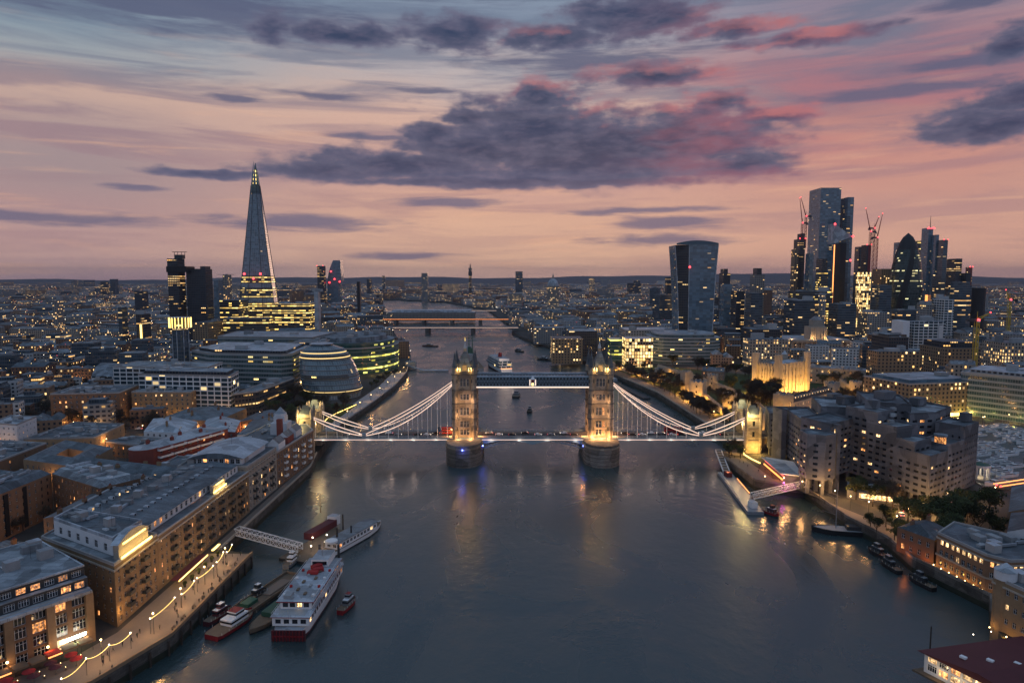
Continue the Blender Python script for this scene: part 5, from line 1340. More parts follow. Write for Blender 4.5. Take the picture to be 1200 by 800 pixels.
def round_tower(x, y, rr, h, label, e=2200, sq=False, name='castle_tower'):
    e = e*2.6
    r = thing(name, label, 'castle tower', (x, y, GZ), 'towers on the castle walls'); mb = MB()
    if sq: mb.box(x, y, GZ-.5, rr*2, rr*2, h+.5, 'stonew', R(20))
    else: mb.cyl(x, y, GZ-.5, GZ+h, rr*1.05, rr, 'stonew', 14)
    n = 12
    for k in range(n): a = 2*math.pi*k/n; mb.box(x+(rr-.3)*math.cos(a), y+(rr-.3)*math.sin(a), GZ+h, .7, 1.5, 1.2, 'stonew', a)
    mb.build('wall', r); mb = MB(); mb.cyl(x, y, GZ+h, GZ+h+1.6, rr*.8, .4, 'slate', 12); mb.build('roof', r)
    for z in (GZ+h*.4, GZ+h*.72):
        mb = MB(); mb.box(x-rr*.45, y-rr*.93, z, .8, .6, 1.6, 'glassd', R(-20)); mb.build('window', r)
    if e: lamp((x-rr*1.1-3, y-rr*1.2-3, GZ+1.5), e, (1, .46, .08), .5, parent=r, name='floodlight'); lamp((x+2, y-rr*1.2-4, GZ+1.5), e*.8, (1, .46, .08), .5, parent=r, name='floodlight')
    reserve([(x-rr-3, y-rr-3), (x+rr+3, y-rr-3), (x+rr+3, y+rr+3), (x-rr-3, y+rr+3)], 0)
round_tower(162, 588, 7.5, 15, 'broad golden tower nearest the river, among bare trees', 3600)
round_tower(158, 612, 4, 20, 'slender golden square tower beside the broad golden tower', 2200, True)
round_tower(176, 545, 5.5, 11, 'low round tower glowing orange on the wooded wall')
round_tower(208, 517, 5.2, 16, 'twin gate drum at the left end of the dormered range', 2600, True)
round_tower(268, 566, 6, 17, 'round tower at the right end of the dormered range', 2600)
round_tower(190, 640, 5, 13, 'small dark tower inside the walls left of the keep', 500)
round_tower(300, 590, 5, 14, 'orange-lit tower right of the keep by the trees', 1800)
round_tower(150, 690, 4.6, 12, 'farthest river-side castle tower near the old quay', 1200)
round_tower(166, 452, 5, 15, 'stone gate tower immediately behind the bridge abutment', 1600, True)
r = block('dormered_range', 'long dark-roofed castle range with a row of small lit dormers', [(212,512),(266,560),(260,568),(206,520)], 15, 'stonew', 'tile', {0: (16, 2, 1.2, 1.8)}, roofkind='gable', ridge=5, n_units=0, lit=.2)
dormers(r, (213.5, 515), (264, 560), 14, 17, 1.2, 1.6, 1.5, 1.0, 'stonew')
for k in range(5): lamp((216+k*10.5, 508+k*9.2, GZ+1.5), 700, (1, .42, .12), .5, parent=r, name='floodlight')
r = block('barracks', 'long crenellated grey barracks right behind the golden keep', [(280,690),(340,650),(350,668),(290,708)], 20, 'stonew', 'lead', {0: (14, 3, 1.6, 2.4)}, n_units=2, lit=.1)
r = block('barracks', 'grey stone house on the castle green, left of the keep', [(196,700),(216,690),(222,704),(202,714)], 14, 'stoned', 'slate', {0: (6, 2, 1.2, 1.8), 3: (3, 2, 1.2, 1.8)}, roofkind='gable', n_units=0, lit=.2)
mb = MB(); mb.face([(*q, GZ+.035) for q in [(122,760),(142,660),(158,560),(158,486),(150,470),(200,470),(330,640),(330,720),(250,740),(180,800),(130,830)]], 'grass'); tag(mb.build('castle_green'), kind='structure')
RES.append([(100,860),(135,600),(136,414),(120,326),(160,300),(190,300),(240,380),(262,470),(340,600),(350,720),(260,750),(190,820),(130,860)])
RES.append([(120,0),(120,330),(260,340),(220,240),(190,150),(260,0)])

# ------------------------------------------------------------ landmarks farther off
def tower(name, label, px0, px1, pyt, Y, mat, depth=None, group=None, roof='roof', base=GZ-.5, steps=(), rot=0.0, cat='tower', nu=0, red=False, cap=None, res=True):
    z1 = ZY(pyt, Y); x0, x1 = XY(px0, Y, z1*.6), XY(px1, Y, z1*.6); d = min(depth or 30, (x1-x0)*1.3)
    if px0 > 600: x0 = min(XY(px0, Y+d, z1*.6), x0+(x1-x0)*.5)      # the seen width includes the flank
    elif px1 < 600: x1 = max(XY(px1, Y+d, z1*.6), x1-(x1-x0)*.5)
    w = x1-x0
    poly = [(x0, Y), (x1, Y), (x1, Y+d), (x0, Y+d)]
    if rot:
        c = cen(poly); poly = [(c[0]+(x-c[0])*math.cos(rot)-(y-c[1])*math.sin(rot), c[1]+(x-c[0])*math.sin(rot)+(y-c[1])*math.cos(rot)) for x, y in poly]
    root = thing(name, label, cat, (*cen(poly), GZ), group); mb = MB(); mb.prism(poly, base, z1, mat, roof); mb.build('wall', root)
    for k, (a, b, h, m2) in enumerate(steps):    # extra volumes on top: fractions of the width, height
        mb = MB(); mb.prism([(x0+w*a, Y+d*.1), (x0+w*b, Y+d*.1), (x0+w*b, Y+d*.9), (x0+w*a, Y+d*.9)], z1, z1+h, m2, roof); mb.build('upper_storey', root)
    if cap: roof_top(root, poly, z1, roof, 2.0, cap)
    if nu: units(root, poly, z1, nu, random.Random(int(px0)), 3)
    if red:
        for q in poly[:2]: mb = MB(); mb.ball(q[0], q[1]-.4, z1+.8, 1.3, 'redl', 6, 3); mb.build('warning_lamp', root)
    if res: reserve(poly, 8)
    return root, poly, z1
# tapering glass spire
Y = 1189; zt = ZY(186.5, Y)+2; sx = XY(296.5, Y, 100); hw = 37
r = thing('glass_spire', 'tallest tapering glass spire with golden lit tip and yellow base', 'skyscraper', (sx, Y+30, GZ))
b8 = [(sx-hw, Y+8), (sx-hw*.35, Y-4), (sx+hw*.45, Y), (sx+hw, Y+12), (sx+hw*.9, Y+52), (sx-hw*.8, Y+56)]
def tp(k): return lambda x, y: (sx+(x-sx)*k, Y+28+(y-Y-28)*k)
lv = [(GZ-.5, .5), (60, .5), (84, .5), (100, .5), (270, .5)]
H0 = zt*1.03
def kk(z): return max(.02, 1-z/H0*.97)
cuts = [(GZ-.5, 66, 'glasswarm'), (66, 74, 'spireglass'), (74, 92, 'glasswarm'), (92, 100, 'spireglass'), (100, 113, 'glasswarm'), (113, 272, 'spireglass')]
for za, zb, m2 in cuts:
    mb = MB(); pa = [tp(kk(za))(x, y) for x, y in b8]; pb = [tp(kk(zb))(x, y) for x, y in b8]; d = dict(zip(pa, pb))
    mb.prism(pa, za, zb, m2, m2, taper=lambda x, y: d[(x, y)], rnd=.41+za/700, cap=zb > 270); mb.build('glass_wall', r)
for i in range(6):            # separate glass shards rising past each other to the open tip
    a, b = b8[i], b8[(i+1) % 6]; mb = MB(); zz = zt*(.985 if i % 2 else 1.0)-(3*i if i < 4 else 4); z0_ = 255
    pa, pb = tp(kk(z0_))(*a), tp(kk(z0_))(*b); qa, qb = tp(kk(zz))(*a), tp(kk(zz))(*b); m_ = ((qa[0]*.62+qb[0]*.38), (qa[1]*.62+qb[1]*.38)); m2_ = ((qa[0]*.38+qb[0]*.62), (qa[1]*.38+qb[1]*.62))
    mb.face([(*pa, z0_), (*pb, z0_), (*m2_, zz), (*m_, zz)], 'glassblue', [(0, 0), (5, 0), (4, 40), (1, 40)], .3); mb.build('glass_shard', r)
for i in range(6):
    a = b8[i]; mb = MB(); mb.bar((*tp(kk(GZ)*1.012)(*a), GZ), (*tp(kk(270)*1.02)(*a), 270), .6, .6, 'metal'); mb.build('corner_mullion', r)
mb = MB()
for z, w_ in ((266, 7.6), (272, 6.6), (279, 5.2), (286, 3.8), (293, 2.6)): mb.box(sx, Y+27, z, w_, w_, 3.0, 'yellow')
mb.build('lit_crown', r)
for x_, z_ in ((sx-15, 92), (sx+13, 92), (sx+2, 84)): mb = MB(); mb.ball(x_, Y+1 if x_ != sx+2 else Y-3, z_+24, 2.2, 'redl', 6, 3); mb.build('warning_lamp', r)
reserve(b8, 10)
# hospital: dark concrete tower and slab
tower('hospital_tower', 'near-black concrete tower with overhanging top and roof mast, left of the spire', 197.5, 218, 303, 1050, 'dark', 22)
rt = sc.collection.objects['hospital_tower']; z = ZY(319, 1050); x0, x1 = XY(195.5, 1046, 100), XY(219, 1046, 100)
mb = MB(); mb.prism([(x0, 1046), (x1, 1046), (x1, 1074), (x0, 1074)], z, z+9, 'black', 'roof', 'black'); mb.build('overhang', rt)
z = ZY(303, 1050); xc = XY(208, 1050, 130); mb = MB(); mb.box(xc, 1058, z, 12, 8, 6, 'metal'); mb.box(xc, 1058, z+10, 22, 2, .8, 'metal')
for k in (-8, -3, 3, 8): mb.cyl(xc+k, 1058, z, z+10, .4, .4, 'metal', 4)
mb.build('mast_frame', rt)
tower('hospital_slab', 'broad ribbed slab block joined to the near-black tower', 219.5, 250, 315, 1060, 'dark', 24, steps=[(.7, .95, 4, 'dark')], cat='building')
# station quarter around the spire
S = 'buildings around the foot of the glass spire'
for a in (('office_block','brightly lit yellow glass office left of the spire foot',258,291,352,1120,'glasswarm',40),('office_block','mid-rise glass office with lit yellow rows right of the spire',319,372,356,1110,'glasswarm',46),
          ('office_tower','pale narrow slab behind the lit offices right of the spire',368.5,376,342,1105,'lead',20),('office_block','dim grey tower block just left of the spire',262,272,322,1300,'concrete',22),
          ('office_block','low yellow-lit block under the spire, in front',262,322,373,1040,'glasswarm',28),('office_block','plain blue-grey tower touching the spire from the left',251,262,328,1350,'glassblue',24),
          ('office_block','wide lit station hall low beside the near-black tower',226,262,378,1000,'brownlit',60),('flats','slim dark block with one lit stair stripe',160,175,368,960,'dark',22),
          ('flats','slim twin slab left of the near-black tower',139,148,360,1000,'glass',16),('flats','pale grey point block far left of the near-black tower',62,72,352,1200,'concrete',22)):
    tower(a[0], a[1], a[2], a[3], a[4], a[5], a[6], a[7], S, nu=3, cat='building')
x = XY(165, 958, 30); mb = MB(); mb.box(x, 959, 12, 2.4, .8, 32, 'yellow'); mb.build('lit_stair', [o for o in C.objects if o.get('label') == 'slim dark block with one lit stair stripe'][0])
# distant towers on the south-west skyline
tower('skyscraper', 'bulging glass tower with red lamps, shaped like a vase, left of the river', 384, 400, 330, 2250, 'glassblue', 40)
rt = C.objects['skyscraper']; x0, x1 = XY(384, 2250, 100), XY(400, 2250, 100); zb, zt = ZY(330, 2250), ZY(305, 2250); mb = MB(); n = 6
for k in range(n):
    f = lambda t: (x0+ (x1-x0)*(.0+.42*t**1.8), x1-(x1-x0)*(.06*t))
    a0, a1 = f(k/n); b0, b1 = f((k+1)/n); za, zc = zb+(zt-zb)*k/n, zb+(zt-zb)*(k+1)/n
    p_ = [(a0, 2250), (a1, 2250), (a1, 2285), (a0, 2285)]; t_ = [(b0, 2250), (b1, 2250), (b1, 2285), (b0, 2285)]; d = dict(zip(p_, t_)); mb.prism(p_, za, zc, 'glassblue', 'roof', taper=lambda x, y: d[(x, y)], rnd=.2)
mb.build('swelling_top', rt)
for q in ((386, 331), (398, 330), (392, 327), (388, 318)): mb = MB(); mb.ball(XY(q[0], 2246, 100), 2246, ZY(q[1], 2246), 3, 'redl', 6, 3); mb.build('warning_lamp', rt)
tower('skyscraper', 'dark twin-slab tower next to the bulging red-lamped tower', 372, 382, 311.5, 2200, 'dark', 30, red=True)
tower('skyscraper', 'thin black tower standing alone left of the rail bridge', 418.5, 423, 330, 1700, 'black', 10)
tower('skyscraper', 'grey rectangular tower right of the lone black tower, on the horizon', 494, 502, 320, 3000, 'concrete', 25)
tower('skyscraper', 'square dark tower on the horizon above the left bridge tower', 604, 612.5, 318, 3000, 'glass', 28)
tower('skyscraper', 'small dark block on the skyline right of the square dark tower', 779, 788, 325, 1900, 'dark', 26)
for k, (a, b, t) in enumerate(((84,91,329),(118,128,330),(129,139,327),(136,143,333),(158,174,341),(330,338,334),(346,350,331),(430,436,327),(448,452,323),(690,697,326),(742,750,329))):
    tower('tower_block', ['tiny flat-topped block on the left horizon', 'broad tower block on the left horizon', 'broadest left-horizon block with a roof box', 'squat left-horizon block beside the broadest one', 'round dark drum building with a blue rim, on the left plain',
          'grey block just right of the spire on the skyline', 'thin crane-like block between spire and twin-slab tower', 'low block right of the bulging tower', 'needle-like block above the rail bridge', 'flat block on the middle skyline', 'small block left of the top-heavy tower'][k],
          a, b, t, 3200+60*k if k != 4 else 1800, ['concrete', 'dark', 'glass'][k % 3], 30, 'scattered blocks along the horizon')
x, z = XY(551, 3600, 150), ZY(309, 3600); r = thing('telecom_tower', 'thin round telecom tower with stacked rings on the horizon', 'tower', (x, 3600, GZ)); mb = MB()
mb.cyl(x, 3600, GZ, z-25, 7, 7, 'dark', 12); mb.cyl(x, 3600, z-62, z-40, 10, 10, 'metal', 12); mb.cyl(x, 3600, z-34, z-22, 9.5, 9.5, 'glass', 12); mb.build('shaft', r)
mb = MB(); mb.cyl(x, 3600, z-22, z-4, 3, 2.4, 'metal', 8); mb.cyl(x, 3600, z-4, z+4, .8, .5, 'metal', 6); mb.build('mast', r)
x, Yd = XY(648, 1950, 60), 1950; r = thing('domed_cathedral', 'domed cathedral small on the skyline right of the bridge tower', 'cathedral', (x, Yd, GZ)); zt = ZY(320, Yd)
mb = MB(); mb.box(x, Yd+20, GZ, 60, 110, 26, 'stone', mt='lead'); mb.cyl(x, Yd, 26, zt-36, 18, 18, 'stone', 16); mb.build('wall', r); mb = MB()
for k in range(5): a0, a1 = math.pi/2*k/5, math.pi/2*(k+1)/5; mb.cyl(x, Yd, zt-36+20*math.sin(a0), zt-36+20*math.sin(a1), 16.5*math.cos(a0), 16.5*math.cos(a1) if k < 4 else 2.5, 'lead', 16)
mb.cyl(x, Yd, zt-16, zt-6, 2.5, 2.2, 'stonew', 8); mb.cyl(x, Yd, zt-6, zt, 1.6, .2, 'lead', 6); mb.build('dome', r)
# top-heavy tower
Y = 945; zt, zr = ZY(282, Y), ZY(287, Y); r = thing('skyscraper', 'top-heavy curved glass tower flaring upward, right of the river', 'skyscraper', (XY(815, Y), Y+20, GZ))
prev = None; xa, xm, xb = XY(797, Y, 60), XY(806, Y, 60), XY(834.5, Y, 60)
N_ = 10
def wt(t): f = t*t*.75+t*.05; return [(xa-9.5*f, Y+6), (xm-1.5*f, Y-4), (xb+7*f, Y-2), (xb+7*f, Y+44), (xa-9.5*f, Y+44)]
for i, mt_ in enumerate(('dark', 'glassblue', 'glassblue', 'glassblue', 'glassblue')):
    mb = MB()
    for k in range(N_):
        z0_, z1_ = GZ+(zr-GZ)*k/N_, GZ+(zr-GZ)*(k+1)/N_; p0, p1 = wt(k/N_), wt((k+1)/N_); a, b, c, d = p0[i], p0[(i+1) % 5], p1[(i+1) % 5], p1[i]
        w_ = math.dist(a, b); mb.face([(*a, z0_), (*b, z0_), (*c, z1_), (*d, z1_)], mt_, [(0, z0_), (w_, z0_), (w_, z1_), (0, z1_)], .33)
    mb.build('wall', r)
mb = MB(); T = wt(1); 
for k in range(8):
    f = lambda t: zr+(zt-zr)*math.sin(math.pi*(.12+.75*t))*1.05; t0, t1 = k/8, (k+1)/8; X = lambda t: T[0][0]+(T[2][0]-T[0][0])*t
    mb.face([(X(t0), Y-3, f(t0)), (X(t1), Y-3, f(t1)), (X(t1), Y+44, f(t1)), (X(t0), Y+44, f(t0))], 'lead'); mb.face([(X(t0), Y-3, zr), (X(t1), Y-3, zr), (X(t1), Y-3, f(t1)), (X(t0), Y-3, f(t0))], 'glassblue')
mb.build('roof', r)
for i in (0, 1, 2):
    mb = MB()
    for k in range(N_): mb.bar((*wt(k/N_)[i], GZ+(zr-GZ)*k/N_), (*wt((k+1)/N_)[i], GZ+(zr-GZ)*(k+1)/N_), .9, .9, 'lead')
    mb.build('edge_fin', r)
mb = MB(); mb.ball(xm, Y-5, ZY(313, Y), 1.6, 'redl', 6, 3); mb.build('warning_lamp', r); reserve(wt(1), 8)
# the cluster of city towers
CL = 'city towers on the right skyline'
tower('skyscraper', 'tallest glass slab of the cluster with a stepped right shoulder', 946, 983, 220, 1308, 'glassblue', 50, CL, red=False)
tower('skyscraper', 'right shoulder slab half a storey below the tallest glass slab', 984, 998, 231, 1302, 'glassblue', 55, CL)
tower('skyscraper', 'slim dark slab in front of the right shoulder, small mast on top', 986, 994, 253, 1270, 'glass', 26, CL)
tower('skyscraper', 'unfinished dark concrete core wrapped in floors under cranes', 929, 942, 280, 1230, 'dark', 26, CL, steps=[(.5, 1, 10, 'metal')], red=True)
tower('skyscraper', 'scaffolded frame left of the unfinished core', 926, 934, 292, 1225, 'brownlit', 20, CL)
tower('skyscraper', 'blue glass tower between scaffold and wedge, dim', 943, 952, 297, 1200, 'glassblue', 24, CL)
tower('skyscraper', 'shorter black tower with golden lower floors in the cluster front', 956, 968, 303, 1150, 'dark', 24, CL)
tower('office_block', 'golden lit lower floors beneath the shorter black tower', 955, 969, 320, 1140, 'glasswarm', 20, CL, cat='building')
r, poly, z1 = tower('skyscraper', 'dark tower topped by a pale folded triangular wedge', 976, 990, 285, 1180, 'black', 26, CL)
X0, X1, zt = XY(975.5, 1178, 120), XY(997, 1178, 120), ZY(262, 1178); mb = MB()
zm, zl = ZY(277, 1178), ZY(285.5, 1178)
for yy in (1178, 1202): mb.face([(X0, yy, zl), (X1, yy, zm), (X0, yy, zt)], 'lead')
mb.face([(X0, 1178, zl), (X1, 1178, zm), (X1, 1202, zm), (X0, 1202, zl)], 'lead'); mb.face([(X1, 1178, zm), (X0, 1178, zt), (X0, 1202, zt), (X1, 1202, zm)], 'whitew'); mb.face([(X0, 1178, zt), (X0, 1178, zl), (X0, 1202, zl), (X0, 1202, zt)], 'lead')
mb.build('wedge_top', r); mb = MB(); mb.box(X0+1.2, 1177, 20, 1.6, .6, zl-22, 'orangel'); mb.box(X0+8, 1177, 20, 4.5, .6, 44, 'yellow'); mb.build('light_strip', r)
mb = MB(); mb.ball(X0, 1176, zt-1, 2, 'redl', 6, 3); mb.ball(X1, 1176, zm, 2, 'redl', 6, 3); mb.ball(XY(995, 1176, 90), 1176, ZY(305, 1176), 2, 'redl', 6, 3); mb.build('warning_lamp', r)
tower('skyscraper', 'squat dark tower with rounded top left of the cranes', 1001, 1009, 289, 1320, 'glass', 24, CL); tower('skyscraper', 'dark brown tower with a red lamp beside the cranes', 1009, 1019, 287, 1290, 'dark', 26, CL, red=True)
tower('office_block', 'brown gridded block with many lit windows under the cranes', 1002, 1020, 319, 1120, 'litgrid', 24, CL, cat='building'); tower('office_block', 'grey-brown gridded block right of the lit one under the cranes', 1020.5, 1043, 315, 1150, 'brownlit', 30, CL, cat='building')
tower('office_block', 'bluish glass block directly left of the rounded bullet tower', 1020, 1044, 334, 1060, 'glass', 24, CL, cat='building')
# bullet shaped tower
Y = 1110; xc = XY(1061, Y, 90); zt = ZY(273, Y); r = thing('skyscraper', 'rounded bullet-shaped dark glass tower with diagonal bands', 'skyscraper', (xc, Y, GZ), CL); reserve([(xc-34, Y-34), (xc+34, Y-34), (xc+34, Y+34), (xc-34, Y+34)])
prof = lambda t: 24.5*(1-.12*((.35-t)/.35)**2 if t < .35 else (1-((t-.35)/.65)**2.5)**.62 if t < 1 else 0); n, nz = 32, 26
mb = MB(); ms = MB()
for j in range(nz):
    t0, t1 = j/nz, (j+1)/nz
    for k in range(n):
        tw = lambda t, kk_: 2*math.pi*kk_/n+t*1.6; q = lambda t, kk_: (xc+max(prof(t), .3)*math.cos(tw(t, kk_)), Y+max(prof(t), .3)*math.sin(tw(t, kk_)), GZ+(zt-GZ)*t)
        band = k % 8 < 2; w_ = 4.4
        mb.face([q(t0, k), q(t0, k+1), q(t1, k+1), q(t1, k)], 'black' if t0 > .84 or (band and t0 > .05) else 'gherkin', [(k*w_, t0*170), (k*w_+w_, t0*170), (k*w_+w_, t1*170), (k*w_, t1*170)], .52)
mb.build('glass_wall', r)
tower('skyscraper', 'yellow-topped tower half hidden behind the bullet tower', 1068.5, 1077, 282, 1280, 'glasswarm', 20, CL); tower('skyscraper', 'pale blue slab directly behind the bullet tower, left side', 1047, 1054, 284, 1400, 'glassblue', 20, CL)
r, poly, z1 = tower('skyscraper', 'slender tower with red crown, mast and an orange lit stripe', 1080.5, 1091, 267, 1397, 'glassblue', 30, CL, red=True)
mb = MB(); mb.cyl((poly[0][0]+poly[1][0])/2, 1400, z1, z1+24, .9, .3, 'metal', 6); mb.build('mast', r); mb = MB(); mb.box((poly[0][0]+poly[1][0])/2-2, 1396, 22, 5, .6, 52, 'orangel'); mb.build('light_strip', r); mb = MB(); mb.box((poly[0][0]+poly[1][0])/2, 1396.5, z1-2, 16, .6, 2, 'redl'); mb.build('light_strip', r)
tower('skyscraper', 'blue-grey tower stepping down beside the red-crowned tower', 1091.5, 1098, 275, 1380, 'glassblue', 30, CL); tower('skyscraper', 'banded dark tower with lit rows right of the red-crowned tower', 1098.5, 1108.5, 281, 1360, 'glass', 30, CL, red=True)
tower('office_block', 'lower glass office at the foot of the banded dark tower', 1092, 1112, 322, 1300, 'glass', 30, CL, cat='building')
tower('skyscraper', 'dark block with softly rounded top right of the banded tower', 1112, 1125.5, 303, 1250, 'dark', 30, CL); tower('skyscraper', 'low dark block stepping right of the rounded-top block', 1125, 1136, 320, 1240, 'dark', 30, CL); tower('skyscraper', 'pinkish cone-like tower glowing at the far right of the cluster', 1132, 1138, 313, 1500, 'brickstrip', 16, CL, red=True)
x = XY(1144, 1120, 50); r = thing('round_tower', 'black cylinder tower at the right end of the cluster', 'tower', (x, 1120, GZ), CL); mb = MB(); mb.cyl(x, 1120, GZ, ZY(337, 1120), 11.5, 11.5, 'black', 20, mt='roof'); mb.build('wall', r)
x = XY(1123, 1080, 50); r = thing('round_tower', 'round-shouldered glass block left of the black cylinder', 'tower', (x, 1080, GZ), CL); mb = MB(); zt = ZY(330, 1080)
n = 24; ell = [(x+17*math.cos(2*math.pi*k/n), 1080+12*math.sin(2*math.pi*k/n)) for k in range(n)]; mb.prism(ell, GZ, zt-6, 'glass', 'roof', rnd=.6); mb.prism(inset(ell, 2.5), zt-6, zt, 'glass', 'lead', rnd=.6); mb.build('wall', r); reserve(ell)
tower('skyscraper', 'dark square tower alone between curved tower and crane group', 878, 895, 322, 1250, 'concrete', 26, CL, steps=[(.25, .75, 12, 'dark')]); tower('skyscraper', 'dark boxy tower right beside the top-heavy curved tower', 842, 855, 320, 1300, 'dark', 30, CL, steps=[(.1, .7, 8, 'dark')])
tower('office_block', 'pale slab below the dark boxy tower', 843, 857, 333, 1150, 'glassblue', 24, CL, cat='building'); tower('office_block', 'dark glass block with a golden patch near the dark boxy tower', 856, 872, 341, 1100, 'dark', 30, CL, cat='building'); tower('office_block', 'slanted pale glass block left of the square lone tower', 873, 893, 343, 1050, 'glass', 26, CL, cat='building')
NB = 'offices and halls below the city towers'
def low(name, label, a, b, t, Y, m, d=30, roof='roof', **k): return tower(name, label, a, b, t, Y, m, d, NB, roof, cat='building', nu=4, **k)
low('office_block', 'golden eaves office with bright strips below the wedge-topped tower', 923, 975, 341.5, 1090, 'glasswarm'); low('office_block', 'sloping pale glass-roofed block in front of the golden eaves', 918, 958, 352, 1010, 'glass', 40, 'lead')
low('office_block', 'blue block with narrow fins right of the sloping glass roof', 959, 967, 345, 990, 'concrete', 20); low('office_block', 'dark green glass block below the brown gridded blocks', 970, 1003, 356, 1000, 'glass', 30)
low('office_block', 'grey glass block left below the bullet tower', 1004, 1044, 366, 1010, 'concrete', 30); low('office_block', 'low broad glass block under the bullet tower', 1043, 1078, 363, 1000, 'glass', 20)
low('office_block', 'white-framed tall office right below the bullet tower', 1094, 1117, 351, 930, 'whitegrid', 26); low('office_block', 'pale stone-ribbed block left of the white-framed tall office', 1077, 1093, 357, 950, 'concrete', 24)
low('office_block', 'bright white slab building with blank end walls', 1058, 1107, 377, 800, 'whitegrid', 22); mb = MB(); x0_ = XY(1058, 799, 30); mb.box(x0_+3, 811, GZ, 8, 24, ZY(376, 800)-GZ, 'whitew'); mb.box(x0_+44, 811, GZ, 5, 24, ZY(381, 800)-GZ, 'whitew'); mb.build('end_wall', C.objects[len(C.objects)-1].parent if False else [o for o in C.objects if o.get('label') == 'bright white slab building with blank end walls'][0])
low('office_block', 'modern dark office with lit floors and flat overhanging roof', 1021, 1064, 395, 720, 'dark', 34, steps=[(.02, .98, 2.5, 'glasswarm')]); low('brick_offices', 'long brick and stone building with dark mansard roof and courtyard glow', 1077, 1148, 408, 660, 'brownlit', 40, 'slate', steps=[(.03, .97, 6, 'dark')])
low('brick_offices', 'grey stone ribbed building at the right edge behind the striped office', 1150, 1215, 402, 700, 'stone', 34, 'slate'); low('office_block', 'second grey ribbed block, set back at the right edge', 1158, 1230, 392, 780, 'concrete', 34)
low('office_block', 'dark broad office behind the domed stone hall', 868, 916, 386, 830, 'dark', 40); low('office_block', 'long low lit arcade building at the castle edge', 1015, 1078, 412, 640, 'brownlit', 20)
low('office_block', 'white stone-fronted block left of the pillared stone hall', 870, 925, 398, 790, 'stone', 24); low('office_block', 'low dark building with glowing front near the green', 930, 1010, 424, 770, 'brownlit', 18)
# pillared stone hall with a central tower
Y = 880; x0, x1 = XY(924, Y, 30), XY(996, Y, 30); xc = (x0+x1)/2+1; zr = ZY(398, Y); zt = ZY(371, Y); p = [(x0, Y), (x1, Y), (x1, Y+70), (x0, Y+70)]
r = thing('stone_hall', 'grand stone hall with a floodlit central tower and columns', 'hall', (*cen(p), GZ)); mb = MB(); mb.prism(p, GZ-.5, zr, 'stone', 'lead'); mb.build('wall', r); reserve(p, 8)
mb = MB(); mb.box(xc, Y+14, zr, 22, 18, (zt-zr)*.55, 'stonew'); mb.box(xc, Y+14, zr+(zt-zr)*.55, 13, 12, (zt-zr)*.28, 'stonew')
for k in range(5): mb.box(xc, Y+14, zr+(zt-zr)*(.83+.034*k), 12-2*k, 11-2*k, (zt-zr)*.034, 'lead')
for s in (-1, 1):
    for k in range(3): mb.cyl(xc+s*(4+3*k), Y+4.5, zr, zr+(zt-zr)*.5, .7, .7, 'stonew', 8)
mb.build('central_tower', r)
for k in range(12): mb = MB(); mb.cyl(x0+4+(x1-x0-8)*k/11, Y-1.2, GZ+2, zr-3, 1.1, 1.0, 'stonew', 8); mb.build('column', r)
mb = MB(); mb.box(xc, Y-1.5, zr-3, 76, 3.4, 2.6, 'stonew'); mb.build('entablature', r)
for k in range(5): lamp((x0+6+(x1-x0-12)*k/4, Y-6, GZ+2), 2600, (1, .5, .18), .6, parent=r, name='floodlight')
for s in (-1, 1): lamp((xc+s*9, Y+1, zr+2), 2600, (1, .55, .2), .6, parent=r, name='floodlight'); lamp((xc+s*30, Y+16, zr+2), 1500, (1, .5, .2), .6, parent=r, name='floodlight')
# riverside offices past the old quay
r, p, z1 = tower('office_block', 'riverside office whose whole front glows with gridded windows', 729, 765, 397, 795, 'litgrid', 30, None, 'lead', cat='building'); tower('office_block', 'greenish dark-windowed office left of the glowing gridded front', 712, 728.5, 397, 800, 'striped_green', 30, None, 'lead', cat='building')
n = 26; cx_, cy_ = XY(799, 862, 30), 862; ell = [(cx_+44*abs(math.cos(2*math.pi*k/n))**.6*(1 if math.cos(2*math.pi*k/n) > 0 else -1), cy_+40*abs(math.sin(2*math.pi*k/n))**.6*(1 if math.sin(2*math.pi*k/n) > 0 else -1)) for k in range(n)]
ell2 = []
for q in ell:
    if not ell2 or math.dist(q, ell2[-1]) > .5: ell2.append(q)
slab('striped_office', 'round-cornered striped office with pale roof right of the glowing gridded front', ell2, 36, 'striped', 'lead', steps=[(7, 5, 'striped')], nu=5)
slab('office_block', 'flat grey office roof behind the glowing gridded front', [(150,900),(215,905),(215,960),(150,955)], 40, 'concrete', 'lead')
for k in range(7): lamp((128+k*16, 786+(k % 2)*4, 9), 1300, (1, .42, .10), .5, parent=r, name='street_light')
tower('market_hall', 'old market hall with low mansard roof on the north embankment', 645, 683, 397, 830, 'brownlit', 40, None, 'slate', cat='building'); tower('office_block', 'dark blocky office left of the old market hall', 664, 700, 388, 905, 'dark', 40, None, cat='building'); tower('office_block', 'long low office with dim windows beyond the old market hall', 625, 662, 384, 1080, 'concrete', 40, None, cat='building')
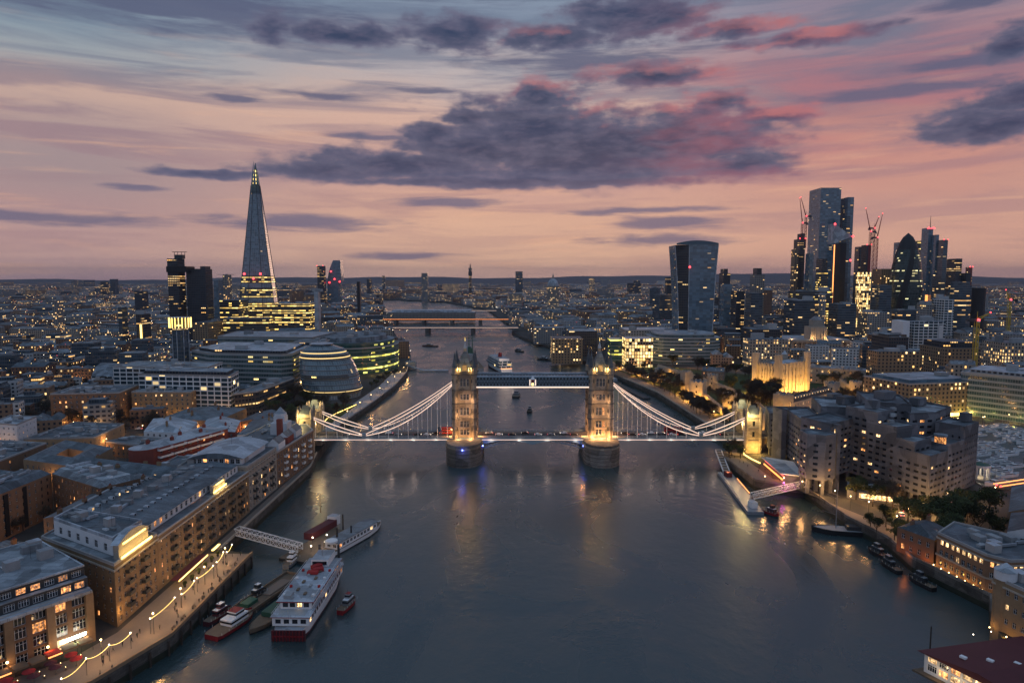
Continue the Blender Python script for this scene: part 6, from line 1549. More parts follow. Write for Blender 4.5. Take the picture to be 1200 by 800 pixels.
# cranes
def crane(x, Y, zb, zt, dx, dz, label, m='redp'):
    r = thing('tower_crane', label, 'crane', (x, Y, zb), 'luffing cranes over the towers'); mb = MB(); w = 1.4; n = 10
    for sx in (-w, w):
        for sy in (-w, w): mb.bar((x+sx, Y+sy, zb), (x+sx, Y+sy, zt), .5, .5, m)
    for k in range(n):
        a, b = zb+(zt-zb)*k/n, zb+(zt-zb)*(k+1)/n; mb.bar((x-w, Y-w, a), (x+w, Y-w, b), .35, .35, m); mb.bar((x+w, Y-w, a), (x+w, Y+w, b), .35, .35, m)
    mb.build('mast', r); mb = MB(); e = (x+dx, Y, zt+dz)
    for s in (-1, 1): mb.bar((x, Y+s, zt), (e[0], e[1], e[2]), .55, .55, m)
    mb.bar((x, Y, zt+2.5), e, .45, .45, m); mb.build('jib', r)
    mb = MB(); sg = -1 if dx > 0 else 1; mb.box(x+sg*5, Y, zt-.5, 9, 2.2, 2.6, 'metal'); mb.box(x+sg*9, Y, zt-2.5, 2.5, 2.2, 2.5, 'conc'); mb.build('counterweight', r)
    mb = MB(); mb.box(x, Y-2, zt-1, 2, 2, 2.4, 'whitep'); mb.build('cab', r); mb = MB(); mb.bar((x, Y, zt+9), e, .12, .12, 'metal'); mb.bar((x, Y, zt+9), (x+sg*8, Y, zt+1), .12, .12, 'metal'); mb.bar((x, Y, zt), (x, Y, zt+9), .4, .4, m); mb.build('stay_cable', r)
    mb = MB(); mb.ball(x, Y-2, zt+1, 1.5, 'redl', 6, 3); mb.ball(e[0], e[1], e[2], .8, 'redl', 6, 3); mb.build('warning_lamp', r)
for px, y0, y1, tx_, ty_, Y, lb in ((938, 285, 262, 934, 232, 1236, 'left crane with jib pointing up over the unfinished core'), (942, 283, 254, 935, 231, 1240, 'second crane over the unfinished core, jib crossing the first'), (1018, 315, 272, 1011, 244, 1190, 'crane with jib leaning left above the brown gridded blocks'), (1026, 318, 279, 1031, 250, 1194, 'crane with jib leaning right above the brown gridded blocks'), (1022, 316, 268, 1027, 254, 1198, 'short steep crane between the two leaning cranes')):
    x, zb, zt = XY(px, Y, 120), ZY(y0, Y), ZY(y1, Y); crane(x, Y, zb-12, zt, XY(tx_, Y, 180)-XY(px, Y, 180), ZY(ty_, Y)-zt, lb)
crane(XY(1142, 640, 30), 640, GZ, ZY(376, 640), 12, 8, 'yellow crane beside the mansard building', 'craney'); crane(XY(1181, 900, 40), 900, GZ, ZY(352, 900), -6, 14, 'yellow crane at the far right street', 'craney')
# bridges upriver
def upbridge(label, a, b, z, w, piers, m='conc', strip_=None):
    r = thing('river_bridge', label, 'bridge', ((a[0]+b[0])/2, (a[1]+b[1])/2, 0), 'flat bridges upriver'); mb = MB(); mb.bar((*a, z), (*b, z), w, 2.2, m)
    for k in range(24): 
        pass
    mb.build('deck', r)
    for k in range(piers): t = (k+1)/(piers+1); mb = MB(); x, y = a[0]+(b[0]-a[0])*t, a[1]+(b[1]-a[1])*t; mb.box(x, y, -3, 7, w+4, z+2, 'stoned'); mb.build('pier', r)
    mb = MB(); mb.bar((a[0], a[1]-w/2-.3, z+.3), (b[0], b[1]-w/2-.3, z+.3), .4, .55, strip_ or 'pinkwhite'); mb.build('light_strip', r)
    mb = MB(); mb.bar((a[0], a[1]-w/2, z+1.9), (b[0], b[1]-w/2, z+1.9), .3, .7, 'stonew'); mb.build('parapet', r)
upbridge('plain road bridge with a white light line, nearest of the upriver bridges', (-252, 1330), (12, 1330), 13, 30, 2); upbridge('rail bridge on square piers behind the plain road bridge', (-330, 1560), (-8, 1560), 15, 26, 4, 'maroon', 'orangel'); upbridge('third bridge upriver, faint with a pale deck', (-420, 1980), (-45, 1980), 14, 20, 4)
x, Yd = -250, 1700; r = thing('station_roof', 'long pale station shed roof above the rail bridge', 'station', (x+80, Yd, GZ)); mb = MB(); mb.prism([(-300,1640),(-90,1640),(-90,1700),(-300,1700)], GZ, 26, 'stone', 'lead'); mb.prism([(-290,1645),(-100,1645),(-100,1695),(-290,1695)], 26, 31, 'lead', 'lead'); mb.build('wall', r)
reserve([(-300,1640),(-90,1640),(-90,1700),(-300,1700)]); RES.append([(-330,1290),(40,1290),(40,1360),(-330,1360)])

# ------------------------------------------------------------ the streets of the city
LM = [(-160,604,'the ovoid hall'),(-262,640,'the long striped office'),(-184,792,'the dark green oval office'),(-313,640,'the slim gold-crowned tower'),(-365,660,'the arched roof hall'),(-450,1190,'the glass spire'),(-515,1055,'the near-black tower'),
      (-305,505,'the orange-lamped brown flats'),(-340,400,'the red brick flats'),(243,632,'the golden keep'),(400,890,'the pillared stone hall'),(190,870,'the round striped office'),(255,950,'the top-heavy curved tower'),(330,530,'the glass-vault block'),
      (400,500,'the striped right-edge office'),(640,1110,'the bullet-shaped tower'),(560,1230,'the tallest glass slab'),(100,840,'the old market hall'),(460,811,'the bright white slab'),(480,680,'the mansard building'),(-560,800,'the far left streets'),(-700,1100,'the left plain'),(60,1200,'the road bridge end'),(770,1150,'the black cylinder tower')]
ORD = ['nearest to', 'second nearest to', 'third nearest to', 'fourth nearest to', 'fifth nearest to', 'sixth nearest to', 'seventh nearest to', 'eighth nearest to', 'ninth nearest to', 'tenth nearest to']
ORD += [f'number {i} outward from' for i in range(11, 200)]
gr = random.Random(11)
def free(poly, pad=0):
    pts = list(poly)+[cen(poly)]+[((poly[i][0]+poly[(i+1) % 4][0])/2, (poly[i][1]+poly[(i+1) % 4][1])/2) for i in range(4)]
    for x, y in pts:
        if not (in_poly(x, y, LEFTP) or in_poly(x, y, RIGHTP)): return False
        for q in RES:
            if in_poly(x, y, q): return False
    for q in RES:
        c = cen(q)
        if in_poly(c[0], c[1], poly): return False
        for v in q:
            if in_poly(v[0], v[1], poly): return False
    return True
def inview(x, y, m=1.02): return abs(x) < .765*y*m+14
near_lots = []; ang = {}
def lots(y0, y1, bw, bd, street, rot, x0, x1, jit=.12):
    c, s = math.cos(rot), math.sin(rot); out = []
    n = int((x1-x0)/bw)+30; m = int((y1-y0)/bd)+30; cx_, cy_ = (x0+x1)/2, (y0+y1)/2
    for i in range(-n, n):
        for j in range(-m, m):
            u, v = i*bw, j*bd; x, y = cx_+u*c-v*s, cy_+u*s+v*c
            if not (x0 <= x <= x1 and y0 <= y <= y1): continue
            w, d = bw-street-gr.uniform(0, bw*.25), bd-street-gr.uniform(0, bd*.25); a = rot+gr.uniform(-jit, jit)*.5
            ca, sa = math.cos(a), math.sin(a); out.append([(x+ca*p_-sa*q_, y+sa*p_+ca*q_) for p_, q_ in ((-w/2,-d/2),(w/2,-d/2),(w/2,d/2),(-w/2,d/2))])
    return out
regions = [(230, 640, 30, 24, 8, .35, -620, -120), (640, 1000, 40, 32, 9, .2, -900, -100), (560, 900, 38, 30, 9, -.3, 280, 760), (780, 1080, 38, 32, 9, -.15, -20, 860)]
for rg in regions: near_lots += [q for q in lots(*rg) if inview(*cen(q), .98) and free(q)]
near_lots.sort(key=lambda q: math.hypot(*cen(q)))
chosen = []
for q in near_lots:
    if any(in_poly(*cen(q), o) or in_poly(*cen(o), q) for o in chosen): continue
    chosen.append(q)
chosen = chosen[:430]
kinds = [('brick_building', 'brick', ['brown brick', 'dark brick', 'yellow brick'], 'brick'), ('stone_building', 'stone', ['pale stone', 'grey stone', 'soot-dark stone'], 'stone'), ('concrete_block', 'concrete', ['grey concrete', 'pale concrete', 'rendered'], 'concrete'), ('glass_office', 'glass', ['dark glass', 'grey glass', 'lit glass'], 'glass'), ('white_block', 'white', ['white', 'off-white', 'light grey'], 'white')]
cnt = {}
for q in chosen:
    c = cen(q); d = min(((math.hypot(c[0]-lx, c[1]-ly), nm) for lx, ly, nm in LM)); rk = cnt.get(d[1], 0); cnt.setdefault(d[1], 0)
order = {}
for q in chosen:
    c = cen(q); d, nm = min(((math.hypot(c[0]-lx, c[1]-ly), nm) for lx, ly, nm in LM)); order.setdefault(nm, []).append((d, q))
for nm, lst in order.items():
    lst.sort(key=lambda e: e[0])
    for rk, (d, q) in enumerate(lst):
        c = cen(q); north = c[0] > 0 and c[1] > 400
        w = gr.random(); k = 0 if w < (.22 if north else .5) else 1 if w < (.55 if north else .62) else 2 if w < .8 else 3 if w < .9 else 4
        nmn, mt, adj, _ = kinds[k]; h = gr.choice([10, 13, 13, 16, 19, 22]) + (6 if north else 0) + (gr.choice([0, 8]) if k == 3 else 0)
        if c[1] < 420: h = min(h, 16)
        far_ = c[1] > 700
        rf = gr.choice(['flat', 'flat', 'pitched', 'hipped']) if k < 2 else 'flat'
        rooft = gr.choice(['grey', 'slate', 'dark']); shp = 'flat' if rf == 'flat' else rf
        lb = f"{adj[gr.randrange(3)]} block with {shp} {rooft} roof, {ORD[rk]} {nm}"
        if len(lb.split()) > 16: lb = f"{mt} block with {shp} roof, {ORD[rk]} {nm}"
        root = thing(nmn, lb, 'building', (*c, GZ), 'ordinary street blocks of the city'); mb = MB(); rnd = gr.random(); mat = {'slate': 'slate', 'grey': 'roof', 'dark': 'roof'}[rooft]
        z1 = GZ+h
        shape = gr.random()
        if shape < .35 and not far_:     # L plan
            a, b, c_, d_ = [Vector(v) for v in q]; m1 = a.lerp(b, .45); m2 = a.lerp(d_, .42); ctr = m1+(m2-a); e1 = b+(m2-a); 
            parts = [[tuple(a), tuple(b), tuple(e1), tuple(m2)], [tuple(m2), tuple(ctr), tuple(d_+(m1-a)), tuple(d_)]]
        elif shape < .5: 
            a, b, c_, d_ = [Vector(v) for v in q]; parts = [[tuple(a), tuple(a.lerp(b, .5)), tuple(d_.lerp(c_, .5)), tuple(d_)], [tuple(a.lerp(b, .503)), tuple(b), tuple(c_), tuple(d_.lerp(c_, .503))]]
        else: parts = [q]
        mr = MB(); mr.rnd = rnd
        for pi_, pp in enumerate(parts):
            zz = z1-(gr.choice([0, 3]) if pi_ else 0); mb.prism(pp, GZ-.5, zz, mt, mat, rnd=(rnd*.97+pi_*.01)); 
            if rf == 'flat':
                ins = inset(pp, gr.choice([1.2, 3.0, 4.5])); hh = gr.choice([.5, 1.0, 2.8]); mr.prism(ins, zz, zz+hh, 'glass' if hh > 2 else 'unit', mat, rnd=rnd)
            else: mr.gable(pp, zz+.02, 3.4 if not far_ else 4, mat, hip=.2 if rf == 'hipped' else 0, mw=mt if False else mat)
        mb.build('wall', root); mr.build('roof', root)
        if not far_: units(root, parts[0], z1+(.1 if rf == 'flat' else 1.5), 2, gr, .9)
        reserve(q, 0)
# the city beyond: counted as one mass
mb = MB(); sp = MB(); fr = random.Random(5)
def mass(y0, y1, cw, cd, hmin, hmax, fill, tall=.02):
    y = y0
    while y < y1:
        s_ = 1+(y-y0)/(y1-y0)*.6; x = -.80*y
        while x < .80*y:
            w, d = cw*s_*fr.uniform(.45, .9), cd*s_*fr.uniform(.4, .85); cx_, cy_ = x+cw*s_*fr.uniform(.3, .7), y+cd*s_*fr.uniform(.2, .8); a = .25*math.sin(cx_*.0021+cy_*.0013)*2+fr.uniform(-.08, .08)
            if fr.random() < fill:
                ca, sa = math.cos(a), math.sin(a); q = [(cx_+ca*p_-sa*q_, cy_+sa*p_+ca*q_) for p_, q_ in ((-w/2,-d/2),(w/2,-d/2),(w/2,d/2),(-w/2,d/2))]
                ok = (in_poly(cx_, cy_, LEFTP) or in_poly(cx_, cy_, RIGHTP)) and not any(in_poly(cx_, cy_, r_) for r_ in RES) and (y > 2400 or all((in_poly(u, v, LEFTP) or in_poly(u, v, RIGHTP)) and not any(in_poly(u, v, r_) for r_ in RES) for u, v in q))
                if ok:
                    h = fr.uniform(hmin, hmax)*(fr.uniform(1.6, 2.6) if fr.random() < tall else 1); 
                    if cx_ > 150 and cy_ < 1700: h *= 1.35
                    t = fr.random(); m = 'brick' if t < .3 else 'stone' if t < .55 else 'concrete' if t < .8 else 'white' if t < .88 else 'glass' if t < .95 else 'dark'
                    z = GZ+h; mb.prism(q, GZ-.3, z, m, 'roof' if fr.random() < .7 else 'slate', rnd=fr.random())
                    if y < 2600 and fr.random() < .6:
                        if fr.random() < .5: mb.gable(q, z+.02, fr.uniform(2.5, 5), 'slate' if fr.random() < .5 else 'roof')
                        else: mb.prism(inset(q, min(w, d)*.22), z, z+fr.uniform(1.5, 4), 'unit' if fr.random() < .6 else 'glass', 'roof', rnd=fr.random())
            x += cw*s_
        y += cd*s_
mass(880, 1500, 40, 34, 12, 26, .93); mass(1500, 2600, 46, 44, 12, 28, .9, .04); mass(2600, 4600, 72, 74, 12, 30, .85, .05); mass(4600, 9000, 150, 170, 12, 34, .8, .06)
tag(mb.build('distant_city'), 'dense roofs of the far city spreading to the horizon', 'city', kind='stuff')
# street lights of the far city
for k in range(8500):
    y = 640*(1+fr.random()**1.5*9); x = fr.uniform(-.78, .78)*y
    if not (in_poly(x, y, LEFTP) or in_poly(x, y, RIGHTP)): continue
    if any(in_poly(x, y, r_) for r_ in RES): continue
    t = fr.random(); m = 'bulb' if t < .48 else 'orangel' if t < .84 else 'bulbw' if t < .96 else 'redl'
    s_ = .28*(y/1000)**.75*fr.uniform(.5, 1.25)*(1.5 if m == 'orangel' else 1); z = fr.uniform(14, 34); sp.box(x, y, z, s_, s_, s_, m)
for k in range(230):        # rows of lamps along far streets
    y = 760*(1+fr.random()**1.3*5); x = fr.uniform(-.75, .75)*y; a = fr.choice([.25, .25+math.pi/2, -.4, 1.1])+fr.uniform(-.15, .15); m = fr.choice(['bulb', 'orangel', 'orangel', 'bulb', 'bulbw'])
    for j in range(fr.randrange(6, 22)):
        u, v = x+math.cos(a)*28*j, y+math.sin(a)*28*j
        if not (in_poly(u, v, LEFTP) or in_poly(u, v, RIGHTP)) or any(in_poly(u, v, r_) for r_ in RES): continue
        s_ = .42*(v/1000)**.6; sp.box(u, v, GZ+fr.uniform(8, 24), s_, s_, s_, m)
tag(sp.build('city_lights'), 'countless small warm street and window lights across the far city', 'lights', kind='stuff')
# ------------------------------------------------------------ trees
def tree_mesh(seed, leafm, h=11, r=4.5, n=900, bare=False):
    rg = random.Random(seed); tk = MB(); tk.cyl(0, 0, -.3, h*.42, .35, .22, 'bark', 7)
    tips = []
    for k in range(7):
        a = rg.uniform(0, 6.28); z0_ = h*rg.uniform(.22, .42); p0 = Vector((0, 0, z0_)); p1 = Vector((math.cos(a)*r*.55, math.sin(a)*r*.55, z0_+h*rg.uniform(.2, .4)))
        tk.bar(p0, p1, .18, .18, 'bark')
        for j in range(3): p2 = p1+Vector((rg.uniform(-1, 1)*r*.5, rg.uniform(-1, 1)*r*.5, rg.uniform(.05, .28)*h)); tk.bar(p1, p2, .1, .1, 'bark'); tips.append(p2)
    cr = MB(); cl = [(Vector((rg.gauss(0, .42)*r, rg.gauss(0, .42)*r, h*rg.uniform(.45, .88))), rg.uniform(.24, .42)*r) for _ in range(11)]+[(t, .28*r) for t in tips]
    for k in range(int(n*1.5)):
        c, rr = cl[rg.randrange(len(cl))]; v = Vector((rg.gauss(0, 1), rg.gauss(0, 1), rg.gauss(0, .8))).normalized()*rr*rg.random()**.35; p_ = c+v; s_ = rg.uniform(.12, .30)*(r/4.5)
        a = Vector((rg.gauss(0, 1), rg.gauss(0, 1), rg.gauss(0, 1))).normalized(); b = a.orthogonal().normalized()
        if bare: a, b = a*.07, b*s_*2.9
        else: a, b = a*s_, b*s_
        cr.face([p_-a-b, p_+a-b, p_+a*1.1+b, p_-a*.6+b*.8], leafm, None, rg.random())
    return tk, cr
protos = []
for i, (lm, h, r_, nn_, bare) in enumerate((('leaf', 12, 5.2, 1300, 0), ('leaf', 9, 4, 900, 0), ('leafb', 13, 5.5, 1400, 1), ('leafb', 11, 4.6, 1000, 1))):
    tk, cr = tree_mesh(i, lm, h, r_, nn_, bare); root = thing(['green_tree', 'green_tree', 'brown_tree', 'brown_tree'][i], 'tree', 'tree'); tk.build('trunk', root); cr.build('crown', root); protos.append(root)
spots = []
def scatter(poly, n, kinds_, where, sc_=(.8, 1.25), dmin=5):
    xs = [p_[0] for p_ in poly]; ys = [p_[1] for p_ in poly]; got = []
    for _ in range(n*30):
        if len(got) >= n: break
        x, y = gr.uniform(min(xs), max(xs)), gr.uniform(min(ys), max(ys))
        if in_poly(x, y, poly) and all(math.hypot(x-a, y-b) > dmin for a, b in got): got.append((x, y))
    got.sort(key=lambda g: math.hypot(*g))
    for k, (x, y) in enumerate(got): spots.append((x, y, gr.choice(kinds_), gr.uniform(*sc_), where, k))
scatter([(-130,450),(-128,560),(-186,568),(-196,505),(-158,450)], 24, [2, 3, 0], 'on the park lawn by the ovoid hall')
scatter([(158,486),(152,560),(150,640),(124,790),(116,770),(136,650),(142,500)], 40, [2, 3, 2, 1], 'along the castle quay', (.7, 1.1))
scatter([(166,500),(192,502),(192,600),(160,700),(140,780),(150,660),(168,560)], 30, [2, 3], 'between the two castle walls', (.7, 1.1))
scatter([(196,530),(206,530),(232,590),(212,612),(200,640),(198,560)], 14, [2, 0], 'in front of the golden keep', (1, 1.5))
scatter([(290,600),(330,640),(330,730),(240,745),(180,800),(190,720),(270,700)], 26, [2, 3, 0], 'on the far castle green')
scatter([(288,470),(340,560),(350,600),(320,640),(290,590),(262,545)], 18, [2, 3], 'by the glass-vault block')
scatter([(160,306),(174,300),(178,312),(164,326)], 5, [0, 2], 'under the slot-windowed hotel', (.7, .9), 4)
scatter([(166,262),(200,262),(214,300),(190,296),(166,284)], 16, [0, 0, 1], 'on the green square beside the brown river house', (.8, 1.1), 5)
scatter([(150,262),(160,268),(158,284),(150,280)], 5, [0, 1], 'beside the low hipped brick wing', (.6, .85), 4)
scatter([(126,392),(134,384),(138,404),(130,408)], 5, [1, 3], 'at the foot of the bridge abutment', (.6, .9), 3)
scatter([(-250,452),(-340,462),(-342,476),(-250,482)], 14, [3, 2], 'on the orange-lit street before the square flats', (.7, 1))
scatter([(-420,470),(-350,440),(-345,520),(-430,560)], 18, [3, 2, 0], 'in the far left gardens', (.8, 1.1))
scatter([(-210,270),(-186,262),(-186,300),(-200,292)], 4, [3], 'in the sunken yard', (.5, .7), 4)
scatter([(-178,312),(-160,342),(-164,392),(-184,350)], 8, [3, 2], 'in the lamp-lit yard by the red-ended block', (.5, .7), 4)
scatter([(-135,640),(-124,660),(-126,760),(-135,740)], 10, [3, 1], 'on the riverside walk past the ovoid hall', (.5, .7))
scatter([(-420,560),(-300,545),(-300,620),(-420,640)], 22, [3, 2], 'behind the framed flats', (.8, 1.1)); scatter([(-620,660),(-430,620),(-420,780),(-620,820)], 26, [3, 2], 'on the dark left streets', (.9, 1.3))
used = set()
for x, y, k, s_, where, i in spots:
    adj = {0: 'full green', 1: 'small green', 2: 'broad brown', 3: 'thin brown'}[k]; o = ['nearest', 'second nearest', 'third nearest', 'fourth nearest', 'fifth nearest', 'sixth nearest'][i] if i < 6 else f'number {i+1} from the front'
    lb = f'{adj} tree {where}, {o}'
    if len(lb.split()) > 16: lb = lb.replace(' from the front', '').replace(' brown river house', ' river house').replace('the orange-lit street before the square flats', 'the orange-lit street').replace('on the green square beside', 'beside')
    if k in used: t_ = copy_tree(protos[k], (x, y, GZ), gr.uniform(0, 6), lb)
    else: t_ = protos[k]; t_.location = (x, y, GZ); t_['label'] = lb; used.add(k)
    t_.scale = (s_, s_, s_*gr.uniform(.85, 1.1)); t_['group'] = 'trees '+where
# ------------------------------------------------------------ street lamps
lampp = thing('street_lamp', 'lamp', 'street lamp'); mb = MB(); mb.cyl(0, 0, 0, 6.2, .12, .07, 'metal', 6); mb.build('post', lampp); mb = MB(); mb.ball(0, 0, 6.4, .28, 'bulb', 6, 4); mb.build('lamp_head', lampp)
ld = bpy.data.lights.new('lamp_light', 'POINT'); ld.energy = 1300; ld.color = (1, .50, .17); ld.shadow_soft_size = .45; lo = bpy.data.objects.new('lamp_light', ld); C.objects.link(lo); lo.parent = lampp; lo.location = (0, 0, 5.7)
LS = []
def along(pts, n, where, off=0):
    tot = sum(math.dist(a, b) for a, b in zip(pts, pts[1:]))
    for k in range(n):
        s_ = tot*(k+.5)/n
        for a, b in zip(pts, pts[1:]):
            L = math.dist(a, b)
            if s_ <= L: LS.append((a[0]+(b[0]-a[0])*s_/L, a[1]+(b[1]-a[1])*s_/L, GZ, where, k)); break
            s_ -= L
along([(-116,171),(-106,192),(-105,250)], 5, 'on the near brick promenade'); along([(-123,482),(-119,574),(-117,700),(-122,800)], 9, 'on the riverside walk by the ovoid hall'); along([(-172,420),(-178,450),(-240,448),(-345,470)], 11, 'on the orange street before the square flats')
along([(160,290),(154,300),(146,320),(134,330),(122,334)], 7, 'on the hotel quay'); along([(156,256),(160,276),(176,290),(204,300),(234,318)], 8, 'around the hotel forecourt'); along([(150,480),(147,560),(140,650),(118,760)], 8, 'on the castle quay')
along([(270,400),(310,470),(370,490),(385,470)], 7, 'around the yacht basin'); along([(240,460),(300,470),(345,480)], 5, 'on the street behind the hotel'); along([(360,640),(420,640),(520,700)], 6, 'on the mansard building street'); along([(100,860),(200,770),(330,760),(440,860)], 12, 'on the road above the castle')
along([(-350,455),(-420,470),(-520,520)], 6, 'on the far left road'); along([(-200,600),(-200,720),(-150,700)], 6, 'between the striped offices'); along([(-190,340),(-184,410)], 3, 'in the lane beside the red-ended block'); along([(-420,600),(-430,760),(-560,840)], 8, 'on the dark avenue past the arched hall'); along([(-330,880),(-260,1000),(-420,1080)], 8, 'on the street toward the spire')
along([(560,760),(500,900),(420,1010)], 8, 'on the streets under the city towers'); along([(320,1010),(250,900),(110,880)], 7, 'on the street behind the round striped office')
along([(-181,232),(-181,262),(-156,303),(-150,330),(-163,385)], 9, 'in the lanes behind the long warehouse'); along([(-224,300),(-240,392),(-262,440)], 7, 'in the alley past the open courtyard'); along([(-300,240),(-290,395),(-345,372)], 7, 'in the lane by the white square block')
along([(-230,498),(-190,500),(-140,448)], 6, 'below the white-framed flats'); along([(-385,420),(-480,600),(-640,700)], 9, 'on the dim street at the far left'); along([(170,405),(236,420),(250,462)], 5, 'behind the slot-windowed hotel'); along([(300,495),(420,640),(640,820)], 9, 'on the street past the glass-vault block')
first = True
for x, y, z, where, k in LS:
    o = ['nearest', 'second nearest', 'third nearest', 'fourth nearest', 'fifth nearest', 'sixth nearest'][k] if k < 6 else f'number {k+1}'
    lb = f'tall glowing lamp post {where}, {o} along it'
    if first: lampp.location = (x, y, z); lampp['label'] = lb; first = False
    else: copy_tree(lampp, (x, y, z), None, lb)
for o in C.objects:
    if o.name.startswith('street_lamp'): o['group'] = 'street lamps of the city'

# ------------------------------------------------------------ boats
def hull_mb(L, Wd, z0, z1, m, m2=None, bow=.28, stern=.92, deck='wood'):
    """pointed hull along +x, waterline z0, deck z1"""
    st = [(-.5, stern*.8), (-.42, stern), (-.1, 1), (.15, 1), (.32, .78), (.42, .45), (.5, .03)]; mb = MB(); mb.rnd = .5
    for (t0, w0), (t1, w1) in zip(st, st[1:]):
        for s in (-1, 1):
            a, b = (t0*L, s*w0*Wd/2), (t1*L, s*w1*Wd/2); zr0, zr1 = z1+max(0, t0-.2)*1.6, z1+max(0, t1-.2)*1.6
            k = .86; mb.face([(a[0]*.97, a[1]*k, z0), (b[0]*.97, b[1]*k, z0), (b[0]*.985, b[1]*.94, z0+(zr1-z0)*.4), (a[0]*.985, a[1]*.94, z0+(zr0-z0)*.4)], m2 or m)
            mb.face([(a[0]*.985, a[1]*.94, z0+(zr0-z0)*.4), (b[0]*.985, b[1]*.94, z0+(zr1-z0)*.4), (*b, zr1), (*a, zr0)], m)
        mb.face([(t0*L, -w0*Wd/2, z1-.1), (t1*L, -w1*Wd/2, z1-.1), (t1*L, w1*Wd/2, z1-.1), (t0*L, w0*Wd/2, z1-.1)], deck)
    w0 = st[0][1]*Wd/2; mb.face([(-.5*L, -w0, z0), (-.5*L, w0, z0), (-.5*L, w0, z1), (-.5*L, -w0, z1)], m)
    return mb
def boat_root(label, x, y, rz, name='boat', cat='boat', group=None):
    r = thing(name, label, cat, (0, 0, 0), group); return r
def place(r, x, y, rz):
    r.location = (x, y, 0); r.rotation_euler = (0, 0, rz)
# big white party ship: heads away from us
A, B = Vector((-68, 198)), Vector((-67, 250)); d = B-A; rz = math.atan2(d.y, d.x)
r = boat_root('large white party ship with red stern and grey top deck, red canopy amidships', 0, 0, 0, 'passenger_ship', 'ship')
L = d.length*.98; hull_mb(L, 11.6, -.6, 3.4, 'whitep', 'maroon', deck='lead').build('hull', r)
mb = MB(); ops = []
q = [(-L*.46, -5.7), (L*.30, -5.7), (L*.36, -3.2), (L*.36, 3.2), (L*.30, 5.7), (-L*.46, 5.7)]
for i in range(6):
    a, b = q[i], q[(i+1) % 6]; LL = math.dist(a, b); ops += wall_open(mb, a, b, 3.55, 6.3, spans(LL, max(2, int(LL/2.4)), 1.7, .5), [(.7, 2.1)], 'whitep', .2)
mb.build('lower_cabin', r)
q2 = [(-L*.36, -4.9), (L*.26, -4.9), (L*.26, 4.9), (-L*.36, 4.9)]; mb = MB()
for i in range(4):
    a, b = q2[i], q2[(i+1) % 4]; LL = math.dist(a, b); ops += wall_open(mb, a, b, 6.5, 8.9, spans(LL, max(2, int(LL/2.4)), 1.7, .5), [(.5, 1.9)], 'whitep', .2)
mb.build('upper_cabin', r); put_windows(r, ops, .12, .5, 80, random.Random(8), slot=True)
mb = MB(); mb.prism(inset(q, -.5), 6.3, 6.5, 'redp', 'lead', 'lead'); mb.build('deck', r)
mb = MB(); mb.prism(inset(q2, -1.0), 8.9, 9.2, 'redp', 'lead', 'lead'); mb.build('top_deck', r)
mb = MB(); mb.box(L*.22, 0, 9.2, 9, 6, 2.5, 'whitep', mt='lead'); mb.box(L*.22-4.6, 0, 9.9, .1, 5, 1.2, 'glassd'); mb.build('wheelhouse', r)
mb = MB()
for k in range(3): mb.box(L*.02+k*2.1, (-1) ** k*.6, 9.3, 1.9, 3.6, .9+.2*k, 'canvas', .4*k)
mb.build('red_canopy', r); mb = MB(); mb.cyl(L*.36, 3.5, 6.5, 12.5, .5, .45, 'metal', 8); mb.build('funnel', r); mb = MB(); mb.cyl(L*.36, -3.5, 6.5, 12.5, .5, .45, 'metal', 8); mb.build('funnel', r)
mb = MB(); mb.box(-L*.503, 0, 0.0, .6, 10.4, 3.3, 'maroon'); mb.box(-L*.508, 0, 1.4, .6, 9.6, .35, 'redp'); [mb.box(-L*.51, -4.5+k*1.0, .1, .6, .12, 3.2, 'redp') for k in range(10)]; mb.build('stern_gallery', r)
mb = MB()
for s in (-1, 1):
    mb.bar((-L*.46, s*5.9, 7.5), (L*.3, s*5.9, 7.5), .06, .06, 'whitep'); mb.bar((-L*.36, s*5.6, 10.2), (L*.2, s*5.6, 10.2), .06, .06, 'whitep')
    for k in range(24): mb.bar((-L*.46+k*L*.76/23, s*5.9, 6.5), (-L*.46+k*L*.76/23, s*5.9, 7.5), .05, .05, 'whitep')
mb.build('railing', r); mb = MB(); mb.bar((-L*.47, 0, 6.4), (-L*.5, 0, 9.5), .08, .08, 'whitep'); mb.build('flag_staff', r)
for k in range(4):
    for s in (-1, 1): mb = MB(); mb.cyl(-L*.30+k*L*.12, s*4.6, 9.3, 9.9, .5, .5, 'canvas' if k % 2 else 'whitep', 8); mb.build('life_raft', r)
for k in range(9): mb = MB(); mb.box(-L*.33+k*L*.055, (-1)**k*1.6, 9.25, 1.7, .8, .45, 'wood' if k % 3 else 'unit'); mb.build('bench', r)
mb = MB(); mb.box(-L*.41, 0, 6.5, 3.2, 8.5, .12, 'unit'); mb.box(-L*.31, 3.0, 9.2, 3.4, 2.2, 1.1, 'unit'); mb.build('hatch', r); mb = MB(); mb.cyl(L*.20, 0, 11.7, 17, .12, .06, 'steel', 6); mb.bar((L*.2, -1.5, 15), (L*.2, 1.5, 15), .08, .08, 'steel'); mb.build('mast', r)
mb = MB(); mb.box(L*.40, 0, 3.4, 4.5, 4.4, .5, 'unit'); mb.cyl(L*.43, 0, 3.6, 4.4, .4, .4, 'metal', 8); mb.build('anchor_winch', r)
place(r, (A.x+B.x)/2, (A.y+B.y)/2, rz)
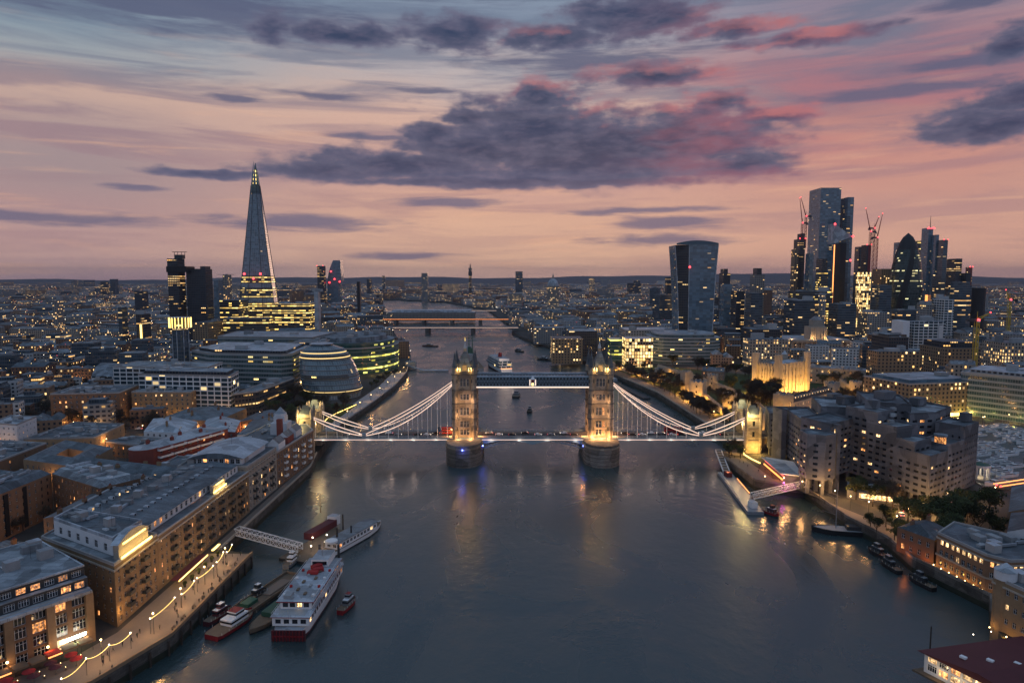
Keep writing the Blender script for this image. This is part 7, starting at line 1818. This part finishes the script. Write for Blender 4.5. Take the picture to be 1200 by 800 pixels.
# second cruiser beyond the pontoon
r = boat_root('long white-hulled river cruiser with flat blue-grey roof, beyond the lit pontoon', 0, 0, 0, 'passenger_ship', 'ship'); L = 38
hull_mb(L, 7.6, -.5, 2.0, 'whitep', 'black').build('hull', r); mb = MB(); q = [(-L*.40, -3.2), (L*.30, -3.2), (L*.36, 0), (L*.30, 3.2), (-L*.40, 3.2)]; ops = []
for i in range(5): a, b = q[i], q[(i+1) % 5]; LL = math.dist(a, b); ops += wall_open(mb, a, b, 2.0, 4.6, spans(LL, max(1, int(LL/2.4)), 1.6, .4), [(.7, 2.0)], 'whitep', .15)
mb.build('cabin', r); put_windows(r, ops, .15, .4, 50); mb = MB(); mb.prism(inset(q, -.35), 4.6, 4.8, 'slate', 'slate', 'slate'); mb.build('roof', r)
mb = MB(); mb.cyl(-L*.26, 1.5, 4.8, 8.6, .45, .4, 'black', 8); mb.build('funnel', r); mb = MB(); mb.cyl(-L*.1, -1, 4.8, 7.8, .35, .3, 'black', 8); mb.build('funnel', r)
mb = MB(); mb.cyl(-L*.4, 0, 4.8, 5.6, 2.4, 2.4, 'whitep', 16); mb.build('round_canopy', r); place(r, -66, 278, math.atan2(32, 14))
lamp((-76, 266, 5), 240, (1, .75, .5), .3, name='deck_light')
# pontoon between with the pier gangway
r = thing('pontoon', 'floating lit pontoon at the end of the lattice gangway', 'pontoon', (-82, 272, 0)); mb = MB(); mb.box(-79, 271, -.6, 13, 34, 1.8, 'metal', R(-20), mt='wood'); mb.build('float', r)
mb = MB(); mb.box(-82, 284, 1.2, 4, 18, 2.8, 'maroon', R(-20), mt='maroon'); mb.build('shelter', r); mb = MB(); mb.box(-79, 294, 1.2, 4, 4, 4, 'whitep', R(-20), mt='lead'); mb.build('kiosk', r)
for x, y in ((-80,263),(-76,268),(-82,272),(-77,275)): mb = MB(); mb.ball(x, y, 3.6, .28, 'bulbw', 6, 3); mb.cyl(x, y, 1.2, 3.4, .06, .06, 'metal', 5); mb.build('lamp', r); lamp((x, y, 4.2), 170, (1, .72, .45), .3, parent=r, name='pontoon_light')
def truss(label, p0, p1, w, h, name='gangway', group=None, n=12):
    r = thing(name, label, 'gangway', (*((Vector(p0)+Vector(p1))/2).xy, 0), group); p0, p1 = Vector(p0), Vector(p1); d = (p1-p0).normalized(); s = d.cross(Vector((0, 0, 1))).normalized()*w/2; mb = MB(); mb.bar(p0, p1, w, .3, 'wood'); mb.build('walkway', r)
    for sg in (-1, 1):
        mb = MB(); o = s*sg; u = Vector((0, 0, h)); mb.bar(p0+o, p1+o, .3, .35, 'whitep'); mb.bar(p0+o+u, p1+o+u, .3, .3, 'whitep')
        for k in range(n):
            a, b = p0.lerp(p1, k/n)+o, p0.lerp(p1, (k+1)/n)+o; mb.bar(a, b+u, .16, .16, 'whitep'); mb.bar(b, b+u, .16, .16, 'whitep'); mb.bar(a+u, b, .12, .12, 'whitep')
        mb.build('side_truss', r)
    mb = MB(); u = Vector((0, 0, h))
    for k in range(n+1): a = p0.lerp(p1, k/n); mb.bar(a-s+u, a+s+u, .16, .16, 'whitep')
    mb.build('top_brace', r); return r
truss('white lattice gangway from the warehouse walk out to the pontoon', (-113, 272, 5.2), (-84, 262, 2.0), 3.2, 2.6)
def workboat(label, x, y, rz, L=13, W=4.6, hm='redp', cab='whitep', name='boat', cat='boat', fwd=.05, top='whitep', hh=1.6):
    r = boat_root(label, 0, 0, 0, name, cat, 'small craft on the river'); hull_mb(L, W, -.3, hh, hm, 'black' if hm != 'black' else 'black').build('hull', r)
    mb = MB(); mb.box(L*fwd, 0, hh-.1, L*.42, W*.62, 1.9, cab, mt=top); mb.box(L*fwd+L*.03, 0, hh+1.8, L*.2, W*.5, 1.5, cab, mt='redp' if hm == 'redp' else top); mb.build('cabin', r)
    mb = MB(); mb.box(L*fwd, 0, hh+.7, L*.43, W*.64, .6, 'glassd'); mb.box(L*fwd+L*.03, 0, hh+2.3, L*.21, W*.52, .6, 'glassd'); mb.build('window', r)
    mb = MB(); mb.cyl(L*fwd-L*.05, 0, hh+3.2, hh+5, .07, .05, 'metal', 5); mb.build('mast', r); mb = MB(); 
    for k in range(6): mb.bar((-L*.45+k*L*.17, W*.47, hh), (-L*.45+k*L*.17, W*.47, hh+.8), .05, .05, 'whitep'); mb.bar((-L*.45+k*L*.17, -W*.47, hh), (-L*.45+k*L*.17, -W*.47, hh+.8), .05, .05, 'whitep')
    mb.build('railing', r); place(r, x, y, rz); return r
workboat('white and red tug with green deck, leftmost of the moored craft', -88.5, 207, R(70), 18, 7, 'redp', 'whitep', 'tugboat', 'tug'); workboat('small dark boat tied outside the red tug', -95, 212, R(70), 11, 3.4, 'maroon', 'maroon'); workboat('small red launch alongside the right flank of the party ship', -55, 219, R(75), 10, 3.2, 'redp', 'unit')
workboat('little grey cabin boat beside the gangway foot at the pontoon', -85, 254, R(80), 9, 3.6, 'steel', 'whitep'); workboat('dark launch moored behind the red tug', -88, 226, R(65), 9, 3, 'metal', 'metal')
r = boat_root('flat brown barge with raised timber edge, between tug and party ship', 0, 0, 0, 'barge', 'barge', 'small craft on the river'); mb = MB(); L, W_ = 30, 7.5; mb.box(0, 0, -.4, L, W_, 1.5, 'quay', mt='wood'); mb.build('hull', r)
mb = MB(); [mb.box(0, s*W_/2, 1.1, L, .3, .9, 'wood') for s in (-1, 1)]; mb.box(L/2, 0, 1.1, .3, W_, .9, 'wood'); mb.box(4, 0, 1.1, 12, 4, .4, 'pave'); mb.build('coaming', r); mb = MB(); mb.box(-L*.3, 1, 1.1, 5, 3.4, 1.1, 'green'); mb.build('deck_box', r); place(r, -84.5, 228, R(72))
r = boat_root('old rusty-brown barge with a green hatch next to the party ship', 0, 0, 0, 'barge', 'barge', 'small craft on the river'); hull_mb(24, 6.4, -.4, 1.5, 'wood', 'black').build('hull', r); mb = MB(); mb.box(-1, 0, 1.5, 8, 4, 1.5, 'green'); mb.build('hatch', r); mb = MB(); mb.box(-8, 0, 1.5, 3.5, 3.4, 2, 'metal', mt='unit'); mb.build('cabin', r); place(r, -78, 213, R(255))
for px, y, h in ((-90, 312, 9), (-74, 290, 7)): mb = MB(); mb.cyl(px, y, -3, h, .35, .3, 'bark', 8); tag(mb.build('mooring_post'), 'tall dark mooring post '+('standing alone past the pontoon' if y > 300 else 'between pontoon and river cruiser'), 'post')
# moored cruise ship and warship upriver, boats mid river
r = boat_root('tall white cruise ship with red funnel moored above the bridge', 0, 0, 0, 'cruise_ship', 'ship'); L, W_ = 92, 17
hull_mb(L, W_, -.6, 5, 'whitep', 'maroon', deck='lead').build('hull', r)
for k, (a, b, w_) in enumerate(((-.44, .34, .94), (-.42, .3, .88), (-.40, .26, .84), (-.36, .2, .7))):
    mb = MB(); mb.prism([(L*a, -W_*w_/2), (L*b, -W_*w_/2), (L*b, W_*w_/2), (L*a, W_*w_/2)], 5+2.7*k, 5+2.7*(k+1)-.2, 'whitegrid' if k < 3 else 'whitep', 'lead'); mb.build('deck', r)
mb = MB(); mb.cyl(-L*.12, 0, 15.8, 20.5, 2.4, 2.0, 'redp', 12, mt='black'); mb.build('funnel', r); mb = MB(); mb.cyl(L*.18, 0, 15.8, 24, .3, .15, 'whitep', 6); mb.build('mast', r); mb = MB(); mb.box(-L*.47, 0, 4.0, .8, 13, 1.4, 'orangel'); mb.build('stern_lights', r)
place(r, -17, 822, R(104)); lamp((-6, 764, 9), 2600, (1, .7, .5), .6, name='ship_light'); lamp((-12, 780, 19), 1800, (1, .7, .5), .6, name='ship_light'); lamp((0, 800, 12), 2400, (1, .75, .6), .6, name='ship_light')
r = boat_root('grey green warship with tall masts hidden behind the left bridge tower', 0, 0, 0, 'warship', 'ship'); L, W_ = 150, 19
hull_mb(L, W_, -.6, 7, 'unit', 'metal').build('hull', r)
for k, (x, l, w_, h, z) in enumerate(((0, 60, 12, 5, 7), (15, 18, 10, 7, 12), (-22, 16, 9, 6, 12), (18, 9, 7, 4, 19))): mb = MB(); mb.box(x, 0, z, l, w_, h, 'unit'); mb.build('superstructure', r)
for x in (6, -14): mb = MB(); mb.cyl(x, 0, 12, 24, 2.4, 2, 'green', 10); mb.build('funnel', r)
for x in (12, -24): mb = MB(); mb.cyl(x, 0, 18, 42, .7, .3, 'green', 6); mb.box(x, 0, 34, .5, 11, .5, 'green'); mb.build('mast', r)
for x in (48, 36, -44, -56): mb = MB(); mb.cyl(x, 0, 7+(3 if x in (36, -44) else 0), 10.5+(3 if x in (36, -44) else 0), 4, 3.6, 'unit', 10); mb.bar((x, -1, 10), (x+(9 if x > 0 else -9), -1, 11), .6, .6, 'metal'); mb.bar((x, 1, 10), (x+(9 if x > 0 else -9), 1, 11), .6, .6, 'metal'); mb.build('gun_turret', r)
place(r, -52, 842, R(100))
workboat('dark tug in midstream below the high walkway', 4, 626, R(85), 20, 7.5, 'black', 'unit', 'tugboat', 'tug', top='steel'); workboat('small dark buoy tender in midstream nearer the bridge', 14.5, 552, R(80), 9, 4.2, 'black', 'metal', top='whitep'); workboat('covered dark barge by the north bank beyond the bridge', 44, 905, R(150), 24, 9, 'black', 'metal', 'barge', 'barge')
workboat('orange-lit ferry by the south pier far upriver', -131, 1085, R(170), 26, 8, 'maroon', 'brickw', 'ferry', 'ferry'); workboat('tiny black launch on the empty water left of the bridge tower', -52, 480, R(140), 4, 1.6, 'black', 'metal', hh=.6); workboat('tiny black dinghy, second of two left of the bridge tower', -44, 520, R(30), 4, 1.6, 'black', 'metal', hh=.6)
workboat('flat work barge against the north bank near the old market hall', 10, 1010, R(120), 22, 7, 'black', 'metal', 'barge', 'barge'); workboat('moored dark pontoon boat behind the right bridge tower', 84, 742, R(110), 30, 8, 'black', 'metal', 'ferry', 'ferry')
# old pier left of the warship
r = thing('river_pier', 'low grey pier with hinged gangway beside the dark green oval office', 'pier', (-100, 800, 0)); mb = MB(); mb.box(-92, 796, -.5, 34, 8, 2.2, 'steel', mt='lead'); mb.build('float', r); mb = MB(); mb.bar((-126, 812, 5), (-106, 797, 2), 3, .4, 'lead'); mb.build('ramp', r); mb = MB(); mb.box(-122, 818, -3, 12, 12, 12, 'concl', mt='roof'); mb.build('pier_house', r)
r = thing('quay_pontoon', 'long dark landing pontoon under the castle quay', 'pontoon', (112, 690, 0)); mb = MB(); mb.bar((122, 610, .6), (104, 720, .6), 7, 1.6, 'metal'); mb.build('float', r); mb = MB(); mb.box(106, 715, 1.4, 6, 16, 3, 'lead', R(10)); mb.build('shelter', r)
# north quay pontoon with gangways
r = thing('pier_pontoon', 'long grey pier pontoon with lit rail and small white cabin off the square quay', 'pontoon', (118, 345, 0)); mb = MB(); mb.bar((119, 374, .5), (113.5, 309, .5), 7.5, 1.8, 'steel'); mb.build('float', r)
mb = MB(); mb.bar((116, 372, 2.2), (111.5, 325, 2.2), .12, .5, 'whitep'); mb.bar((121.5, 360, 2.1), (119.5, 335, 2.1), .2, .35, 'orangel'); mb.build('railing', r); mb = MB(); mb.box(114.5, 316, 1.4, 3, 4, 2.8, 'whitep', R(7), mt='lead'); mb.build('cabin', r); mb = MB(); mb.box(118.5, 366, 1.4, 3, 4, 2.6, 'maroon', R(7)); mb.build('cabin', r)
for y in (365, 350, 335): lamp((118, y, 4.5), 400, (1, .55, .22), .3, parent=r, name='pontoon_light')
truss('pale lattice gangway from the hotel quay down to the long pontoon', (147, 335, 5.6), (118, 327, 2.0), 2.6, 2.4, n=9); truss('straight covered gangway from the square quay corner to the long pontoon', (124.5, 404, 5.6), (119.5, 372, 2.0), 3.4, 1.0, n=8)
workboat('red police-style launch moored at the near end of the long pontoon', 120.5, 309, R(-60), 9, 3.4, 'redp', 'maroon')
r = boat_root('broad old dark barge with a mast moored by the hotel quay', 0, 0, 0, 'sailing_barge', 'barge', 'small craft on the river'); hull_mb(24, 7, -.4, 2.2, 'black', 'black', deck='unit').build('hull', r); mb = MB(); mb.cyl(2, 0, 2.2, 22, .22, .12, 'steel', 6); mb.bar((2, 0, 8), (8, 1, 10), .12, .12, 'steel'); mb.bar((2, 0, 15), (6, -.4, 17), .1, .1, 'steel'); mb.build('mast', r); mb = MB(); mb.box(-5, 0, 2.2, 6, 4, 1.6, 'metal'); mb.build('cabin', r); place(r, 142, 286, R(168))
for k, (x, y, a) in enumerate(((149, 262, 105), (147, 250, 98), (150.5, 236, 105))): workboat(['narrow grey houseboat below the low hipped wing', 'black houseboat moored tight to the dark parapet', 'small blue-grey boat below the glowing river house'][k], x-3.5, y, R(a), 11, 3.0, 'black', 'metal', top='unit')
# yachts in the basin
yp = thing('yacht', 'yacht', 'yacht', (0, 0, 0), 'white yachts packed in the basin'); hull_mb(12.5, 3.1, -.1, 1.2, 'whitep', 'whitep', deck='lead').build('hull', yp); mb = MB(); mb.box(-.8, 0, 1.1, 5.4, 2.1, .9, 'whitep'); mb.box(-1.4, 0, 2.0, 2.4, 1.6, .5, 'steel'); mb.box(-.7, 0, 1.4, 5.5, 2.2, .35, 'glassd'); mb.cyl(.9, 0, 1.2, 9.5, .07, .04, 'steel', 4); mb.build('cabin', yp)
yy = 0; yfirst = True
for row in range(7):
    for k in range(16):
        x = 250+row*16-3+gr.uniform(-.5, .5); y = 340+k*6.2+row*12.5+gr.uniform(-.6, .6)-(k*0)
        if not in_poly(x, y, inset(bp, 4.0)) or math.hypot(x-kx, y-ky) < 9: continue
        if gr.random() < .12: continue
        rowN = ['first', 'second', 'third', 'fourth', 'fifth', 'sixth', 'seventh'][row]; lb = f'white yacht in the {rowN} row out from the hotel, berth {yy+1} from the quay steps'; yy += 1
        sc1 = gr.uniform(.75, 1.35)
        if yfirst: o = yp; yfirst = False; o['label'] = lb
        else: o = copy_tree(yp, None, None, lb)
        o.location = (x, y, GZ+.05); o.rotation_euler = (0, 0, R(gr.choice([0, 180])+gr.uniform(-4, 4)+18)); o.scale = (sc1, sc1*.95, sc1)
# ------------------------------------------------------------ vehicles on the roads
def car_mesh(paint, bus=False):
    root = thing('bus' if bus else 'parked_car', 'car', 'bus' if bus else 'car'); mb = MB(); mb.rnd = .5
    if bus:
        L, W_, h = 11, 2.5, 4.3; mb.box(0, 0, .35, L, W_, h-.35, paint); mb.build('body', root); mb = MB()
        for z in (1.3, 3.0): mb.box(0, 0, z, L*.96, W_+.04, .85, 'glassd')
        mb.build('window_band', root)
    else:
        L, W_ = 4.4, 1.8; prof_ = [(-2.2, .35), (2.2, .35), (2.2, .75), (1.9, .9), (1.0, 1.0), (.45, 1.45), (-1.1, 1.48), (-1.8, 1.0), (-2.2, .9)]
        for s in (-1, 1): mb.face([(x, s*W_/2, z) for x, z in (prof_ if s < 0 else prof_[::-1])], paint)
        for (xa, za), (xb, zb) in zip(prof_, prof_[1:]+prof_[:1]): mb.face([(xa, -W_/2, za), (xa, W_/2, za), (xb, W_/2, zb), (xb, -W_/2, zb)], 'glassd' if (xa, xb) in ((1.0, .45), (-1.1, -1.8)) else paint)
        mb.build('body', root)
    for sx in (-1, 1):
        for s in (-1, 1): 
            mb = MB(); pts = [(sx*L*.31+.33*math.cos(a*math.pi/5), .33+.33*math.sin(a*math.pi/5)) for a in range(10)]; mb.face([(x, s*(W_/2+.02), z) for x, z in pts], 'black'); mb.face([(x, s*(W_/2-.2), z) for x, z in pts], 'black')
            for i in range(10): (xa, za), (xb, zb) = pts[i], pts[(i+1) % 10]; mb.face([(xa, s*(W_/2+.02), za), (xb, s*(W_/2+.02), zb), (xb, s*(W_/2-.2), zb), (xa, s*(W_/2-.2), za)], 'black')
            mb.build('wheel', root)
    for s in (-1, 1): mb = MB(); mb.box(L/2, s*W_*.36, .55, .08, .35, .2, 'bulbw'); mb.build('headlight', root); mb = MB(); mb.box(-L/2, s*W_*.36, .6, .08, .35, .2, 'redl'); mb.build('tail_light', root)
    return root
cw, cb, cr_, cs, bs = car_mesh('whitep'), car_mesh('black'), car_mesh('redp'), car_mesh('steel'), car_mesh('redp', True)
names = {id(cw): 'white', id(cb): 'black', id(cr_): 'red', id(cs): 'silver'}; usedc = set()
def put_car(pr, x, y, z, rz, lb):
    if id(pr) in usedc: o = copy_tree(pr, (x, y, z), rz, lb)
    else: o = pr; o.location = (x, y, z); o.rotation_euler = (0, 0, rz); o['label'] = lb; usedc.add(id(pr))
    o['group'] = 'traffic and parked vehicles'; return o
for k, (x, s, pr) in enumerate(sorted(((-96,1,cb),(-84,-1,cw),(-70,1,cs),(-58,1,cb),(-47,-1,cb),(-8,1,cw),(8,-1,cb),(24,1,cs),(70,-1,cb),(80,1,cw),(92,-1,cs),(104,1,cb),(118,-1,cw),(130,1,cb),(-102,1,cs),(-76,-1,cw),(-52,1,cw),(-14,-1,cs),(0,1,cb),(16,1,cw),(32,-1,cw),(38,1,cb),(74,1,cb),(86,-1,cw),(98,1,cw),(111,-1,cb),(124,1,cs)), key=lambda e: e[0])):
    put_car(pr, x, BY-2*s, DZ+.02 if abs(x-12.7) > 30 else DZ+.04, 0 if s > 0 else math.pi, f'{names[id(pr)]} car on the bridge roadway, number {k+1} from the south end')
put_car(bs, -38, BY+2, DZ+.02, math.pi, 'red bus on the bridge just before the left tower'); put_car(bs, 100, BY+2.2, DZ+.02, math.pi, 'red bus on the bridge beneath the right chain')
for k in range(16):
    x, y = -335+k*9.5, 466+(k % 2)*4; pr = [cw, cb, cr_, cs][k % 4]; put_car(pr, x, y, GZ+.02, R(3 if k % 2 else 183), f'{names[id(pr)]} car on the orange-lit street, number {k+1} from its far end')
for k in range(9):
    x, y = 168+k*4.6, 296+k*2.0-(k % 2)*4; pr = [cb, cw, cs][k % 3]; put_car(pr, x, y, GZ+.02, R(70), f'{names[id(pr)]} car parked on the hotel forecourt, number {k+1} from the quay')
for k in range(6):
    t = k/5; x, y = 152.2+(158.2-152.2)*t-2.0+.2, 240-20*t; pr = [cb, cs, cw][k % 3]; 
asphalt([(-345,466),(-240,472),(-172,440),(-168,400),(-160,345),(-155,310)], 9); asphalt([(145,340),(160,296),(200,285),(250,322)], 12, GZ+.05)
asphalt([(100,860),(200,772),(330,762),(440,862)], 16); asphalt([(268,414),(300,468),(350,484),(420,640),(520,700)], 12)
# ------------------------------------------------------------ strings of lights on the promenade
def lights_string(label, pts, sag=.9, n=10, m='bulb'):
    r = thing('light_string', label, 'light string', (*pts[0][:2], GZ), 'festoon lights on the promenade'); mb = MB(); mp = MB()
    for a, b in zip(pts, pts[1:]):
        pr = None
        for k in range(n+1):
            t = k/n; z = GZ+4.6-sag*4*t*(1-t); q = (a[0]+(b[0]-a[0])*t, a[1]+(b[1]-a[1])*t, z)
            if pr: mb.bar(pr, q, .07, .07, 'yellow')
            pr = q
    mb.build('cable', r)
    for a in pts: mb = MB(); mb.cyl(*a, GZ, GZ+4.6, .07, .06, 'metal', 5); mb.ball(*a, GZ+4.8, .17, 'bulbw', 6, 4); mb.build('lamp_pole', r); lamp((*a, GZ+4.5), 380, (1, .60, .28), .3, parent=r, name='festoon_light')
pt = [P(72, 798, GZ+4), P(101, 774, GZ+4), P(128, 758, GZ+4), P(153, 744, GZ+4)]
lights_string('drooping string of lights between four poles at the near promenade', pt)
for k, (a, b) in enumerate((((176,731),(205,706)), ((213,702),(228,686)), ((231,683),(250,668)), ((254,664),(262,652)), ((266,652),(272,643)))):
    lights_string(f'short sparkling string of lights farther along the promenade, number {k+1} toward its end', [P(*a, GZ+3), P(*b, GZ+3)], .5, 6)
# ------------------------------------------------------------ people
def person_mesh(seed):
    rg = random.Random(seed); me = bpy.data.meshes.new('person'); st = rg.uniform(.12, .3)
    V = [(0,0,.95),(0,0,1.2),(0,0,1.45),(0,0,1.56),(0,.01,1.68),(0,0,1.76), (.10,0,.9),(.11,st*.5,.5),(.11,st,.08),(.11,st+.14,.05), (-.10,0,.9),(-.11,-st*.3,.5),(-.11,-st,.08),(-.11,-st+.14,.05), (.19,0,1.42),(.24,-.06,1.14),(.24,.02,.88), (-.19,0,1.42),(-.24,.06,1.14),(-.24,.0,.88)]
    E_ = [(0,1),(1,2),(2,3),(3,4),(4,5),(0,6),(6,7),(7,8),(8,9),(0,10),(10,11),(11,12),(12,13),(2,14),(14,15),(15,16),(2,17),(17,18),(18,19)]
    Rr = [.15,.14,.13,.06,.10,.07, .10,.07,.05,.04, .10,.07,.05,.04, .07,.05,.035, .07,.05,.035]
    me.from_pydata(V, E_, []); o = bpy.data.objects.new('person', me); C.objects.link(o); md = o.modifiers.new('s', 'SKIN'); sk = me.skin_vertices[0].data
    for i, r_ in enumerate(Rr): sk[i].radius = (r_, r_*.8)
    sk[0].use_root = True; o.modifiers.new('u', 'SUBSURF').levels = 1
    dg = bpy.context.evaluated_depsgraph_get(); nm = bpy.data.meshes.new_from_object(o.evaluated_get(dg)); bpy.data.objects.remove(o)
    coat = plain(f'clothes_{seed}', rg.choice([(.02,.02,.03), (.12,.03,.03), (.05,.07,.12), (.16,.14,.12), (.03,.05,.04)]), .9, .1, 2); leg = M['coat']; nm.materials.clear()
    for m_ in (coat, leg, M['skin'], M['bark']): nm.materials.append(m_)
    for p_ in nm.polygons:
        z = p_.center.z; p_.material_index = 3 if z > 1.7 or (z > 1.6 and p_.center.y < -.02) else 2 if z > 1.52 else 0 if z > .88 else 1
        p_.use_smooth = True
    return nm
pm = [person_mesh(i) for i in range(5)]
cl_ = ['dark coat', 'red-brown jacket', 'blue jacket', 'grey coat', 'green-black coat']
def put_person(x, y, z, lb, k):
    o = bpy.data.objects.new('person', pm[k % 5]); C.objects.link(o); o.location = (x, y, z); o.rotation_euler = (0, 0, gr.uniform(0, 6.28)); tag(o, lb, 'person', 'people walking'); 
for k in range(34):
    t = k/33; y = 172+78*t; x = -107+7*min(1, t*3)-gr.uniform(1, 9); put_person(x, y, GZ+.02, f'walker on the near promenade, number {k+1} from its near end', k)
for k in range(30): put_person(-108+k*8.2+gr.uniform(-2, 2) if k < 9 or k > 17 else -108+k*8.2, BY-6+gr.uniform(-.6, .6), DZ+.16, f'walker on the bridge footway, number {k+1} from the south end', k)
for k in range(22): t = k/21; put_person(130+6*math.sin(k*1.7)+14*t, 395-50*t, GZ+.02, f'walker on the square quay by the lit stair, number {k+1} toward the hotel', k) if in_poly(130+6*math.sin(k*1.7)+14*t, 395-50*t, RIGHTP) else None
for k in range(18): t = k/17; put_person(-118.5-gr.uniform(1, 8), 490+190*t, GZ+.03, f'walker by the ovoid hall, number {k+1} along the riverside walk', k)

# ------------------------------------------------------------ cafe terrace and quay furniture by the near warehouse
def parasol_proto(m, nm):
    r = thing('parasol', 'parasol', 'parasol', (0, 0, 0), 'parasols on the near terrace'); mb = MB(); mb.cyl(0, 0, 0, 2.5, .04, .04, 'wood', 5); mb.cyl(0, 0, 0, .1, .3, .3, 'conc', 8); mb.build('pole', r)
    mb = MB(); mb.cyl(0, 0, 2.1, 2.75, 1.6, .08, m, 8); mb.cyl(0, 0, 1.95, 2.1, 1.6, 1.6, m, 8); mb.build('canopy', r); return r
def table_proto():
    r = thing('cafe_table', 'table', 'table', (0, 0, 0), 'tables on the near terrace'); mb = MB(); mb.cyl(0, 0, .72, .76, .55, .55, 'wood', 10); mb.build('table_top', r); mb = MB(); mb.cyl(0, 0, 0, .72, .05, .05, 'metal', 5); mb.cyl(0, 0, 0, .04, .3, .3, 'metal', 8); mb.build('stem', r)
    mb = MB(); mb.ball(0, 0, .86, .09, 'bulb', 5, 3); mb.build('candle', r); return r
pp = [parasol_proto('canvas', 'red'), parasol_proto('maroon', 'dark red')]; tp_ = table_proto(); tf = True
F0, F1 = Vector((-175,117)), Vector((-122,190)); fd = (F1-F0).normalized(); fn = Vector((fd.y, -fd.x)); L0 = (F1-F0).length
for k in range(18):
    u = L0*.46+(k//2)*5.0; v = 7.5+(k % 2)*3.2; q = F0+fd*u+fn*v; pr = pp[(k*5//3) % 2]; c_ = ['red', 'dark red'][(k*5//3) % 2]
    lb = f'{c_} parasol on the near terrace, number {k//2+1} out in the '+('river-side row' if k % 2 else 'building-side row')
    if pr.get('label') == 'parasol': pr['label'] = lb; pr.location = (q.x, q.y, GZ+.03)
    else: copy_tree(pr, (q.x, q.y, GZ+.03), None, lb)
    t_ = q+fd*2.4; lb = f'round cafe table with a candle, number {k//2+1} along the '+('river-side row' if k % 2 else 'building-side row')
    if tf: tp_['label'] = lb; tp_.location = (t_.x, t_.y, GZ+.03); tf = False
    else: copy_tree(tp_, (t_.x, t_.y, GZ+.03), None, lb)
bn = thing('bench', 'bench', 'bench', (0, 0, 0), 'benches along the promenade'); mb = MB(); mb.box(0, 0, .42, .5, 1.8, .06, 'wood'); mb.build('seat', bn); mb = MB(); mb.box(-.24, 0, .5, .05, 1.8, .4, 'wood'); mb.build('backrest', bn)
for s in (-.75, .75): mb = MB(); mb.box(0, s, 0, .45, .07, .42, 'metal'); mb.build('leg', bn)
for k in range(8):
    o = bn if k == 0 else copy_tree(bn); o.location = (-101.6, 196+k*6.6, GZ+.03); o['label'] = f'timber bench against the promenade parapet, number {k+1} from its near end'
for k in range(6):      # a row of clipped plants in tubs by the long awning
    pl = thing('potted_plant', f'clipped shrub in a dark tub by the long awning, number {k+1} from the near end', 'plant', (-111.5, 224+k*5.2, GZ), 'tubs by the awning'); mb = MB(); mb.cyl(-111.5, 224+k*5.2, GZ, GZ+.7, .4, .5, 'metal', 10); mb.build('tub', pl); mb = MB()
    rg = random.Random(k)
    for j in range(160):
        v = Vector((rg.gauss(0, 1), rg.gauss(0, 1), rg.gauss(0, 1))).normalized()*.75*rg.random()**.4; p_ = Vector((-111.5, 224+k*5.2, GZ+1.4))+v; a = Vector((rg.gauss(0, 1), rg.gauss(0, 1), rg.gauss(0, 1))).normalized(); b = a.orthogonal().normalized(); mb.face([p_-a*.12-b*.12, p_+a*.12-b*.12, p_+a*.12+b*.12, p_-a*.12+b*.12], 'leaf', None, rg.random())
    mb.build('foliage', pl)
for k in range(14):     # timber fenders on the near river wall
    t_ = k/13; y = 172+t_*78; x = -108.6+(y-168)*.375 if y < 192 else -99.6+(y-192)*.01; mb = MB(); mb.box(x+.25, y, -2, .4, .45, 6.6, 'bark'); tag(mb.build('timber_fender'), f'dark timber fender on the near river wall, number {k+1} from the frame edge', 'fender', 'timber fenders on the river wall')
for i, (x, y, z) in enumerate(((-140,226,30),(-128,212,30),(-135,262,28.4),(-141,290,28.4),(-133,318,31),(-150,168,26.8),(-143,196,26.8),(-210,270,26.6),(-185,296,26.6))):
    mb = MB(); mb.cyl(x, y, z, z+4.2, .05, .04, 'metal', 5); [mb.bar((x-.7, y, z+3+.35*j), (x+.7, y, z+3+.35*j), .04, .04, 'metal') for j in range(4)]; tag(mb.build('roof_aerial'), ['thin aerial on the white penthouse roof, inland corner','thin aerial on the white penthouse roof near the pediment','aerial on the long warehouse ridge, nearer end','aerial on the long warehouse ridge, farther end','aerial on the curved white penthouse roof','aerial on the near corner block, left one','aerial on the near corner block, right one','aerial above the brown wing facing the yard','aerial above the brown wing turned to the river'][i], 'aerial', 'aerials on the roofs')

# ------------------------------------------------------------ tidy: placeholder protos that were never placed
for o in list(C.objects):
    if o.get('label') in ('tree', 'lamp', 'car', 'yacht', 'parasol', 'table', 'bench'):
        for ch in list(o.children): bpy.data.objects.remove(ch)
        bpy.data.objects.remove(o)
# ------------------------------------------------------------ evening haze
mb = MB(); mb.box(0, 8400, -5, 36000, 18400, 345, 'roof')
hz = mb.build('haze'); hz.data.materials.clear(); m = bpy.data.materials.new('haze_air'); m.use_nodes = True; t = NT(m.node_tree)
v = t.node('ShaderNodeVolumePrincipled'); v.inputs['Color'].default_value = (.42, .47, .62, 1); v.inputs['Density'].default_value = 4.5e-5; v.inputs['Anisotropy'].default_value = 0
o_ = t.node('ShaderNodeOutputMaterial'); t.l.new(v.outputs[0], o_.inputs['Volume']); hz.data.materials.append(m); tag(hz, 'thin blue evening haze over the city', 'haze', kind='stuff')
